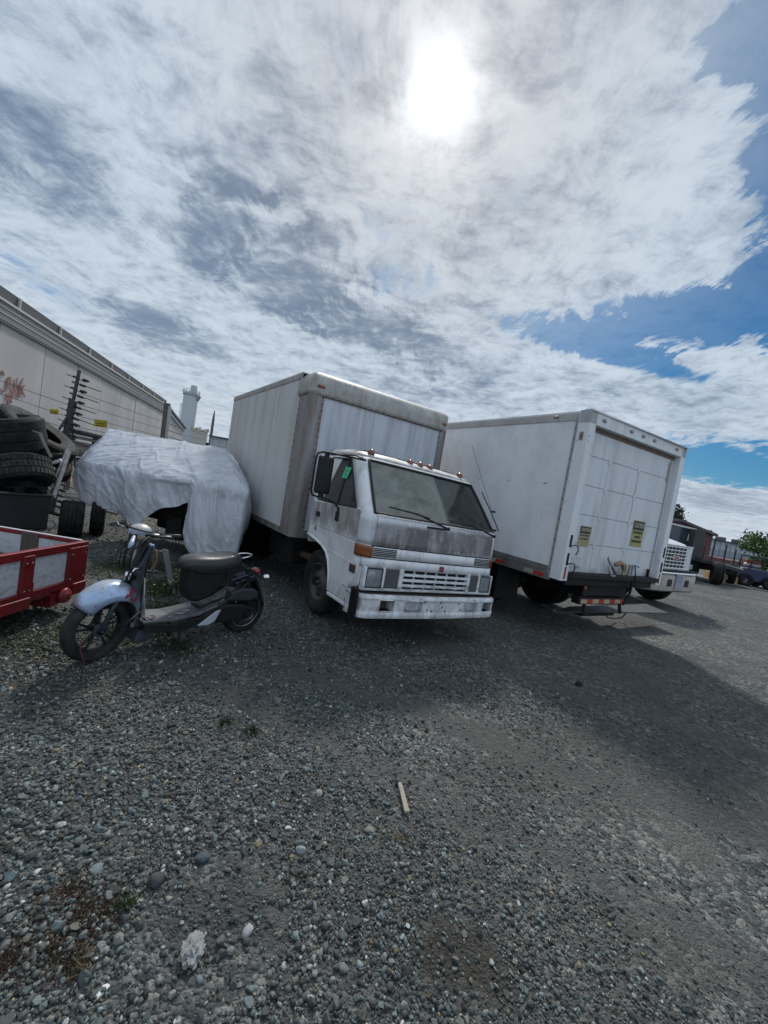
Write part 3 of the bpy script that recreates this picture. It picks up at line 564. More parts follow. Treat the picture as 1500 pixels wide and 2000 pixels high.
def truck_one():
    T = thing('box_truck', 'weathered white cab-over box truck facing the viewer with mouldy front and amber roof lights', 'truck', (-1.156, 5.307, 0), .604)
    # ---- cargo box
    Wd, Ld, zb, zt = 2.38, 4.0, .80, 2.985
    MB().box(.03, Wd-.03, .05, Ld, zb+.02, zt-.05).build('cargo_body', WHITE1, T)
    MB().box(.0, .028, .36, Ld-.05, .875, 2.90).build('side_panel', BOXSIDE, T, bevel=.004)
    MB().box(Wd-.028, Wd, .36, Ld-.05, .875, 2.90).build('side_panel', BOXSIDE, T, bevel=.004)
    MB().box(.165, Wd-.165, .006, .045, .90, 2.66).build('front_panel', BOXFRONT, T, bevel=.003)
    for sx in (0, 1):
        def X(x): return x if not sx else Wd-x
        # rounded corner post wrapping front and side
        arc = [(.36, -.004)] if 0 else []
        pts = [(-.006, .37), (-.006, .10)] + [(.094-.1*math.cos(a), .094-.1*math.sin(a)) for a in np.linspace(.15, pi/2-.15, 6)] + [(.10, -.006), (.185, -.006), (.185, .02), (.10, .02), (.02, .10), (.02, .37)]
        pts = [(X(a), b) for a, b in pts]
        if sx: pts = pts[::-1]
        MB().prism(pts, 'z', .80, 2.70).build('corner_post', POSTM, T, True, ang=40)
        rivets([(X(-.006), .345, z) for z in np.arange(.86, 2.66, .085)], (-1 if not sx else 1, 0, 0), .011, BLK, T)
        rivets([(X(.165), -.006, z) for z in np.arange(.86, 2.66, .085)], (0, -1, 0), .010, BLK, T)
    # moulded roof cap: profile swept across the front, rounded corners
    prof = []
    for a in np.linspace(0, pi/2, 9): prof.append((.20-.21*math.cos(a), 2.79+.20*math.sin(a)))
    prof = [(-.012, 2.665), (-.012, 2.72)]+prof+[(.42, 2.995)]
    R = []
    us = list(np.linspace(0, 1, 26))
    for v, z in prof:
        row = []; t = (z-2.665)/.33; ins = .0
        for q in us:
            # plan outline: starts on left side at v=.42, rounds the corner, goes across, mirrors
            s = q*(2*.42+Wd+.04)
            r = .16; top = max(0, t-.35)/.65; inset = .16*top**2.2
            if s < .42: x, y = -.014, .42-s
            elif s > .42+Wd+.028: x, y = Wd+.014, s-(.42+Wd+.028)
            else: x, y = s-.42-.014, 0
            row.append((x, y, v, z, inset))
        R.append(row)
    G = []
    # smoother explicit outline
    out = [(-.014, y) for y in (.42, .3, .2, .14)] + [(.126-.14*math.cos(a), .126-.14*math.sin(a)) for a in np.linspace(.2, pi/2-.2, 5)] + [(x, -.014) for x in np.linspace(.14, Wd-.14, 12)]
    out += [(Wd-.126+.14*math.sin(a), .126-.14*math.cos(a)) for a in np.linspace(.2, pi/2-.2, 5)] + [(Wd+.014, y) for y in (.14, .2, .3, .42)]
    for v, z in prof:
        d = v+.012; G.append([(min(max(x, d*.75-.014), Wd+.014-d*.75), max(y, d-.014) if y < .42 else max(y, d), z) for x, y in out])
    MB().grid(G, True).build('roof_cap', CAPM, T, True, ang=60, solid=.006)
    MB().box(.15, Wd-.15, -.016, .0, 2.655, 2.69).build('cap_trim', RUST, T, bevel=.004)
    rivets([(x, -.016, 2.672) for x in np.arange(.2, Wd-.15, .1)], (0, -1, 0), .010, RUST, T)
    for sx in (0, 1):
        a, b = (-.010, .02) if not sx else (Wd-.02, Wd+.010)
        MB().box(a, b, .40, Ld, 2.89, 2.975).build('roof_rail', CAPM, T, bevel=.012)
        MB().box(a, b, .36, Ld, .795, .88).build('bottom_rail', RAILM, T, bevel=.005)
    rivets([(-.010, y, 2.905) for y in np.arange(.45, Ld, .13)], (-1, 0, 0), .008, GALV, T)
    MB().box(.0, Wd, .38, Ld, 2.972, 2.992).build('roof_sheet', WHITE1, T, bevel=.006)
    MB().box(.16, Wd-.16, -.02, .03, .80, .895).build('front_sill', RAILM, T, bevel=.004)
    MB().box(0, Wd, Ld-.03, Ld+.02, .8, 2.98).build('rear_frame', WHITE1, T, bevel=.01)
    for x in (.12, Wd-.12):
        mb = MB().ball((x, -.008, 2.775), (.062, .022, .026), 12, 6); mb.build('marker_lamp', AMB, T, True)
    # ---- chassis
    MB().box(.72, .80, -1.5, Ld+.1, .52, .72).build('chassis_rail', CHAS, T)
    MB().box(1.20, 1.28, -1.5, Ld+.1, .52, .72).build('chassis_rail', CHAS, T)
    for y in (.1, .8, 1.6, 2.4, 3.2): MB().box(.06, Wd-.06, y, y+.08, .72, .80).build('cross_member', CHAS, T)
    MB().box(.20, .62, .35, 1.25, .36, .70).build('fuel_tank', CHAS, T, bevel=.03)
    MB().tube([(.15, -.58, .39), (1.75, -.58, .39)], .05, 10).build('axle', CHAS, T)
    MB().tube([(.25, 2.55, .39), (2.15, 2.55, .39)], .07, 10).build('axle', CHAS, T)
    MB().ball((1.15, 2.55, .39), .17, 12, 8).build('differential', CHAS, T, True)
    MB().box(.66, 1.42, -1.35, -.2, .42, .85).build('engine', CHAS, T, bevel=.03)
    MB().tube([(.35, -.1, .55), (.4, .6, .50), (.5, 1.4, .5)], .05, 8).build('exhaust_pipe', RUST, T)
    RIM1 = pmat('dusty_rim', (.085, .088, .092), .6, .2, var=.5, vs=9, grime=[dict(col=(.15, .14, .13), amt=.6, sx=8, sz=8, th=.52, w=.15)])
    disc_wheel(T, (.27, -.60, .385), (1, 0, 0), .385, .205, .225, RIM1, -1, 5, tmat=RUBW)
    disc_wheel(T, (1.66, -.60, .385), (1, 0, 0), .385, .205, .225, RIM1, 1, 5)
    for x, o in ((.34, -1), (.58, -1), (1.80, 1), (2.04, 1)): disc_wheel(T, (x, 2.55, .385), (1, 0, 0), .385, .205, .225, RIM1, o, 5)
    # ---- cab
    cw0, cw1 = .025, 1.885
    tilt = lambda p: (p[0], p[1], p[2]-.034*(p[0]-.05))
    lev = [(.60, -1.745, .0, .10), (.68, -1.765, .0, .10), (.85, -1.775, .0, .11), (1.06, -1.775, .0, .12), (1.30, -1.770, .0, .13), (1.365, -1.752, .004, .13), (1.375, -1.745, .006, .13),
           (1.50, -1.648, .022, .13), (1.65, -1.532, .045, .13), (1.80, -1.412, .070, .13), (1.885, -1.345, .088, .13), (1.90, -1.330, .092, .14), (1.94, -1.285, .102, .18), (1.975, -1.20, .14, .22), (1.998, -1.05, .24, .24), (2.008, -.85, .42, .2)]
    VR = -.50
    def outline(z, off=0.):
        for (z0, f0, i0, r0), (z1, f1, i1, r1) in zip(lev, lev[1:]):
            if z <= z1 or z1 == lev[-1][0]:
                t = min(1, max(0, (z-z0)/(z1-z0))); break
        f = f0+(f1-f0)*t; ins = i0+(i1-i0)*t; r = r0+(r1-r0)*t
        a, b = cw0+ins-off, cw1-ins+off; f -= off; r += off
        k = r*.75
        P = [(a, VR), (a, -.60), (a, -.78), (a, -1.08), (a, min(-1.26, 0)), (a, f+r+k*1.0)]
        P[4] = (a, (P[3][1]+P[5][1])/2)
        P += [(a+r-r*math.cos(t)*1.0, f+r-r*math.sin(t)) for t in (.0, .35, .75, 1.15, pi/2)]
        nfr = 8; bow = .018
        P += [(a+r+(b-a-2*r)*i/nfr, f-bow*math.sin(pi*i/nfr)) for i in range(1, nfr)]
        P += [(a+b-x, y) for x, y in P[:11][::-1]]
        return P
    n = len(outline(1.0))                    # 11 + 7 + 11
    zs = [.62, .72, .90, 1.05, 1.20, 1.32, 1.372, 1.40, 1.50, 1.62, 1.74, 1.84, 1.872, 1.888, 1.905, 1.94, 1.975, 1.998, 2.008]
    V = [(x, y, z) for z in zs for x, y in outline(z)]; F = []
    for i in range(len(zs)-1):
        zm = (zs[i]+zs[i+1])/2
        for j in range(n-1):
            side = j < 5 or j >= n-6
            jj = j if j < 14 else n-2-j
            if 1.372 < zm < 1.888 and 9 <= jj: continue           # windscreen
            if 1.372 < zm < 1.872 and 1 <= jj < 5: continue       # door windows
            if zm < .86 and 9 <= jj: continue                          # grille bay
            if zm < .90 and jj < 4: continue                       # wheel arch
            F.append((i*n+j, i*n+j+1, (i+1)*n+j+1, (i+1)*n+j))
    k = (len(zs)-1)*n; F.append(tuple(range(k, k+n)))
    MB(tilt).add(V, F).build('cab_shell', WHITE1, T, True, ang=35, solid=.012)
    MB(tilt).box(cw0+.02, cw1-.02, VR, VR+.02, .85, 1.40).box(cw0+.08, cw1-.08, VR, VR+.02, 1.40, 1.46).box(cw0+.08, cw1-.08, VR, VR+.02, 1.80, 1.95).box(cw0+.06, .45, VR, VR+.02, 1.46, 1.80).box(1.45, cw1-.06, VR, VR+.02, 1.46, 1.80).build('rear_wall', WHITE1, T)
    MB(tilt).box(.45, 1.45, VR+.008, VR+.012, 1.46, 1.80).build('rear_window', CLGL, T)
    def patch(z0, z1, s0, s1, off, nz=4, zf=None, sub=3):
        """surface following the cab skin, s in outline point index"""
        rows = []
        for i in range(nz+1):
            z = z0+(z1-z0)*i/nz; O = outline(z, off); row = []
            m = max(2, int((s1-s0)*sub)+1)
            for q in range(m):
                s = s0+(s1-s0)*q/(m-1); a = min(int(s), n-2); t = s-a
                row.append((O[a][0]+(O[a+1][0]-O[a][0])*t, O[a][1]+(O[a+1][1]-O[a][1])*t, z))
            rows.append(row)
        return rows
    def skin(name, z0, z1, s0, s1, off, mat, par=T, th=.006, nz=4, **k):
        return MB(tilt).grid(patch(z0, z1, s0, s1, off, nz)).build(name, mat, par, True, solid=th, ang=45, **k)
    # roof skin gets its own grimy paint as a thin lid
    rows = [[(x, y, z+.004) for x, y in outline(z, .004)] for z in (1.915, 1.94, 1.975, 1.998, 2.008)]
    rows.append([(cw0+.5+(cw1-cw0-1.0)*min(1, max(0, (x-cw0-.4)/(cw1-cw0-.8))), max(-.80, min(-.52, y)), 2.016) for x, y in outline(2.008)])
    MB(tilt).grid(rows).build('roof_skin', ROOFM, T, True, ang=60, solid=.004)
    # windscreen
    ws = MB(tilt).grid(patch(1.372, 1.888, 9.0, 19.0, -.004, 8)).build('windscreen', WSGL, T, True)
    def edge(z0, z1, s0, s1, off, r, name='gasket', mat=GASK, rad=.035, par=None):
        pts = []
        def pt(z, s):
            O = outline(z, off); a = min(int(s), n-2); t = s-a
            return (O[a][0]+(O[a+1][0]-O[a][0])*t, O[a][1]+(O[a+1][1]-O[a][1])*t, z)
        m = 14
        loop = [(z0, s0+(s1-s0)*i/m) for i in range(m)]+[(z0+(z1-z0)*i/8, s1) for i in range(8)]+[(z1, s1-(s1-s0)*i/m) for i in range(m)]+[(z1-(z1-z0)*i/8, s0) for i in range(8)]
        return MB(tilt).tube([pt(*q) for q in loop], r, 6, closed=True).build(name, mat, par or T, True)
    edge(1.372, 1.888, 9.0, 19.0, .003, .016, par=ws)
    # stub of rust-stained scuttle
    # door windows: slanted glass + gasket, both sides
    for left in (True, False):
        s_in = 1.0 if left else n-2.0; s_out = 5.0 if left else n-6.0
        g = MB(tilt).grid(patch(1.372, 1.872, min(s_in, s_out), max(s_in, s_out), -.004, 5)).build('door_window', SDGL if left else CLGL, T, True)
        edge(1.372, 1.872, min(s_in, s_out), max(s_in, s_out), .002, .013, par=g)
        s = 3.75 if left else n-4.75
        O = [outline(z, .0) for z in (1.38, 1.87)]
        def sp(z, s):
            P = outline(z, .002); a = int(s); t = s-a; return (P[a][0]+(P[a+1][0]-P[a][0])*t, P[a][1]+(P[a+1][1]-P[a][1])*t, z)
        MB(tilt).tube([sp(1.38, 3.1 if left else n-4.1), sp(1.865, 3.9 if left else n-4.9)], .011, 6).build('quarter_bar', GASK, g)
        if left:
            # white filler panel at the rear of the window (slanted pillar)
            q = [sp(1.372, 1.0), sp(1.372, 1.7), sp(1.872, 2.45), sp(1.872, 1.0)]
            MB(tilt).add([(p[0]-.008, p[1], p[2]) for p in q]+[(p[0]+.01, p[1], p[2]) for p in q], [(0, 1, 2, 3), (7, 6, 5, 4), (0, 4, 5, 1), (1, 5, 6, 2), (2, 6, 7, 3), (3, 7, 4, 0)]).build('window_pillar', WHITE1, T)
    # green notice behind the side glass
    P = outline(1.74, .006); x = P[3][0]-.006
    GN = pmat('green_paper', (.10, .62, .30), .7, var=.08)
    nb = MB(tilt).add([(.062, -1.04, 1.66), (.062, -1.16, 1.655), (.082, -1.19, 1.775), (.082, -1.07, 1.785)], [(0, 1, 2, 3)]).build('notice', GN, T, solid=.002)
    for i, (a, b) in enumerate(((.15, .75), (.15, .55), (.15, .8), (.15, .6))):
        t = .22+.17*i; p = lambda q, t: (.0605+.02*t, -1.04-.03*t-.12*q, 1.66+.122*t)
        MB(tilt).add([p(a, t), p(b, t), p(b, t+.05), p(a, t+.05)], [(0, 1, 2, 3)]).build('print_line', pmat('print', (.03, .25, .12), .7) if i == 0 else bpy.data.materials['print'], nb, solid=.0015)
    # doors
    for left in (True, False):
        X0, X1 = ((cw0-.013, cw0+.002) if left else (cw1-.002, cw1+.013))
        MB(tilt).prism([(-.53, 1.065), (-.52, 1.345), (-1.60, 1.375), (-1.625, 1.36), (-1.63, 1.065)], 'x', X0, X1).build('door', DOORM, T, bevel=.006)
        arch = [(-.51, .945), (-.62, .935), (-.76, .915), (-.92, .885), (-1.05, .835), (-1.13, .755), (-1.18, .65), (-1.22, .46)]
        MB(tilt).prism([(-.53, 1.055)]+arch+[(-1.56, .455), (-1.60, .52), (-1.625, .70), (-1.63, 1.055)], 'x', X0, X1).build('door_skirt', DOORM, T, bevel=.006)
        MB(tilt).tube([(X0 if left else X1, a, b) for a, b in arch], .014, 8).build('arch_lip', WHITE1, T, True)
        MB(tilt).prism([(-1.08, .872), (-1.08, .882), (-1.62, .850), (-1.62, .840)], 'x', X0-.004, X1+.004).build('crease', DOORM, T, bevel=.004)
        MB(tilt).box(min(X0, X1)-.012, max(X0, X1)+.05, -1.62, -1.22, .415, .452).build('step_sill', WHITE1, T, bevel=.01)
        MB(tilt).box(min(X0, X1)+.02, max(X0, X1)+.02, -1.58, -1.24, .44, .9).build('footwell', INT, T)
        h = MB(tilt).box(X0-.004 if left else X1-.002, X0+.002 if left else X1+.004, -.76, -.66, 1.175, 1.235).build('door_handle', BLK, T, bevel=.006)
        
    MB(tilt).prism([(-.72, 1.04), (-.695, 1.06), (-.68, 1.04), (-.70, 1.005)], 'x', cw0-.016, cw0-.012).build('small_badge', BLK, T)
    for j in (5, n-6): MB(tilt).tube([(outline(z, .004)[j][0], outline(z, .004)[j][1], z) for z in (1.07, 1.2, 1.36, 1.5, 1.65, 1.8, 1.89)], .004, 5).build('door_gap', SEAMM, T)
    for s0, z0, z1 in ((9.3, .95, 1.37), (19-.3, .95, 1.37)):
        pass
    MB(tilt).tube([(x-.0, y-.001, 1.345) for x, y in outline(1.345, .002)[5:8]], .003, 4).build('corner_gap', SEAMM, T)
    # front panels
    skin('hood_panel', 1.066, 1.345, 9.55, 18.45, .010, HOODM, nz=5)
    skin('corner_panel', 1.066, 1.345, 5.6, 9.48, .006, pmat('corner_white', (.62, .64, .68), .45, grime=[dict(col=(.17, .14, .14), amt=.8, sx=9, sz=2, th=.50, w=.14, x=(.10, .5, .03), wob=.12)]), nz=5)
    skin('corner_panel', 1.066, 1.345, 18.52, 22.4, .006, WHITE1, nz=5)
    skin('scuttle_strip', 1.348, 1.368, 9.4, 18.6, .010, WHITE1, nz=1)
    skin('vent_panel', .955, 1.055, 9.55, 18.45, .010, WHITE1, nz=2)
    skin('vent_gap', 1.055, 1.066, 9.2, 18.8, .004, SEAMM, nz=1); skin('vent_gap', .944, .955, 9.2, 18.8, .004, SEAMM, nz=1)
    skin('grille_surround', .852, .944, 7.5, 20.5, .012, GRILM, nz=2)
    for s0, s1 in ((9.62, 11.25), (16.75, 18.38)):
        for k in range(5): skin('louvre', .969+.0165*k, .980+.0165*k, s0, s1, .0135, SEAMM, nz=1, th=.004)
    skin('indicator_lamp', .945, 1.056, 5.75, 9.45, .016, AMB, th=.014); skin('indicator_lamp', .955, 1.056, 18.55, 22.2, .016, AMB, th=.014)
    skin('corner_skin', .60, .94, 4.9, 9.3, .008, WHITE1, th=.006); skin('corner_skin', .60, .94, 18.7, 23.1, .008, WHITE1, th=.006)
    skin('side_reflector', .765, .845, 5.15, 6.6, .014, pmat('smoked_amber', (.10, .05, .03), .3, coat=.4), th=.010)
    # grille bay
    fy = -1.80
    MB(tilt).box(.05, 1.85, fy+.05, fy+.07, .60, .86).build('grille_back', SEAMM, T)
    MB(tilt).box(.04, 1.86, fy-.008, fy+.04, .632, .660).build('lower_valance', GRILM, T, bevel=.01)
    for a, b in ((.045, .075), (.262, .292), (.470, .520), (1.440, 1.480), (1.622, 1.65), (1.825, 1.855)): MB(tilt).box(a, b, fy-.012, fy+.04, .65, .86).build('grille_post', GRILM, T, bevel=.004)
    for k in range(3):
        z = .685+.055*k
        MB(tilt).hexa([(.52, fy-.012, z), (1.44, fy-.012, z), (1.44, fy+.03, z+.012), (.52, fy+.03, z+.012), (.52, fy-.012, z+.028), (1.44, fy-.012, z+.028), (1.44, fy+.03, z+.020), (.52, fy+.03, z+.020)]).build('grille_slat', GRILM, T)
    for k in range(5):
        x = .52+.92*(k+1)/6; MB(tilt).box(x-.004, x+.004, fy+.006, fy+.03, .655, .856).build('grille_rib', GRILM, T)
    for x0, x1 in ((.078, .260), (1.652, 1.822)):
        hl = MB(tilt).box(x0, x1, fy+.012, fy+.03, .665, .850).build('headlight', CHR, T, bevel=.02)
        MB(tilt).box(x0+.004, x1-.004, fy-.006, fy+.0, .670, .846).build('lens', glass_mat('lens_'+str(x0), (.92, .95, .97), (.12, .42), (.55, .57, .60)), hl, bevel=.012)
        MB(tilt).ball(((x0+x1)/2, fy+.012, .757), (.076, .014, .076), 18, 10).build('reflector', CHR, hl, True)
        MB(tilt).tube([(x0, fy-.008, .668), (x1, fy-.008, .668), (x1, fy-.008, .848), (x0, fy-.008, .848)], .007, 6, closed=True).build('bezel', BLK, hl)
    for x0, x1 in ((.295, .468), (1.482, 1.620)): MB(tilt).box(x0, x1, fy, fy+.02, .668, .850).build('blank_plate', pmat('grey_plate%d' % (x0*100), (.085, .088, .09), .6), T, bevel=.004)
    MB(tilt).box(.985, 1.045, fy-.022, fy-.010, .865, .925).build('badge', pmat('red_badge', (.26, .06, .055), .5), T, bevel=.006)
    # bumper
    pts = [(.0, -1.62), (.005, -1.78), (.04, -1.845), (.12, -1.872), (.95, -1.90), (1.80, -1.872), (1.90, -1.845), (1.94, -1.78), (1.945, -1.62)]
    def wall(p, z0, z1, th, holes=()):
        pass
    bz0, bz1 = .375, .602
    segs = [(.0, .23), (.23, .41), (.41, .53), (.53, .77), (.77, 1.40), (1.40, 1.60), (1.60, 1.68), (1.68, 1.86), (1.86, 1.945)]
    def by(x): return float(np.interp(x, [p[0] for p in pts], [p[1] for p in pts]))
    def strip(x0, x1, z0, z1, dy=0., th=.02, m=None):
        m = m or MB(tilt); q = 6 if x1-x0 > .2 else 3
        for i in range(q):
            a = x0+(x1-x0)*i/q; b = x0+(x1-x0)*(i+1)/q; ya, yb = by(a)+dy, by(b)+dy
            m.hexa([(a, ya, z0), (b, yb, z0), (b, yb+th, z0), (a, ya+th, z0), (a, ya, z1), (b, yb, z1), (b, yb+th, z1), (a, ya+th, z1)])
        return m
    m = MB(tilt)
    lx = sorted(set([.0, .02, .05, .12]+list(np.linspace(.12, 1.80, 15))+[1.85, 1.9, 1.93, 1.945]))
    def bump_row(z, dy): return [(x, by(x)+dy, z) for x in lx]
    m.grid([[(x, by(x)+.10, bz1+.004) for x in lx], bump_row(bz1+.004, .028), bump_row(bz1-.008, .006), bump_row(bz1-.03, 0), bump_row(.565, 0)])
    m.grid([bump_row(.452, 0), bump_row(bz0+.03, 0), bump_row(bz0+.008, .006), bump_row(bz0, .03)])
    bo = m.build('bumper', BUMPM, T, True, ang=50, solid=.006)
    strip(.0, .235, .448, .569, .0, .006).build('bumper_face', BUMPM, bo); strip(.405, .535, .448, .569, .0, .006).build('bumper_face', BUMPM, bo)
    strip(.765, 1.405, .448, .569, .012, .006).build('bumper_face', BUMPM, bo); strip(1.60, 1.685, .448, .569, .0, .006).build('bumper_face', BUMPM, bo); strip(1.86, 1.944, .448, .569, .0, .006).build('bumper_face', BUMPM, bo)
    strip(.535, .765, .448, .569, .055, .006).build('recess_plate', BUMPM, bo); strip(1.405, 1.60, .448, .569, .055, .006).build('recess_plate', BUMPM, bo)
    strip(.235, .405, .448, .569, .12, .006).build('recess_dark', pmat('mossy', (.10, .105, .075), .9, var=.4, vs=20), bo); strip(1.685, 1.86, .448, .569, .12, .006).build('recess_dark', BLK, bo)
    for a, b in ((.235, .405), (.535, .765), (1.405, 1.60), (1.685, 1.86)):
        MB(tilt).tube([(a, by(a)-.001, .452), (b, by(b)-.001, .452), (b, by(b)-.001, .565), (a, by(a)-.001, .565)], .007, 6, closed=True).build('recess_lip', BUMPM, bo, True)
        for x in (a, b): MB(tilt).box(x-.004, x+.004, by(x), by(x)+.12, .45, .568).build('recess_side', BUMPM, bo)
    rivets([tilt((x, by(x)+.010, z)) for x, z in ((.80, .55), (.84, .47), (1.05, .50), (1.10, .46), (1.02, .55), (1.35, .47), (1.3, .54), (.45, .46), (.50, .55), (1.64, .46), (1.64, .55), (.9, .46))], (0, -1, 0), .010, BLK, bo, 'bolt')
    MB(tilt).grid([[(x, by(x)+.035, bz1+.008) for x in lx], [(x, -1.62, bz1+.012) for x in lx]]).build('bumper_shelf', pmat('shelf_grime', (.055, .042, .034), .9, var=.5, vs=14), T)
    MB(tilt).box(.03, 1.88, -1.76, -1.74, .52, .66).build('dark_gap', SEAMM, T)
    MB(tilt).prism([(-.012, -1.71), (-.018, -1.77), (-.008, -1.82), (.006, -1.845), (.02, -1.80), (.02, -1.71)], 'z', .365, .65).build('bumper_end', BLK, T, bevel=.01)
    MB(tilt).prism([(1.975, -1.60), (1.98, -1.74), (1.955, -1.82), (1.93, -1.80), (1.93, -1.60)], 'z', .40, .60).build('bumper_end', BLK, T, bevel=.01)
    # debris (leaves and twigs) lying on the bumper
    # wipers
    def wiper(pts, pv):
        b = MB(tilt).tube([pts[0], pts[1], pts[2]], [.006, .010, .008], 6).build('wiper', BLK, T)
        MB(tilt).tube([pts[0], ((pts[0][0]+pts[2][0])/2, pts[0][1]-.012+(pts[2][1]-pts[0][1])/2, (pts[0][2]+pts[2][2])/2+.004), pts[2]], .008, 6).build('wiper_blade', GASK, b)
        MB(tilt).tube([pts[1], pts[3]], [.007, .012], 6).build('wiper_arm', BLK, b)
        MB(tilt).ball(pts[3], (.028, .02, .02), 8, 6).build('pivot', BLK, b)
    def onws(x, z): return (x, float(np.interp(z, [1.30, 1.375, 1.888], [-1.80, -1.79, -1.375]))-.04, z)
    wiper([onws(.24, 1.455), onws(.58, 1.435), onws(.74, 1.41), onws(.985, 1.335)], 0)
    wiper([onws(1.04, 1.425), onws(1.38, 1.42), onws(1.50, 1.385), onws(1.72, 1.335)], 0)
    MB(tilt).tube([onws(.70, 1.32), onws(.95, 1.325), onws(1.0, 1.335)], .012, 6).build('wiper_link', BLK, T)
    # roof lamps
    for x in (.27, .80, .95, 1.10, 1.60):
        p = (x, -1.225, 1.975); q = MB(tilt).ball(p, (.038, .048, .044), 14, 8, -.2).build('roof_lamp', AMB, T, True)
        MB(tilt).tube([(p[0], p[1]+.02, p[2]-.035), (p[0], p[1]+.02, p[2]-.002)], .034, 12).build('lamp_base', RUST, q)
    MB(tilt).tube([(.65, -1.18, 1.985), (.9, -1.17, 2.0), (1.2, -1.17, 1.998)], .004, 5).build('wire', BLK, T)
    # mirror on its frame
    mx = lambda x, z, v=-1.10: (x, v, z)
    mi = MB().box(-.270, -.095, -1.135, -1.085, 1.455, 1.850).build('mirror', BLK, T, bevel=.03, seg=3)
    MB().box(-.255, -.110, -1.086, -1.082, 1.475, 1.83).build('mirror_glass', CHR, mi)
    MB().tube([(.015, -1.18, 1.26), (.0, -1.19, 1.33), (-.03, -1.17, 1.375), (-.10, -1.14, 1.405), (-.20, -1.11, 1.418), (-.275, -1.10, 1.43), (-.295, -1.10, 1.48), (-.295, -1.10, 1.80), (-.285, -1.10, 1.86), (-.23, -1.11, 1.885), (-.12, -1.15, 1.885), (.02, -1.30, 1.875), (.10, -1.42, 1.865)], .011, 8).build('mirror_frame', BLK, T, True)
    MB().tube([(-.15, -1.13, 1.87), (.03, -1.33, 1.90), (.12, -1.40, 1.87)], .007, 6).build('mirror_brace', BLK, T)
    MB().box(-.004, .014, -1.215, -1.145, 1.195, 1.30).build('mirror_bracket', BLK, T, bevel=.01)
    for z in (1.44, 1.86): MB().box(-.20, -.16, -1.13, -1.09, z-.03, z+.03).build('clamp', BLK, mi)
    # right mirror and aerial
    MB(tilt).tube([(1.86, -1.40, 1.90-.06), (1.915, -1.55, 1.62), (1.925, -1.72, 1.40)], .007, 6).build('grab_rail', BLK, T)
    MB(tilt).tube([(1.90, -1.60, 1.60), (1.84, -1.35, 2.05), (1.74, -1.2, 2.42)], .0022, 4).build('aerial', BLK, T)
    for z in (1.40, 1.62): MB(tilt).box(1.885, 1.925, -1.60-.3*(1.62-z)-.02, -1.60-.3*(1.62-z)+.02, z-.012, z+.012).build('rail_bracket', BLK, T)
    # interior
    MB(tilt).box(.10, 1.80, -1.66, -.52, .88, .92).build('cab_floor', INT, T); MB(tilt).box(.10, 1.80, -1.69, -1.42, 1.18, 1.30).build('dashboard', INT, T, bevel=.03)
    for x in (.18, 1.10): 
        s = MB(tilt).box(x, x+.55, -1.12, -.62, 1.02, 1.18).build('seat', INT, T, bevel=.05)
        MB(tilt).hexa([(x+.02, -.70, 1.15), (x+.53, -.70, 1.15), (x+.53, -.60, 1.15), (x+.02, -.60, 1.15), (x+.06, -.64, 1.62), (x+.49, -.64, 1.62), (x+.49, -.54, 1.62), (x+.06, -.54, 1.62)]).build('seat_back', INT, s, bevel=.03)
        MB(tilt).box(x+.15, x+.40, -.64, -.56, 1.63, 1.80).build('headrest', INT, s, bevel=.03)
    MB(tilt).lathe([(.195, -.014), (.21, 0), (.195, .014), (.18, 0)], (1.38, -1.28, 1.36), (0, -.55, .83), 28, closed=True).tube([(1.38, -1.28, 1.36), (1.38, -1.44, 1.24)], .03, 8).tube([(1.2, -1.28, 1.36), (1.56, -1.28, 1.36)], .014, 6).build('steering_wheel', BLK, T, True)
    MB(tilt).box(.14, 1.76, -1.28, -.53, 1.895, 1.908).build('headliner', INT, T)
    return T
truck_one()

# ------------------------------------------------------------------ truck 2: white van-body truck seen from behind
W2 = pmat('white_van_body', (.78, .80, .83), .42, var=.05, vs=.8, grime=[dict(col=(.45, .45, .46), amt=.35, sx=2.5, sz=2, th=.55, w=.15), dict(col=(.14, .13, .12), amt=.8, sx=7, sz=9, th=.745, w=.02, o=21)])
W2D = pmat('white_door', (.68, .70, .74), .42, var=.06, vs=1.2, grime=[dict(col=(.34, .33, .32), amt=.4, sx=6, sz=.8, th=.56, w=.12), dict(col=(.20, .17, .15), amt=.65, sx=8, sz=3, th=.52, w=.14, z=(.9, 1.02, .05), wob=.15, o=4)])
W2F = pmat('white_frame', (.76, .78, .81), .45, var=.06, vs=2, grime=[dict(col=(.35, .34, .33), amt=.4, sx=5, sz=1, th=.57, w=.12)])
PALE = pmat('faded_marker', (.36, .27, .29), .4, var=.2, vs=30)
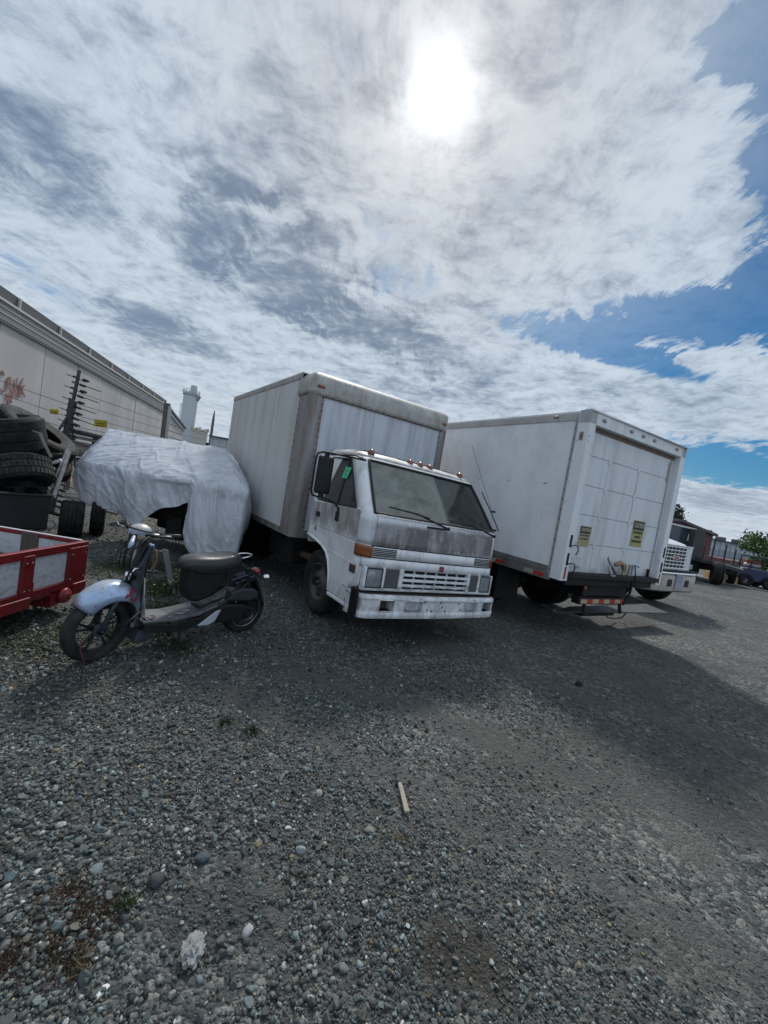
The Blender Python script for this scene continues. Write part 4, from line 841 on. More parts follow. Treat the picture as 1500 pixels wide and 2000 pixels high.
def truck_two():
    T = thing('delivery_truck', 'white box truck seen from behind with roll-up door, two caution signs and a tail lift', 'truck', (2.328, 5.154, 0), .5404)
    Wd, Ld = 2.44, 6.4
    MB().box(.02, Wd-.02, .16, Ld, .86, 2.97).build('van_body', W2F, T)
    MB().box(-.002, .018, .20, Ld, .975, 2.875).build('side_panel', W2, T); MB().box(Wd-.018, Wd+.002, .20, Ld, .975, 2.875).build('side_panel', W2, T)
    for x0, x1, nx in ((-.012, .02, -1), (Wd-.02, Wd+.012, 1)):
        MB().prism([(x0 if nx < 0 else x1, 2.87), (x0 if nx < 0 else x1, 2.96), ((x0+.03) if nx < 0 else (x1-.03), 2.995), ((x0+.06) if nx < 0 else (x1-.06), 2.995), ((x0+.06) if nx < 0 else (x1-.06), 2.87)], 'y', .16, Ld).build('roof_rail', CAPM2, T, bevel=.004)
        MB().box(x0, x1, .17, Ld, .905, .985).build('side_rail', RAIL2, T, bevel=.003); MB().box(x0-.004*(nx < 0), x1+.004*(nx > 0), .17, Ld, .805, .90).build('bottom_rail', RAIL2, T, bevel=.004)
    for i, y in enumerate(np.arange(.25, Ld-.3, .69)):
        MB().box(-.020, -.0165, y, y+.16, .828, .875).build('reflector_tape', REDT, T); MB().box(-.020, -.0165, y+.165, y+.32, .828, .875).build('reflector_tape', SILT, T)
    MB().box(0, Wd, .1, Ld, 2.975, 2.99).build('roof_sheet', W2F, T)
    rivets([(-.012, y, .945) for y in np.arange(.3, Ld, .22)]+[(-.012, y, .86) for y in np.arange(.3, Ld, .31)], (-1, 0, 0), .010, STEEL, T)
    rivets([(-.014, y, 2.885) for y in np.arange(.3, Ld, .16)], (-1, 0, 0), .007, RAIL2, T)
    SC = pmat('scuff', (.12, .12, .125), .7)
    for (px, py, r_s) in ((993, 939, .022), (1064, 944, .028), (935, 935, .02), (1057, 1012, .012), (955, 948, .012), (1022, 975, .010), (985, 1030, .009), (1040, 880, .008)):
        P_ = Matrix.Rotation(-.5404, 4, 'Z') @ Matrix.Translation((-2.328, -5.154, 0)) @ Vector(at_pl(px, py, (2.328, 5.154, 0), (math.cos(.5404), math.sin(.5404), 0)))
        MB().ball((-.0015, P_.y, P_.z), (.002, r_s, r_s*.35), 8, 5).build('scuff_mark', SC, T)
        if r_s > .015: MB().ball((-.0015, P_.y-.03, P_.z+.012), (.002, r_s*.3, r_s*.5), 8, 5).build('scuff_mark', SC, T)
    # rear frame posts
    for sx in (0, 1):
        X = (lambda x: x) if not sx else (lambda x: Wd-x)
        def bx(a, b, *r): 
            a, b = sorted((X(a), X(b))); return MB().box(a, b, *r)
        bx(-.012, .125, 0, .165, .84, 3.0).build('rear_post', W2F, T, bevel=.006)
        bx(-.016, -.011, .165, .20, .84, 2.93).build('post_trim', pmat('post_trim_m%d' % sx, (.42, .42, .42), .5, .3, var=.15), T)
        if not sx:
            bx(-.0165, -.0155, .172, .188, .90, 2.90).build('trim_slot', pmat('trim_tan', (.30, .29, .28), .6, var=.4, vs=9), T)
            rivets([(-.017, .18, z) for z in np.arange(.95, 2.9, .13)], (-1, 0, 0), .009, CHAS, T)
            rivets([(-.013, .14, z) for z in np.arange(1.05, 2.7, .26)], (-1, 0, 0), .006, BLK, T)
        for z0, z1 in ((1.275, 1.435), (1.04, 1.205)):
            l = MB(); pts = [(X(.055)+.018*math.cos(a), (z0+z1)/2+(.062 if math.sin(a) > 0 else -.062)+.018*math.sin(a)) for a in np.linspace(0, 2*pi, 16, endpoint=False)]
            l.prism(pts, 'y', -.010, .0).build('tail_lamp', BLK, T, bevel=.003)
        bx(.036, .070, -.003, .0, .865, 1.02).build('reflector_tape', REDT, T)
    for z, dz in ((1.29, -.10), (1.06, -.12)):
        MB().tube([(.055, -.015, z), (.10, -.04, z+.02), (.15, -.05, z+.005), (.165, -.05, z-.05), (.13, -.05, z+dz)], .007, 6).build('lamp_cable', BLK, T, True)
    MB().box(-.012, Wd+.012, .0, .16, 2.83, 3.0).build('header', W2F, T, bevel=.006)
    MB().hexa([(-.012, -.012, 2.985), (Wd+.03, -.05, 2.975), (Wd+.03, .1, 2.99), (-.012, .1, 2.995), (-.012, -.012, 3.005), (Wd+.09, -.03, 2.985), (Wd+.09, .1, 3.005), (-.012, .1, 3.01)]).build('rain_gutter', W2F, T)
    for x in (.27, .90, 1.20, 1.50, 2.15):
        MB().ball((x, -.002, 2.915), (.05, .014, .024), 14, 6).build('marker_lamp', PALE, T, True)
    MB().ball((-.014, .5, 2.93), (.014, .05, .022), 12, 6).build('marker_lamp', PALE, T, True)
    MB().box(-.020, -.012, .06, .11, 2.62, 2.72).build('latch_plate', pmat('tan_latch', (.30, .24, .20), .6), T); MB().box(-.022, -.019, .07, .085, 2.645, 2.69).build('latch_slot', BLK, T)
    rivets([(.01, -.002, z) for z in (2.62, 2.66)]+[(.03, -.002, z) for z in (2.60, 2.68)], (0, -1, 0), .007, RAIL2, T)
    # roll-up door
    yd = .10; x0, x1 = .125, Wd-.125; cells = [.125, .69, 1.42, Wd-.125]
    zs = [.945, 1.33, 1.71, 2.09, 2.47, 2.83]
    d = MB().box(x0, x1, yd+.01, yd+.02, .94, 2.84).build('roll_up_door', SEAMD, T)
    for i in range(5):
        MB().box(x0+.002, x1-.002, yd-.012, yd+.01, zs[i]+.0025, zs[i+1]-.0025).build('door_panel', W2D, d, bevel=.003)
    for xx in cells[1:3]:
        MB().box(xx-.008, xx+.008, yd-.0145, yd-.012, .96, 2.47).build('hinge_strip', pmat('strip%d' % (xx*10), (.60, .615, .64), .6, grime=[dict(col=(.12, .11, .10), amt=.5, sx=20, sz=2, th=.55)]), d)
        for z in zs[1:5]: MB().box(xx-.03, xx+.03, yd-.020, yd-.012, z-.04, z+.04).build('hinge', W2D, d, bevel=.003)
    MB().box(x1-.09, x1-.05, yd-.014, yd-.0125, 1.0, 2.8).build('door_track', pmat('track_grey', (.34, .345, .35), .5, .3), T)
    MB().box(x1-.004, x1+.002, .02, yd+.02, .94, 2.84).build('jamb', W2F, T)
    for xx in (.16, x1-.13): MB().box(xx, xx+.022, yd-.018, yd-.0125, 2.42, 2.72).build('strap', pmat('strap%d' % (xx*10), (.42, .31, .17), .8, var=.3, vs=20), d)
    MB().box(x0, x1, yd-.016, yd-.0125, 2.77, 2.825).build('top_seal', pmat('brown_seal', (.22, .15, .12), .7, var=.4, vs=9), d)
    MB().box(.20, .47, yd-.0165, yd-.013, 1.0, 1.15).build('pocket_plate', pmat('pocket', (.52, .58, .60), .5, grime=[dict(col=(.12, .10, .09), amt=.7, sx=6, sz=6, z=(.98, 1.03, .02), th=.4, wob=.02)]), d, bevel=.004)
    # signs
    YEL = pmat('sign_yellow', (.34, .33, .09), .55, var=.2, vs=12, grime=[dict(col=(.42, .40, .30), amt=.6, sx=12, sz=12, th=.55)]); YEL2 = pmat('sign_yellow_faded', (.42, .38, .20), .6, var=.25, vs=12, grime=[dict(col=(.30, .22, .14), amt=.6, sx=10, sz=6, th=.52)])
    SBK = pmat('sign_black', (.018, .018, .018), .55); SPL = pmat('sign_print', (.50, .50, .36), .6)
    def sign(cx, cz, w, h, yel, lines, rz=0):
        y = yd-.016
        s = MB().box(cx-w/2, cx+w/2, y-.002, y, cz-h/2, cz+h/2).build('caution_sign', yel, d)
        MB().box(cx-w/2+.008, cx+w/2-.008, y-.0045, y-.002, cz+h*.14, cz+h/2-.01).build('sign_band', SBK, s)
        text_part('CAUTION', h*.25, SPL, s, (cx, y-.006, cz+h*.31), (1, 0, 0), (0, 0, 1), width=w*.84)
        for i, t in enumerate(lines): text_part(t, h*.12, SBK, s, (cx, y-.0035, cz+h*.04-h*.17*i), (1, 0, 0), (0, 0, 1), width=min(w*.82, w*.09*len(t)+.01))
    sign(.445, 1.432, .235, .27, YEL2, ('STAY BACK', 'OF GATE')); sign(1.70, 1.575, .30, .385, YEL, ('THIS VEHICLE', 'MAKES', 'FREQUENT STOPS'))
    # tail fittings
    MB().box(.12, Wd-.1, -.03, .12, .885, .945).build('rear_sill', CHAS, T, bevel=.006); MB().box(.16, Wd-.16, .04, .12, .775, .885).build('rear_beam', CHAS, T, bevel=.01)
    h = MB().tube([(1.0, .03, 1.16), (.97, .02, 1.19), (.95, .01, 1.17), (1.06, -.01, 1.06), (1.16, -.02, .97)], [.012, .012, .014, .02, .02], 8).build('latch_handle', STEEL, T, True)
    MB().tube([(1.02, 0, 1.10), (1.0, -.01, 1.02), (1.03, -.02, .95), (1.12, -.02, .94), (1.18, 0, 1.0), (1.12, .01, 1.08)], .014, 8).build('latch_bracket', GALV, h, True)
    MB().tube([(1.14, 0, 1.10), (1.22, -.02, 1.14), (1.28, -.02, 1.12), (1.30, -.02, 1.04)], [.03, .035, .03, .015], 8).build('grip', pmat('tan_grip', (.34, .22, .15), .6), h, True)
    MB().box(1.37, 1.43, .0, .03, .96, 1.13).build('lock_plate', pmat('lock_yellow', (.38, .33, .15), .6, var=.4, vs=25), T, bevel=.006); MB().box(1.385, 1.415, -.012, .0, 1.02, 1.10).build('lock_knob', STEEL, T, bevel=.006)
    m = MB().box(1.52, 1.62, .0, .03, .95, 1.12).build('lift_control', GALV, T, bevel=.01)
    MB().tube([(1.60, -.02, 1.12), (1.63, -.03, 1.0), (1.68, -.04, .80)], .009, 6).build('control_cable', BLK, T); MB().tube([(1.58, -.02, 1.12), (1.70, -.03, 1.10)], .010, 6).build('control_lever', pmat('lever_blue', (.12, .22, .45), .4), T)
    MB().box(2.12, 2.14, .03, .07, .95, 1.07).build('stop_peg', BLK, T)
    # tail lift: arms, bumper with striped tape, folded platform
    MB().box(.62, 1.80, .10, .22, .50, .60).build('rear_bumper', CHAS, T, bevel=.008)
    for i in range(8):
        x = .66+.137*i; MB().box(x, x+.137, .096, .100, .515, .575).build('striped_tape', REDT if i % 2 else SILT2, T)
    for x in (.78, 1.66): MB().tube([(x, .12, .88), (x+.02, .16, .62), (x+.02, .10, .36)], .025, 8).build('lift_arm', CHAS, T)
    MB().tube([(1.62, -.02, .90), (1.64, .0, .70), (1.56, .02, .52)], .02, 8).build('lift_strut', CHAS, T)
    MB().box(.70, 1.75, .12, .16, .62, .88).build('under_panel', CHAS, T)
    MB().ball((.62, .05, .74), (.03, .02, .04), 10, 8).build('lamp', REDL, T, True)
    PLT = pmat('tail_lift_steel', (.07, .075, .08), .55, .5, var=.4, vs=8, bump=.5, bs=120)
    inv = Matrix.Rotation(-.5404, 4, 'Z') @ Matrix.Translation((-2.328, -5.154, 0))
    q = [inv @ Vector(at_z(*k)) for k in ((1084, 1193, .30), (1306, 1197, .30), (1262, 1179, .32), (1112, 1184, .32))]
    MB().hexa([tuple(p-Vector((0, 0, .035 if i in (0, 3) else .008))) for i, p in enumerate(q)]+[tuple(p) for p in q]).build('lift_platform', PLT, T, bevel=.004)
    m_ = (q[0]*.55+q[1]*.45)+Vector((0, .25, 0)); MB().box(m_.x-.45, m_.x+.45, m_.y-.05, m_.y+.1, .16, .27).build('platform_beam', CHAS, T, bevel=.01)
    k0, k1 = inv @ Vector(at_z(1060, 1180, .12)), inv @ Vector(at_z(1083, 1192, .12)); MB().tube([k0, k1], .022, 6).build('loose_bar', GALV, T)
    k0 = [inv @ Vector(at_z(*k)) for k in ((1180, 1196, .25), (1186, 1206, .12), (1200, 1208, .06), (1215, 1206, .08), (1222, 1198, .24))]; MB().tube(k0, .012, 6).build('hanging_hose', BLK, T, True)
    # axle, dual wheels, chassis
    RM = pmat('dark_rim', (.06, .06, .062), .6, .3, var=.4)
    for x, o in ((.20, -1), (.46, -1), (Wd-.46, 1), (Wd-.20, 1)): disc_wheel(T, (x, 1.75, .46), (1, 0, 0), .46, .225, .27, RM, o, 0)
    MB().tube([(.2, 1.75, .46), (Wd-.2, 1.75, .46)], .08, 10).build('axle', CHAS, T); MB().ball((1.22, 1.75, .46), .2, 12, 8).build('differential', CHAS, T, True)
    for x in (.78, 1.58): MB().box(x, x+.09, .2, Ld+1.8, .58, .83).build('chassis_rail', CHAS, T)
    for y in np.arange(.4, Ld, .6): MB().box(.05, Wd-.05, y, y+.07, .83, .90).build('cross_member', CHAS, T)
    for x in (.08, Wd-.58): MB().box(x, x+.5, 1.10, 1.12, .28, .80).build('mud_flap', BLK, T)
    MB().box(.1, .6, 3.0, 4.2, .42, .8).build('side_tank', CHAS, T, bevel=.04)
    # cab in front (hidden from this side but there)
    MB().prism([(Ld+.15, .6), (Ld+.15, 2.35), (Ld+.3, 2.45), (Ld+1.2, 2.4), (Ld+1.6, 1.7), (Ld+2.7, 1.55), (Ld+2.8, .6)], 'x', .22, Wd-.22).build('cab', W2F, T, bevel=.05)
    for x in (.35, Wd-.35): disc_wheel(T, (x, Ld+1.9, .46), (1, 0, 0), .46, .24, .27, RM, -1 if x < 1 else 1, 0)
    return T
CAPM2 = pmat('van_roof_rail', (.46, .455, .44), .5, .2, var=.12, vs=2, grime=[dict(col=(.30, .28, .24), amt=.5, sx=3, sz=3, th=.52)])
RAIL2 = pmat('van_alu_rail', (.24, .24, .235), .5, .4, var=.25, vs=4, grime=[dict(col=(.12, .10, .09), amt=.5, sx=5, sz=5, th=.55)])
REDT = pmat('red_tape', (.42, .035, .03), .4, var=.15, vs=20); SILT = pmat('silver_tape', (.45, .45, .43), .4, .3, var=.2, vs=20); SILT2 = pmat('tan_tape', (.48, .38, .24), .5, var=.2, vs=20)
SEAMD = pmat('door_joint', (.26, .27, .285), .7)
truck_two()

# ------------------------------------------------------------------ truck 3: bonneted truck nose with a wide grille
def truck_three():
    T = thing('bonneted_truck', 'white bonneted truck with barred grille and red letters, nose beyond the roll-up door', 'truck', (6.229, 8.8, 0), .52)
    cx = .42; WH = pmat('glossy_white', (.72, .74, .77), .3, var=.04, coat=.5); CRM = pmat('grille_cream', (.78, .80, .82), .4, var=.08); TAN = pmat('tan_bumper', (.40, .375, .33), .5, .2, var=.2, vs=5, grime=[dict(col=(.18, .15, .12), amt=.5, sx=6, sz=6, th=.56)])
    # hood: loft of cross sections going back
    def sec(y, w, z0, zt, r):
        P = []
        for a in np.linspace(0, pi/2, 6): P.append((cx-w+r-r*math.cos(a), y, zt-r*.75+r*.75*math.sin(a)))
        P += [(cx-w*.4, y, zt+.025), (cx, y, zt+.035), (cx+w*.4, y, zt+.025)]
        for a in np.linspace(pi/2, 0, 6): P.append((cx+w-r+r*math.cos(a), y, zt-r*.75+r*.75*math.sin(a)))
        return [(P[0][0], y, z0)]+P+[(P[-1][0], y, z0)]
    rows = [sec(.16, .72, .86, 1.36, .16), sec(.20, .80, .84, 1.42, .2), sec(.32, .86, .84, 1.50, .24), sec(.7, .92, .86, 1.58, .26), sec(1.3, .98, .9, 1.66, .28), sec(1.9, 1.0, .95, 1.72, .28)]
    MB().grid(rows, True).build('bonnet', WH, T, True, ang=70, solid=.01)
    # grille
    gx0, gx1, gz0, gz1 = cx-.50, cx+.44, .95, 1.42
    MB().box(cx-.74, cx+.76, .16, .20, .885, 1.44).build('grille_shell', WH, T, bevel=.04, seg=3)
    MB().box(gx0, gx1, .148, .158, gz0, gz1).build('grille_back', BLK, T)
    for i in range(7): z = gz0+(gz1-gz0)*i/6; MB().box(gx0-.01, gx1+.16, .128, .15, z-.010, z+.010).build('grille_bar', CRM, T, bevel=.004)
    for i in range(7): x = gx0+(gx1-gx0)*i/6; MB().box(x-.004, x+.004, .140, .152, gz0, gz1).build('grille_upright', CRM, T)
    for z in (gz0-.03, gz1+.03): MB().box(gx0-.02, gx1+.26, .125, .16, z-.018, z+.018).build('grille_frame', CHR, T, bevel=.006)
    eb = MB().box(cx-.135, cx+.135, .108, .13, 1.145, 1.225).build('emblem', CRM, T, bevel=.008)
    text_part('GMC', .095, pmat('emblem_red', (.40, .03, .025), .4), eb, (cx, .106, 1.185), (1, 0, 0), (0, 0, 1), width=.26)
    # fenders and lamps
    for s in (-1, 1):
        F = []
        for y, zt, xo in ((.25, 1.02, .92), (.4, 1.14, 1.02), (.8, 1.22, 1.10), (1.25, 1.18, 1.12), (1.6, 1.0, 1.10)):
            F.append([(cx+s*.70, y, zt-.02), (cx+s*(xo-.12), y, zt), (cx+s*xo, y, zt-.12), (cx+s*xo, y, .72)])
        MB().grid(F, s > 0).build('fender', WH, T, True, solid=.01)
        hl = MB().box(cx+s*.86-.10, cx+s*.86+.10, .19, .26, .93, 1.06).build('headlight', BLK, T, bevel=.02)
        MB().box(cx+s*.86-.08, cx+s*.86+.08, .178, .19, .945, 1.045).build('lens', LENS, hl, bevel=.01)
        disc_wheel(T, (cx+s*.92, .95, .46), (1, 0, 0), .46, .24, .27, pmat('rim3_%d' % s, (.2, .2, .2), .5, .4), s, 5)
    # bumper
    lx = np.linspace(-1.14, 1.14, 17); R = []
    for z, d in ((.44, .02), (.47, -.01), (.78, -.01), (.82, .02), (.825, .12)): R.append([(cx+x, .0+.22*abs(x/1.14)**5+d, z) for x in lx])
    MB().grid(R).build('bumper', TAN, T, True, ang=40, solid=.012)
    MB().tube([(cx+x, -.0+.22*abs(x/1.14)**5, .845) for x in lx], .028, 10).build('bumper_rail', CHR, T, True)
    MB().box(cx-1.05, cx+1.05, .10, .2, .62, .90).build('cross_beam', CHAS, T)
    for x in (cx-.36, cx+.36): MB().box(x-.10, x+.10, -.016, -.009, .56, .72).build('bumper_opening', BLK, T, bevel=.006)
    MB().box(cx-.155, cx+.145, -.036, -.025, .50, .66).build('number_plate', pmat('plate_grey', (.34, .37, .42), .5, var=.3, vs=30), T, bevel=.006); MB().box(cx-.15, cx+.14, -.034, -.022, .665, .83).build('plate_bracket', pmat('plate_blue', (.26, .32, .42), .5, var=.25, vs=22), T, bevel=.006)
    # cab and frame behind
    MB().prism([(1.9, .9), (1.9, 1.72), (2.3, 2.3), (3.4, 2.32), (3.4, .9)], 'x', cx-.98, cx+.98).build('cab', WH, T, bevel=.06)
    MB().prism([(1.94, 1.76), (2.29, 2.27), (2.27, 2.28), (1.90, 1.77)], 'x', cx-.85, cx+.85).build('windscreen', BLK, T)
    for x in (cx-.45, cx+.38): MB().box(x, x+.08, .3, 7.5, .58, .82).build('chassis_rail', CHAS, T)
    for x in (cx-.92, cx+.92): disc_wheel(T, (x, 6.3, .46), (1, 0, 0), .46, .26, .27, RIMD, -1 if x < cx else 1, 0)
RIMD = pmat('rim_dark', (.10, .10, .10), .6, .3)
truck_three()

# ------------------------------------------------------------------ flatbed beyond, buildings, pallets, machine
def wbox(m, A, B, th, z0, z1, z0b=None, z1b=None):
    """box standing along the ground line A-B, th thick away from the viewer, heights may differ at the ends"""
    A = np.array(A[:2], float); B = np.array(B[:2], float); d = (B-A)/np.linalg.norm(B-A); nn = np.array([-d[1], d[0]])
    if nn[1] < 0: nn = -nn
    z0b = z0 if z0b is None else z0b; z1b = z1 if z1b is None else z1b
    C, D = B+nn*th, A+nn*th
    return m.hexa([(*A, z0), (*B, z0b), (*C, z0b), (*D, z0), (*A, z1), (*B, z1b), (*C, z1b), (*D, z1)])
def flatbed():
    A = at_y(1371, 1092, 17.3); B = at_y(1448, 1112, 17.9)
    T = thing('flatbed_truck', 'dark flatbed lorry with stake posts and black wheels parked beyond the white bonnet', 'truck', (0, 0, 0))
    DK = pmat('flatbed_dark', (.035, .038, .042), .6, var=.3); GL = pmat('bluish_glass', (.05, .07, .085), .15, coat=.5); WF = pmat('cab_trim_white', (.62, .64, .66), .4)
    m = MB(); wbox(m, A, B, 2.3, A[2]-.14, A[2]+.03, B[2]-.14, B[2]+.03); m.build('deck', DK, T, bevel=.01)
    m = MB(); wbox(m, A+(B-A)*.35+[.0, -.02, 0], A+(B-A)*1.05+[0, -.02, 0], .03, A[2]-.03, A[2]+.01, B[2]-.03, B[2]+.01); m.build('edge_rail', GALV, T)
    for t, zt in ((.04, .55), (.25, 1.0), (.55, .86), (.80, .78), (.97, .5)):
        p = A+(B-A)*t; MB().box(p[0]-.022, p[0]+.022, p[1]+.04, p[1]+.08, p[2], p[2]+zt).build('stake', DK, T)
    for t in (.02, .28, .5, .75, 1.0):
        p = A+(B-A)*t+np.array([-.35, 2.2, 0]); MB().box(p[0]-.025, p[0]+.025, p[1], p[1]+.05, p[2], p[2]+.75).build('stake', DK, T)
    # bulkhead / sleeper and cab
    P = at_y(1362, 1034, 17.6); Q = at_y(1380, 1038, 17.6); R = at_y(1371, 1095, 17.6)
    m = MB(); wbox(m, (P[0]-.05, 17.6), (Q[0], 17.6), 1.9, .8, P[2]); m.build('bulkhead', pmat('bulkhead_dark', (.055, .06, .065), .6, var=.25, vs=3), T, bevel=.01)
    c0 = at_y(1300, 1020, 18.0); c1 = at_y(1361, 1034, 18.0)
    m = MB(); wbox(m, (c0[0], 18.0), (c1[0], 18.0), 1.6, .7, 1.45); m.build('cab', DK, T, bevel=.03)
    m = MB(); wbox(m, (c0[0], 18.04), (c1[0]-.2, 18.04), 1.5, 1.45, c0[2]-.02, None, c1[2]-.02); m.build('windscreen', GL, T)
    m = MB(); wbox(m, (c0[0], 17.98), (c1[0], 17.98), 1.6, c0[2]-.04, c0[2]+.03, c1[2]-.05, c1[2]+.02); m.build('cab_roof', WF, T, bevel=.01)
    for a, b in (((1350, 1034), (1343, 1056)), ((1353, 1036), (1348, 1056))):
        p, q = at_y(*a, 17.95), at_y(*b, 17.95); MB().tube([p, q], .035, 6).build('door_pillar', WF, T)
    p = at_y(1358, 1036, 17.8); MB().box(p[0]-.06, p[0]+.05, 17.75, 17.82, p[2]-.55, p[2]).build('mirror', WF, T, bevel=.02)
    for (px, py, Y, o) in ((1398, 1118, 17.0, 1), (1404, 1118, 17.35, 1), (1429, 1117, 18.6, 1)):
        p = at_y(px, py, Y); disc_wheel(T, (p[0], p[1], .46), (.85, -.5, 0), .47, .28, .26, pmat('flat_rim%d' % px, (.30, .32, .34), .5, .3), 1, 0)
    p = at_y(1395, 1112, 18.2); MB().box(p[0]-1.2, p[0]+1.0, 18.2, 19.2, .45, .80).build('chassis', CHAS, T)
    for dx in (0.1, 1.3): disc_wheel(T, (c0[0]+dx, 18.25, .46), (1, -.1, 0), .46, .26, .26, RIMD, 1, 0)
    m = MB(); wbox(m, (c0[0], 18.05), (c1[0]+.5, 18.05), 1.2, .38, .72); m.build('engine_bay', CHAS, T)
    MB().box(p[0]-1.9, p[0]-1.1, 17.6, 18.0, .30, .75).build('battery_box', CHAS, T, bevel=.02)
flatbed()
def far_buildings():
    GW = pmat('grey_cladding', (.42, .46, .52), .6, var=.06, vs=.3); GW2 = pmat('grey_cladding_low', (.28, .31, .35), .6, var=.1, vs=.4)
    RW = pmat('red_cladding', (.13, .055, .058), .7, var=.12, vs=.5); DKR = pmat('dark_roof', (.10, .105, .11), .7)
    # red shed between the trucks
    T = thing('red_shed', 'red gabled shed showing over the dark flatbed bulkhead', 'shed', (0, 0, 0))
    a = at_y(1318, 1016, 44); b = at_y(1393, 1045, 44); e = at_y(1330, 1019, 44)
    m = MB().prism([(a[0]-6, .0), (a[0]-6, a[2]-.6), (e[0], e[2]), (b[0], b[2]), (b[0], 0)], 'y', 44, 52); m.build('wall', RW, T)
    MB().prism([(a[0]-6, a[2]-.6), (e[0], e[2]), (b[0]+.3, b[2]-.1), (b[0]+.3, b[2]+.15), (e[0], e[2]+.25), (a[0]-6, a[2]-.35)], 'y', 43.7, 52.3).build('roof', DKR, T)
    # long grey warehouse on the right
    T = thing('warehouse', 'long pale grey warehouse behind the stake bed, darker band along its lower wall', 'warehouse', (0, 0, 0))
    a = at_y(1393, 1053, 62); b = at_y(1482, 1074, 62)
    b2 = a+(b-a)*1.9
    m = MB(); wbox(m, (a[0]-2, 62), (b2[0], 62+6), 20, 0, a[2]+.0, 0, b[2]+.2); m.build('wall', GW, T)
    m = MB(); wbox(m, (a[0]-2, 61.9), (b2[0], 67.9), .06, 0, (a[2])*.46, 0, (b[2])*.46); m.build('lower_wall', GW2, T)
    m = MB(); wbox(m, (a[0]-2.2, 61.7), (b2[0], 67.7), 20, a[2], a[2]+.16, b[2]+.2, b[2]+.36); m.build('roof', DKR, T)
    for k in range(14):
        t = k/13; p = np.array([a[0]-2, 61.86, 0])*(1-t)+np.array([b2[0], 67.86, 0])*t; MB().box(p[0]-.04, p[0]+.04, p[1]-.03, p[1], .1, a[2]-.05+(b[2]+.2-a[2])*t).build('cladding_rib', GW2, T)
    for px in (1412, 1445): q = at_y(px, 1056, 63); MB().box(q[0]-.5, q[0]+.5, 63, 64, a[2]-.1, a[2]+.55).build('roof_vent', DKR, T, bevel=.1)
    # red container-like fence / wall
    for i, (x0, x1, y0, hh) in enumerate(((1424, 1462, 1094, 0), (1462, 1510, 1101, 0))):
        p = at_y(x0, y0, 30); q = at_y(x1, y0+9, 30)
        T = thing('shipping_container', ('brick-red container wall behind the empty stake bed', 'faded red container behind the dark blue machine')[i], 'container', (0, 0, 0), 0, 'red containers in the far yard')
        m = MB(); wbox(m, (p[0], 30+i*.5), (q[0]-.08, 30+i*.5), 2.4, .05, p[2]-.1*i); m.build('shell', RW, T)
        for k in range(18):
            t = k/17; x = p[0]+(q[0]-.08-p[0])*t; MB().box(x-.05, x+.03, 29.95+i*.5, 30+i*.5, .15, p[2]-.15-.1*i).build('corrugation', RW, T)
    # concrete strip
    p, q = at_z(1408, 1141), at_z(1560, 1166)
    m = MB().add([(p[0]-1, p[1]-.1, .012), (q[0]+4, q[1]+.4, .012), (q[0]+6, q[1]+3.2, .012), (p[0]+1, p[1]+3.4, .012)], [(0, 1, 2, 3)]); struct(m.build('concrete_strip', pmat('concrete', (.16, .165, .17), .8, var=.25, vs=1.5), None))
    MB().add([(p[0]-1, p[1]-.22, .02), (q[0]+4, q[1]+.28, .02), (q[0]+4, q[1]+.40, .05), (p[0]-1, p[1]-.1, .05)], [(0, 1, 2, 3)]).build('kerb_edge', pmat('dark_kerb', (.04, .042, .05), .8), None)['kind'] = 'structure'
    WD = pmat('pallet_wood', (.46, .30, .13), .75, var=.3, vs=4)
    for i, (px, py, lab) in enumerate(((1430, 1135, 'pale wooden pallet stack next to the black lorry wheels'), (1445, 1138, 'wooden pallet stack in the middle of the row of three'), (1460, 1142, 'wooden pallet stack beside the dark blue machine'))):
        p = at_z(px, py+5); T = thing('pallet', lab, 'pallet', (p[0], p[1]+.9, 0), -.25, 'pallets along the concrete strip')
        for lv in range(2):
            z = .17*lv
            for k in range(5): MB().box(-.38+.165*k, -.38+.165*k+.11, -.4, .4, z+.13, z+.15).build('top_board', WD, T)
            for x in (-.38, -.05, .28): MB().box(x, x+.1, -.4, .4, z+.02, z+.13).build('block', WD, T)
            MB().box(-.38, .4, -.4, -.3, z+.0, z+.02).build('bottom_board', WD, T)
    # dark blue machine
    p = at_z(1478, 1149); T = thing('skid_loader', 'dark blue loader with open roll cage at the edge of the yard', 'machine', (p[0]+.2, p[1]+.6, 0), -.3)
    BL = pmat('machine_blue', (.025, .035, .085), .45, var=.25, vs=3, coat=.2)
    MB().prism([(-.75, .25), (-.85, .62), (-.6, .80), (.5, .82), (.8, .55), (.8, .25)], 'y', -.5, .5).build('body', BL, T, bevel=.04)
    MB().tube([(-.35, -.5, .8), (-.3, -.5, 1.35), (.55, -.5, 1.38), (.6, -.5, .75)], .035, 6).build('roll_cage', BLK, T); MB().tube([(-.35, .5, .8), (-.3, .5, 1.35), (.55, .5, 1.38), (.6, .5, .75)], .035, 6).build('roll_cage', BLK, T)
    MB().box(-.32, .58, -.5, .5, 1.35, 1.40).build('cage_roof', BLK, T, bevel=.01); MB().tube([(-.5, -.3, .95), (.1, -.3, .97)], .09, 10).build('cylinder_tank', GALV, T, True)
    MB().box(-.45, .1, -.35, .1, 1.05, 1.2).build('light_bar', pmat('orange_part', (.20, .06, .03), .6), T, bevel=.02)
    for x in (-.45, .45):
        for y in (-.55, .55): disc_wheel(T, (x, y, .28), (0, 1, 0), .28, .22, .14, BL, -1 if y < 0 else 1, 0)
far_buildings()

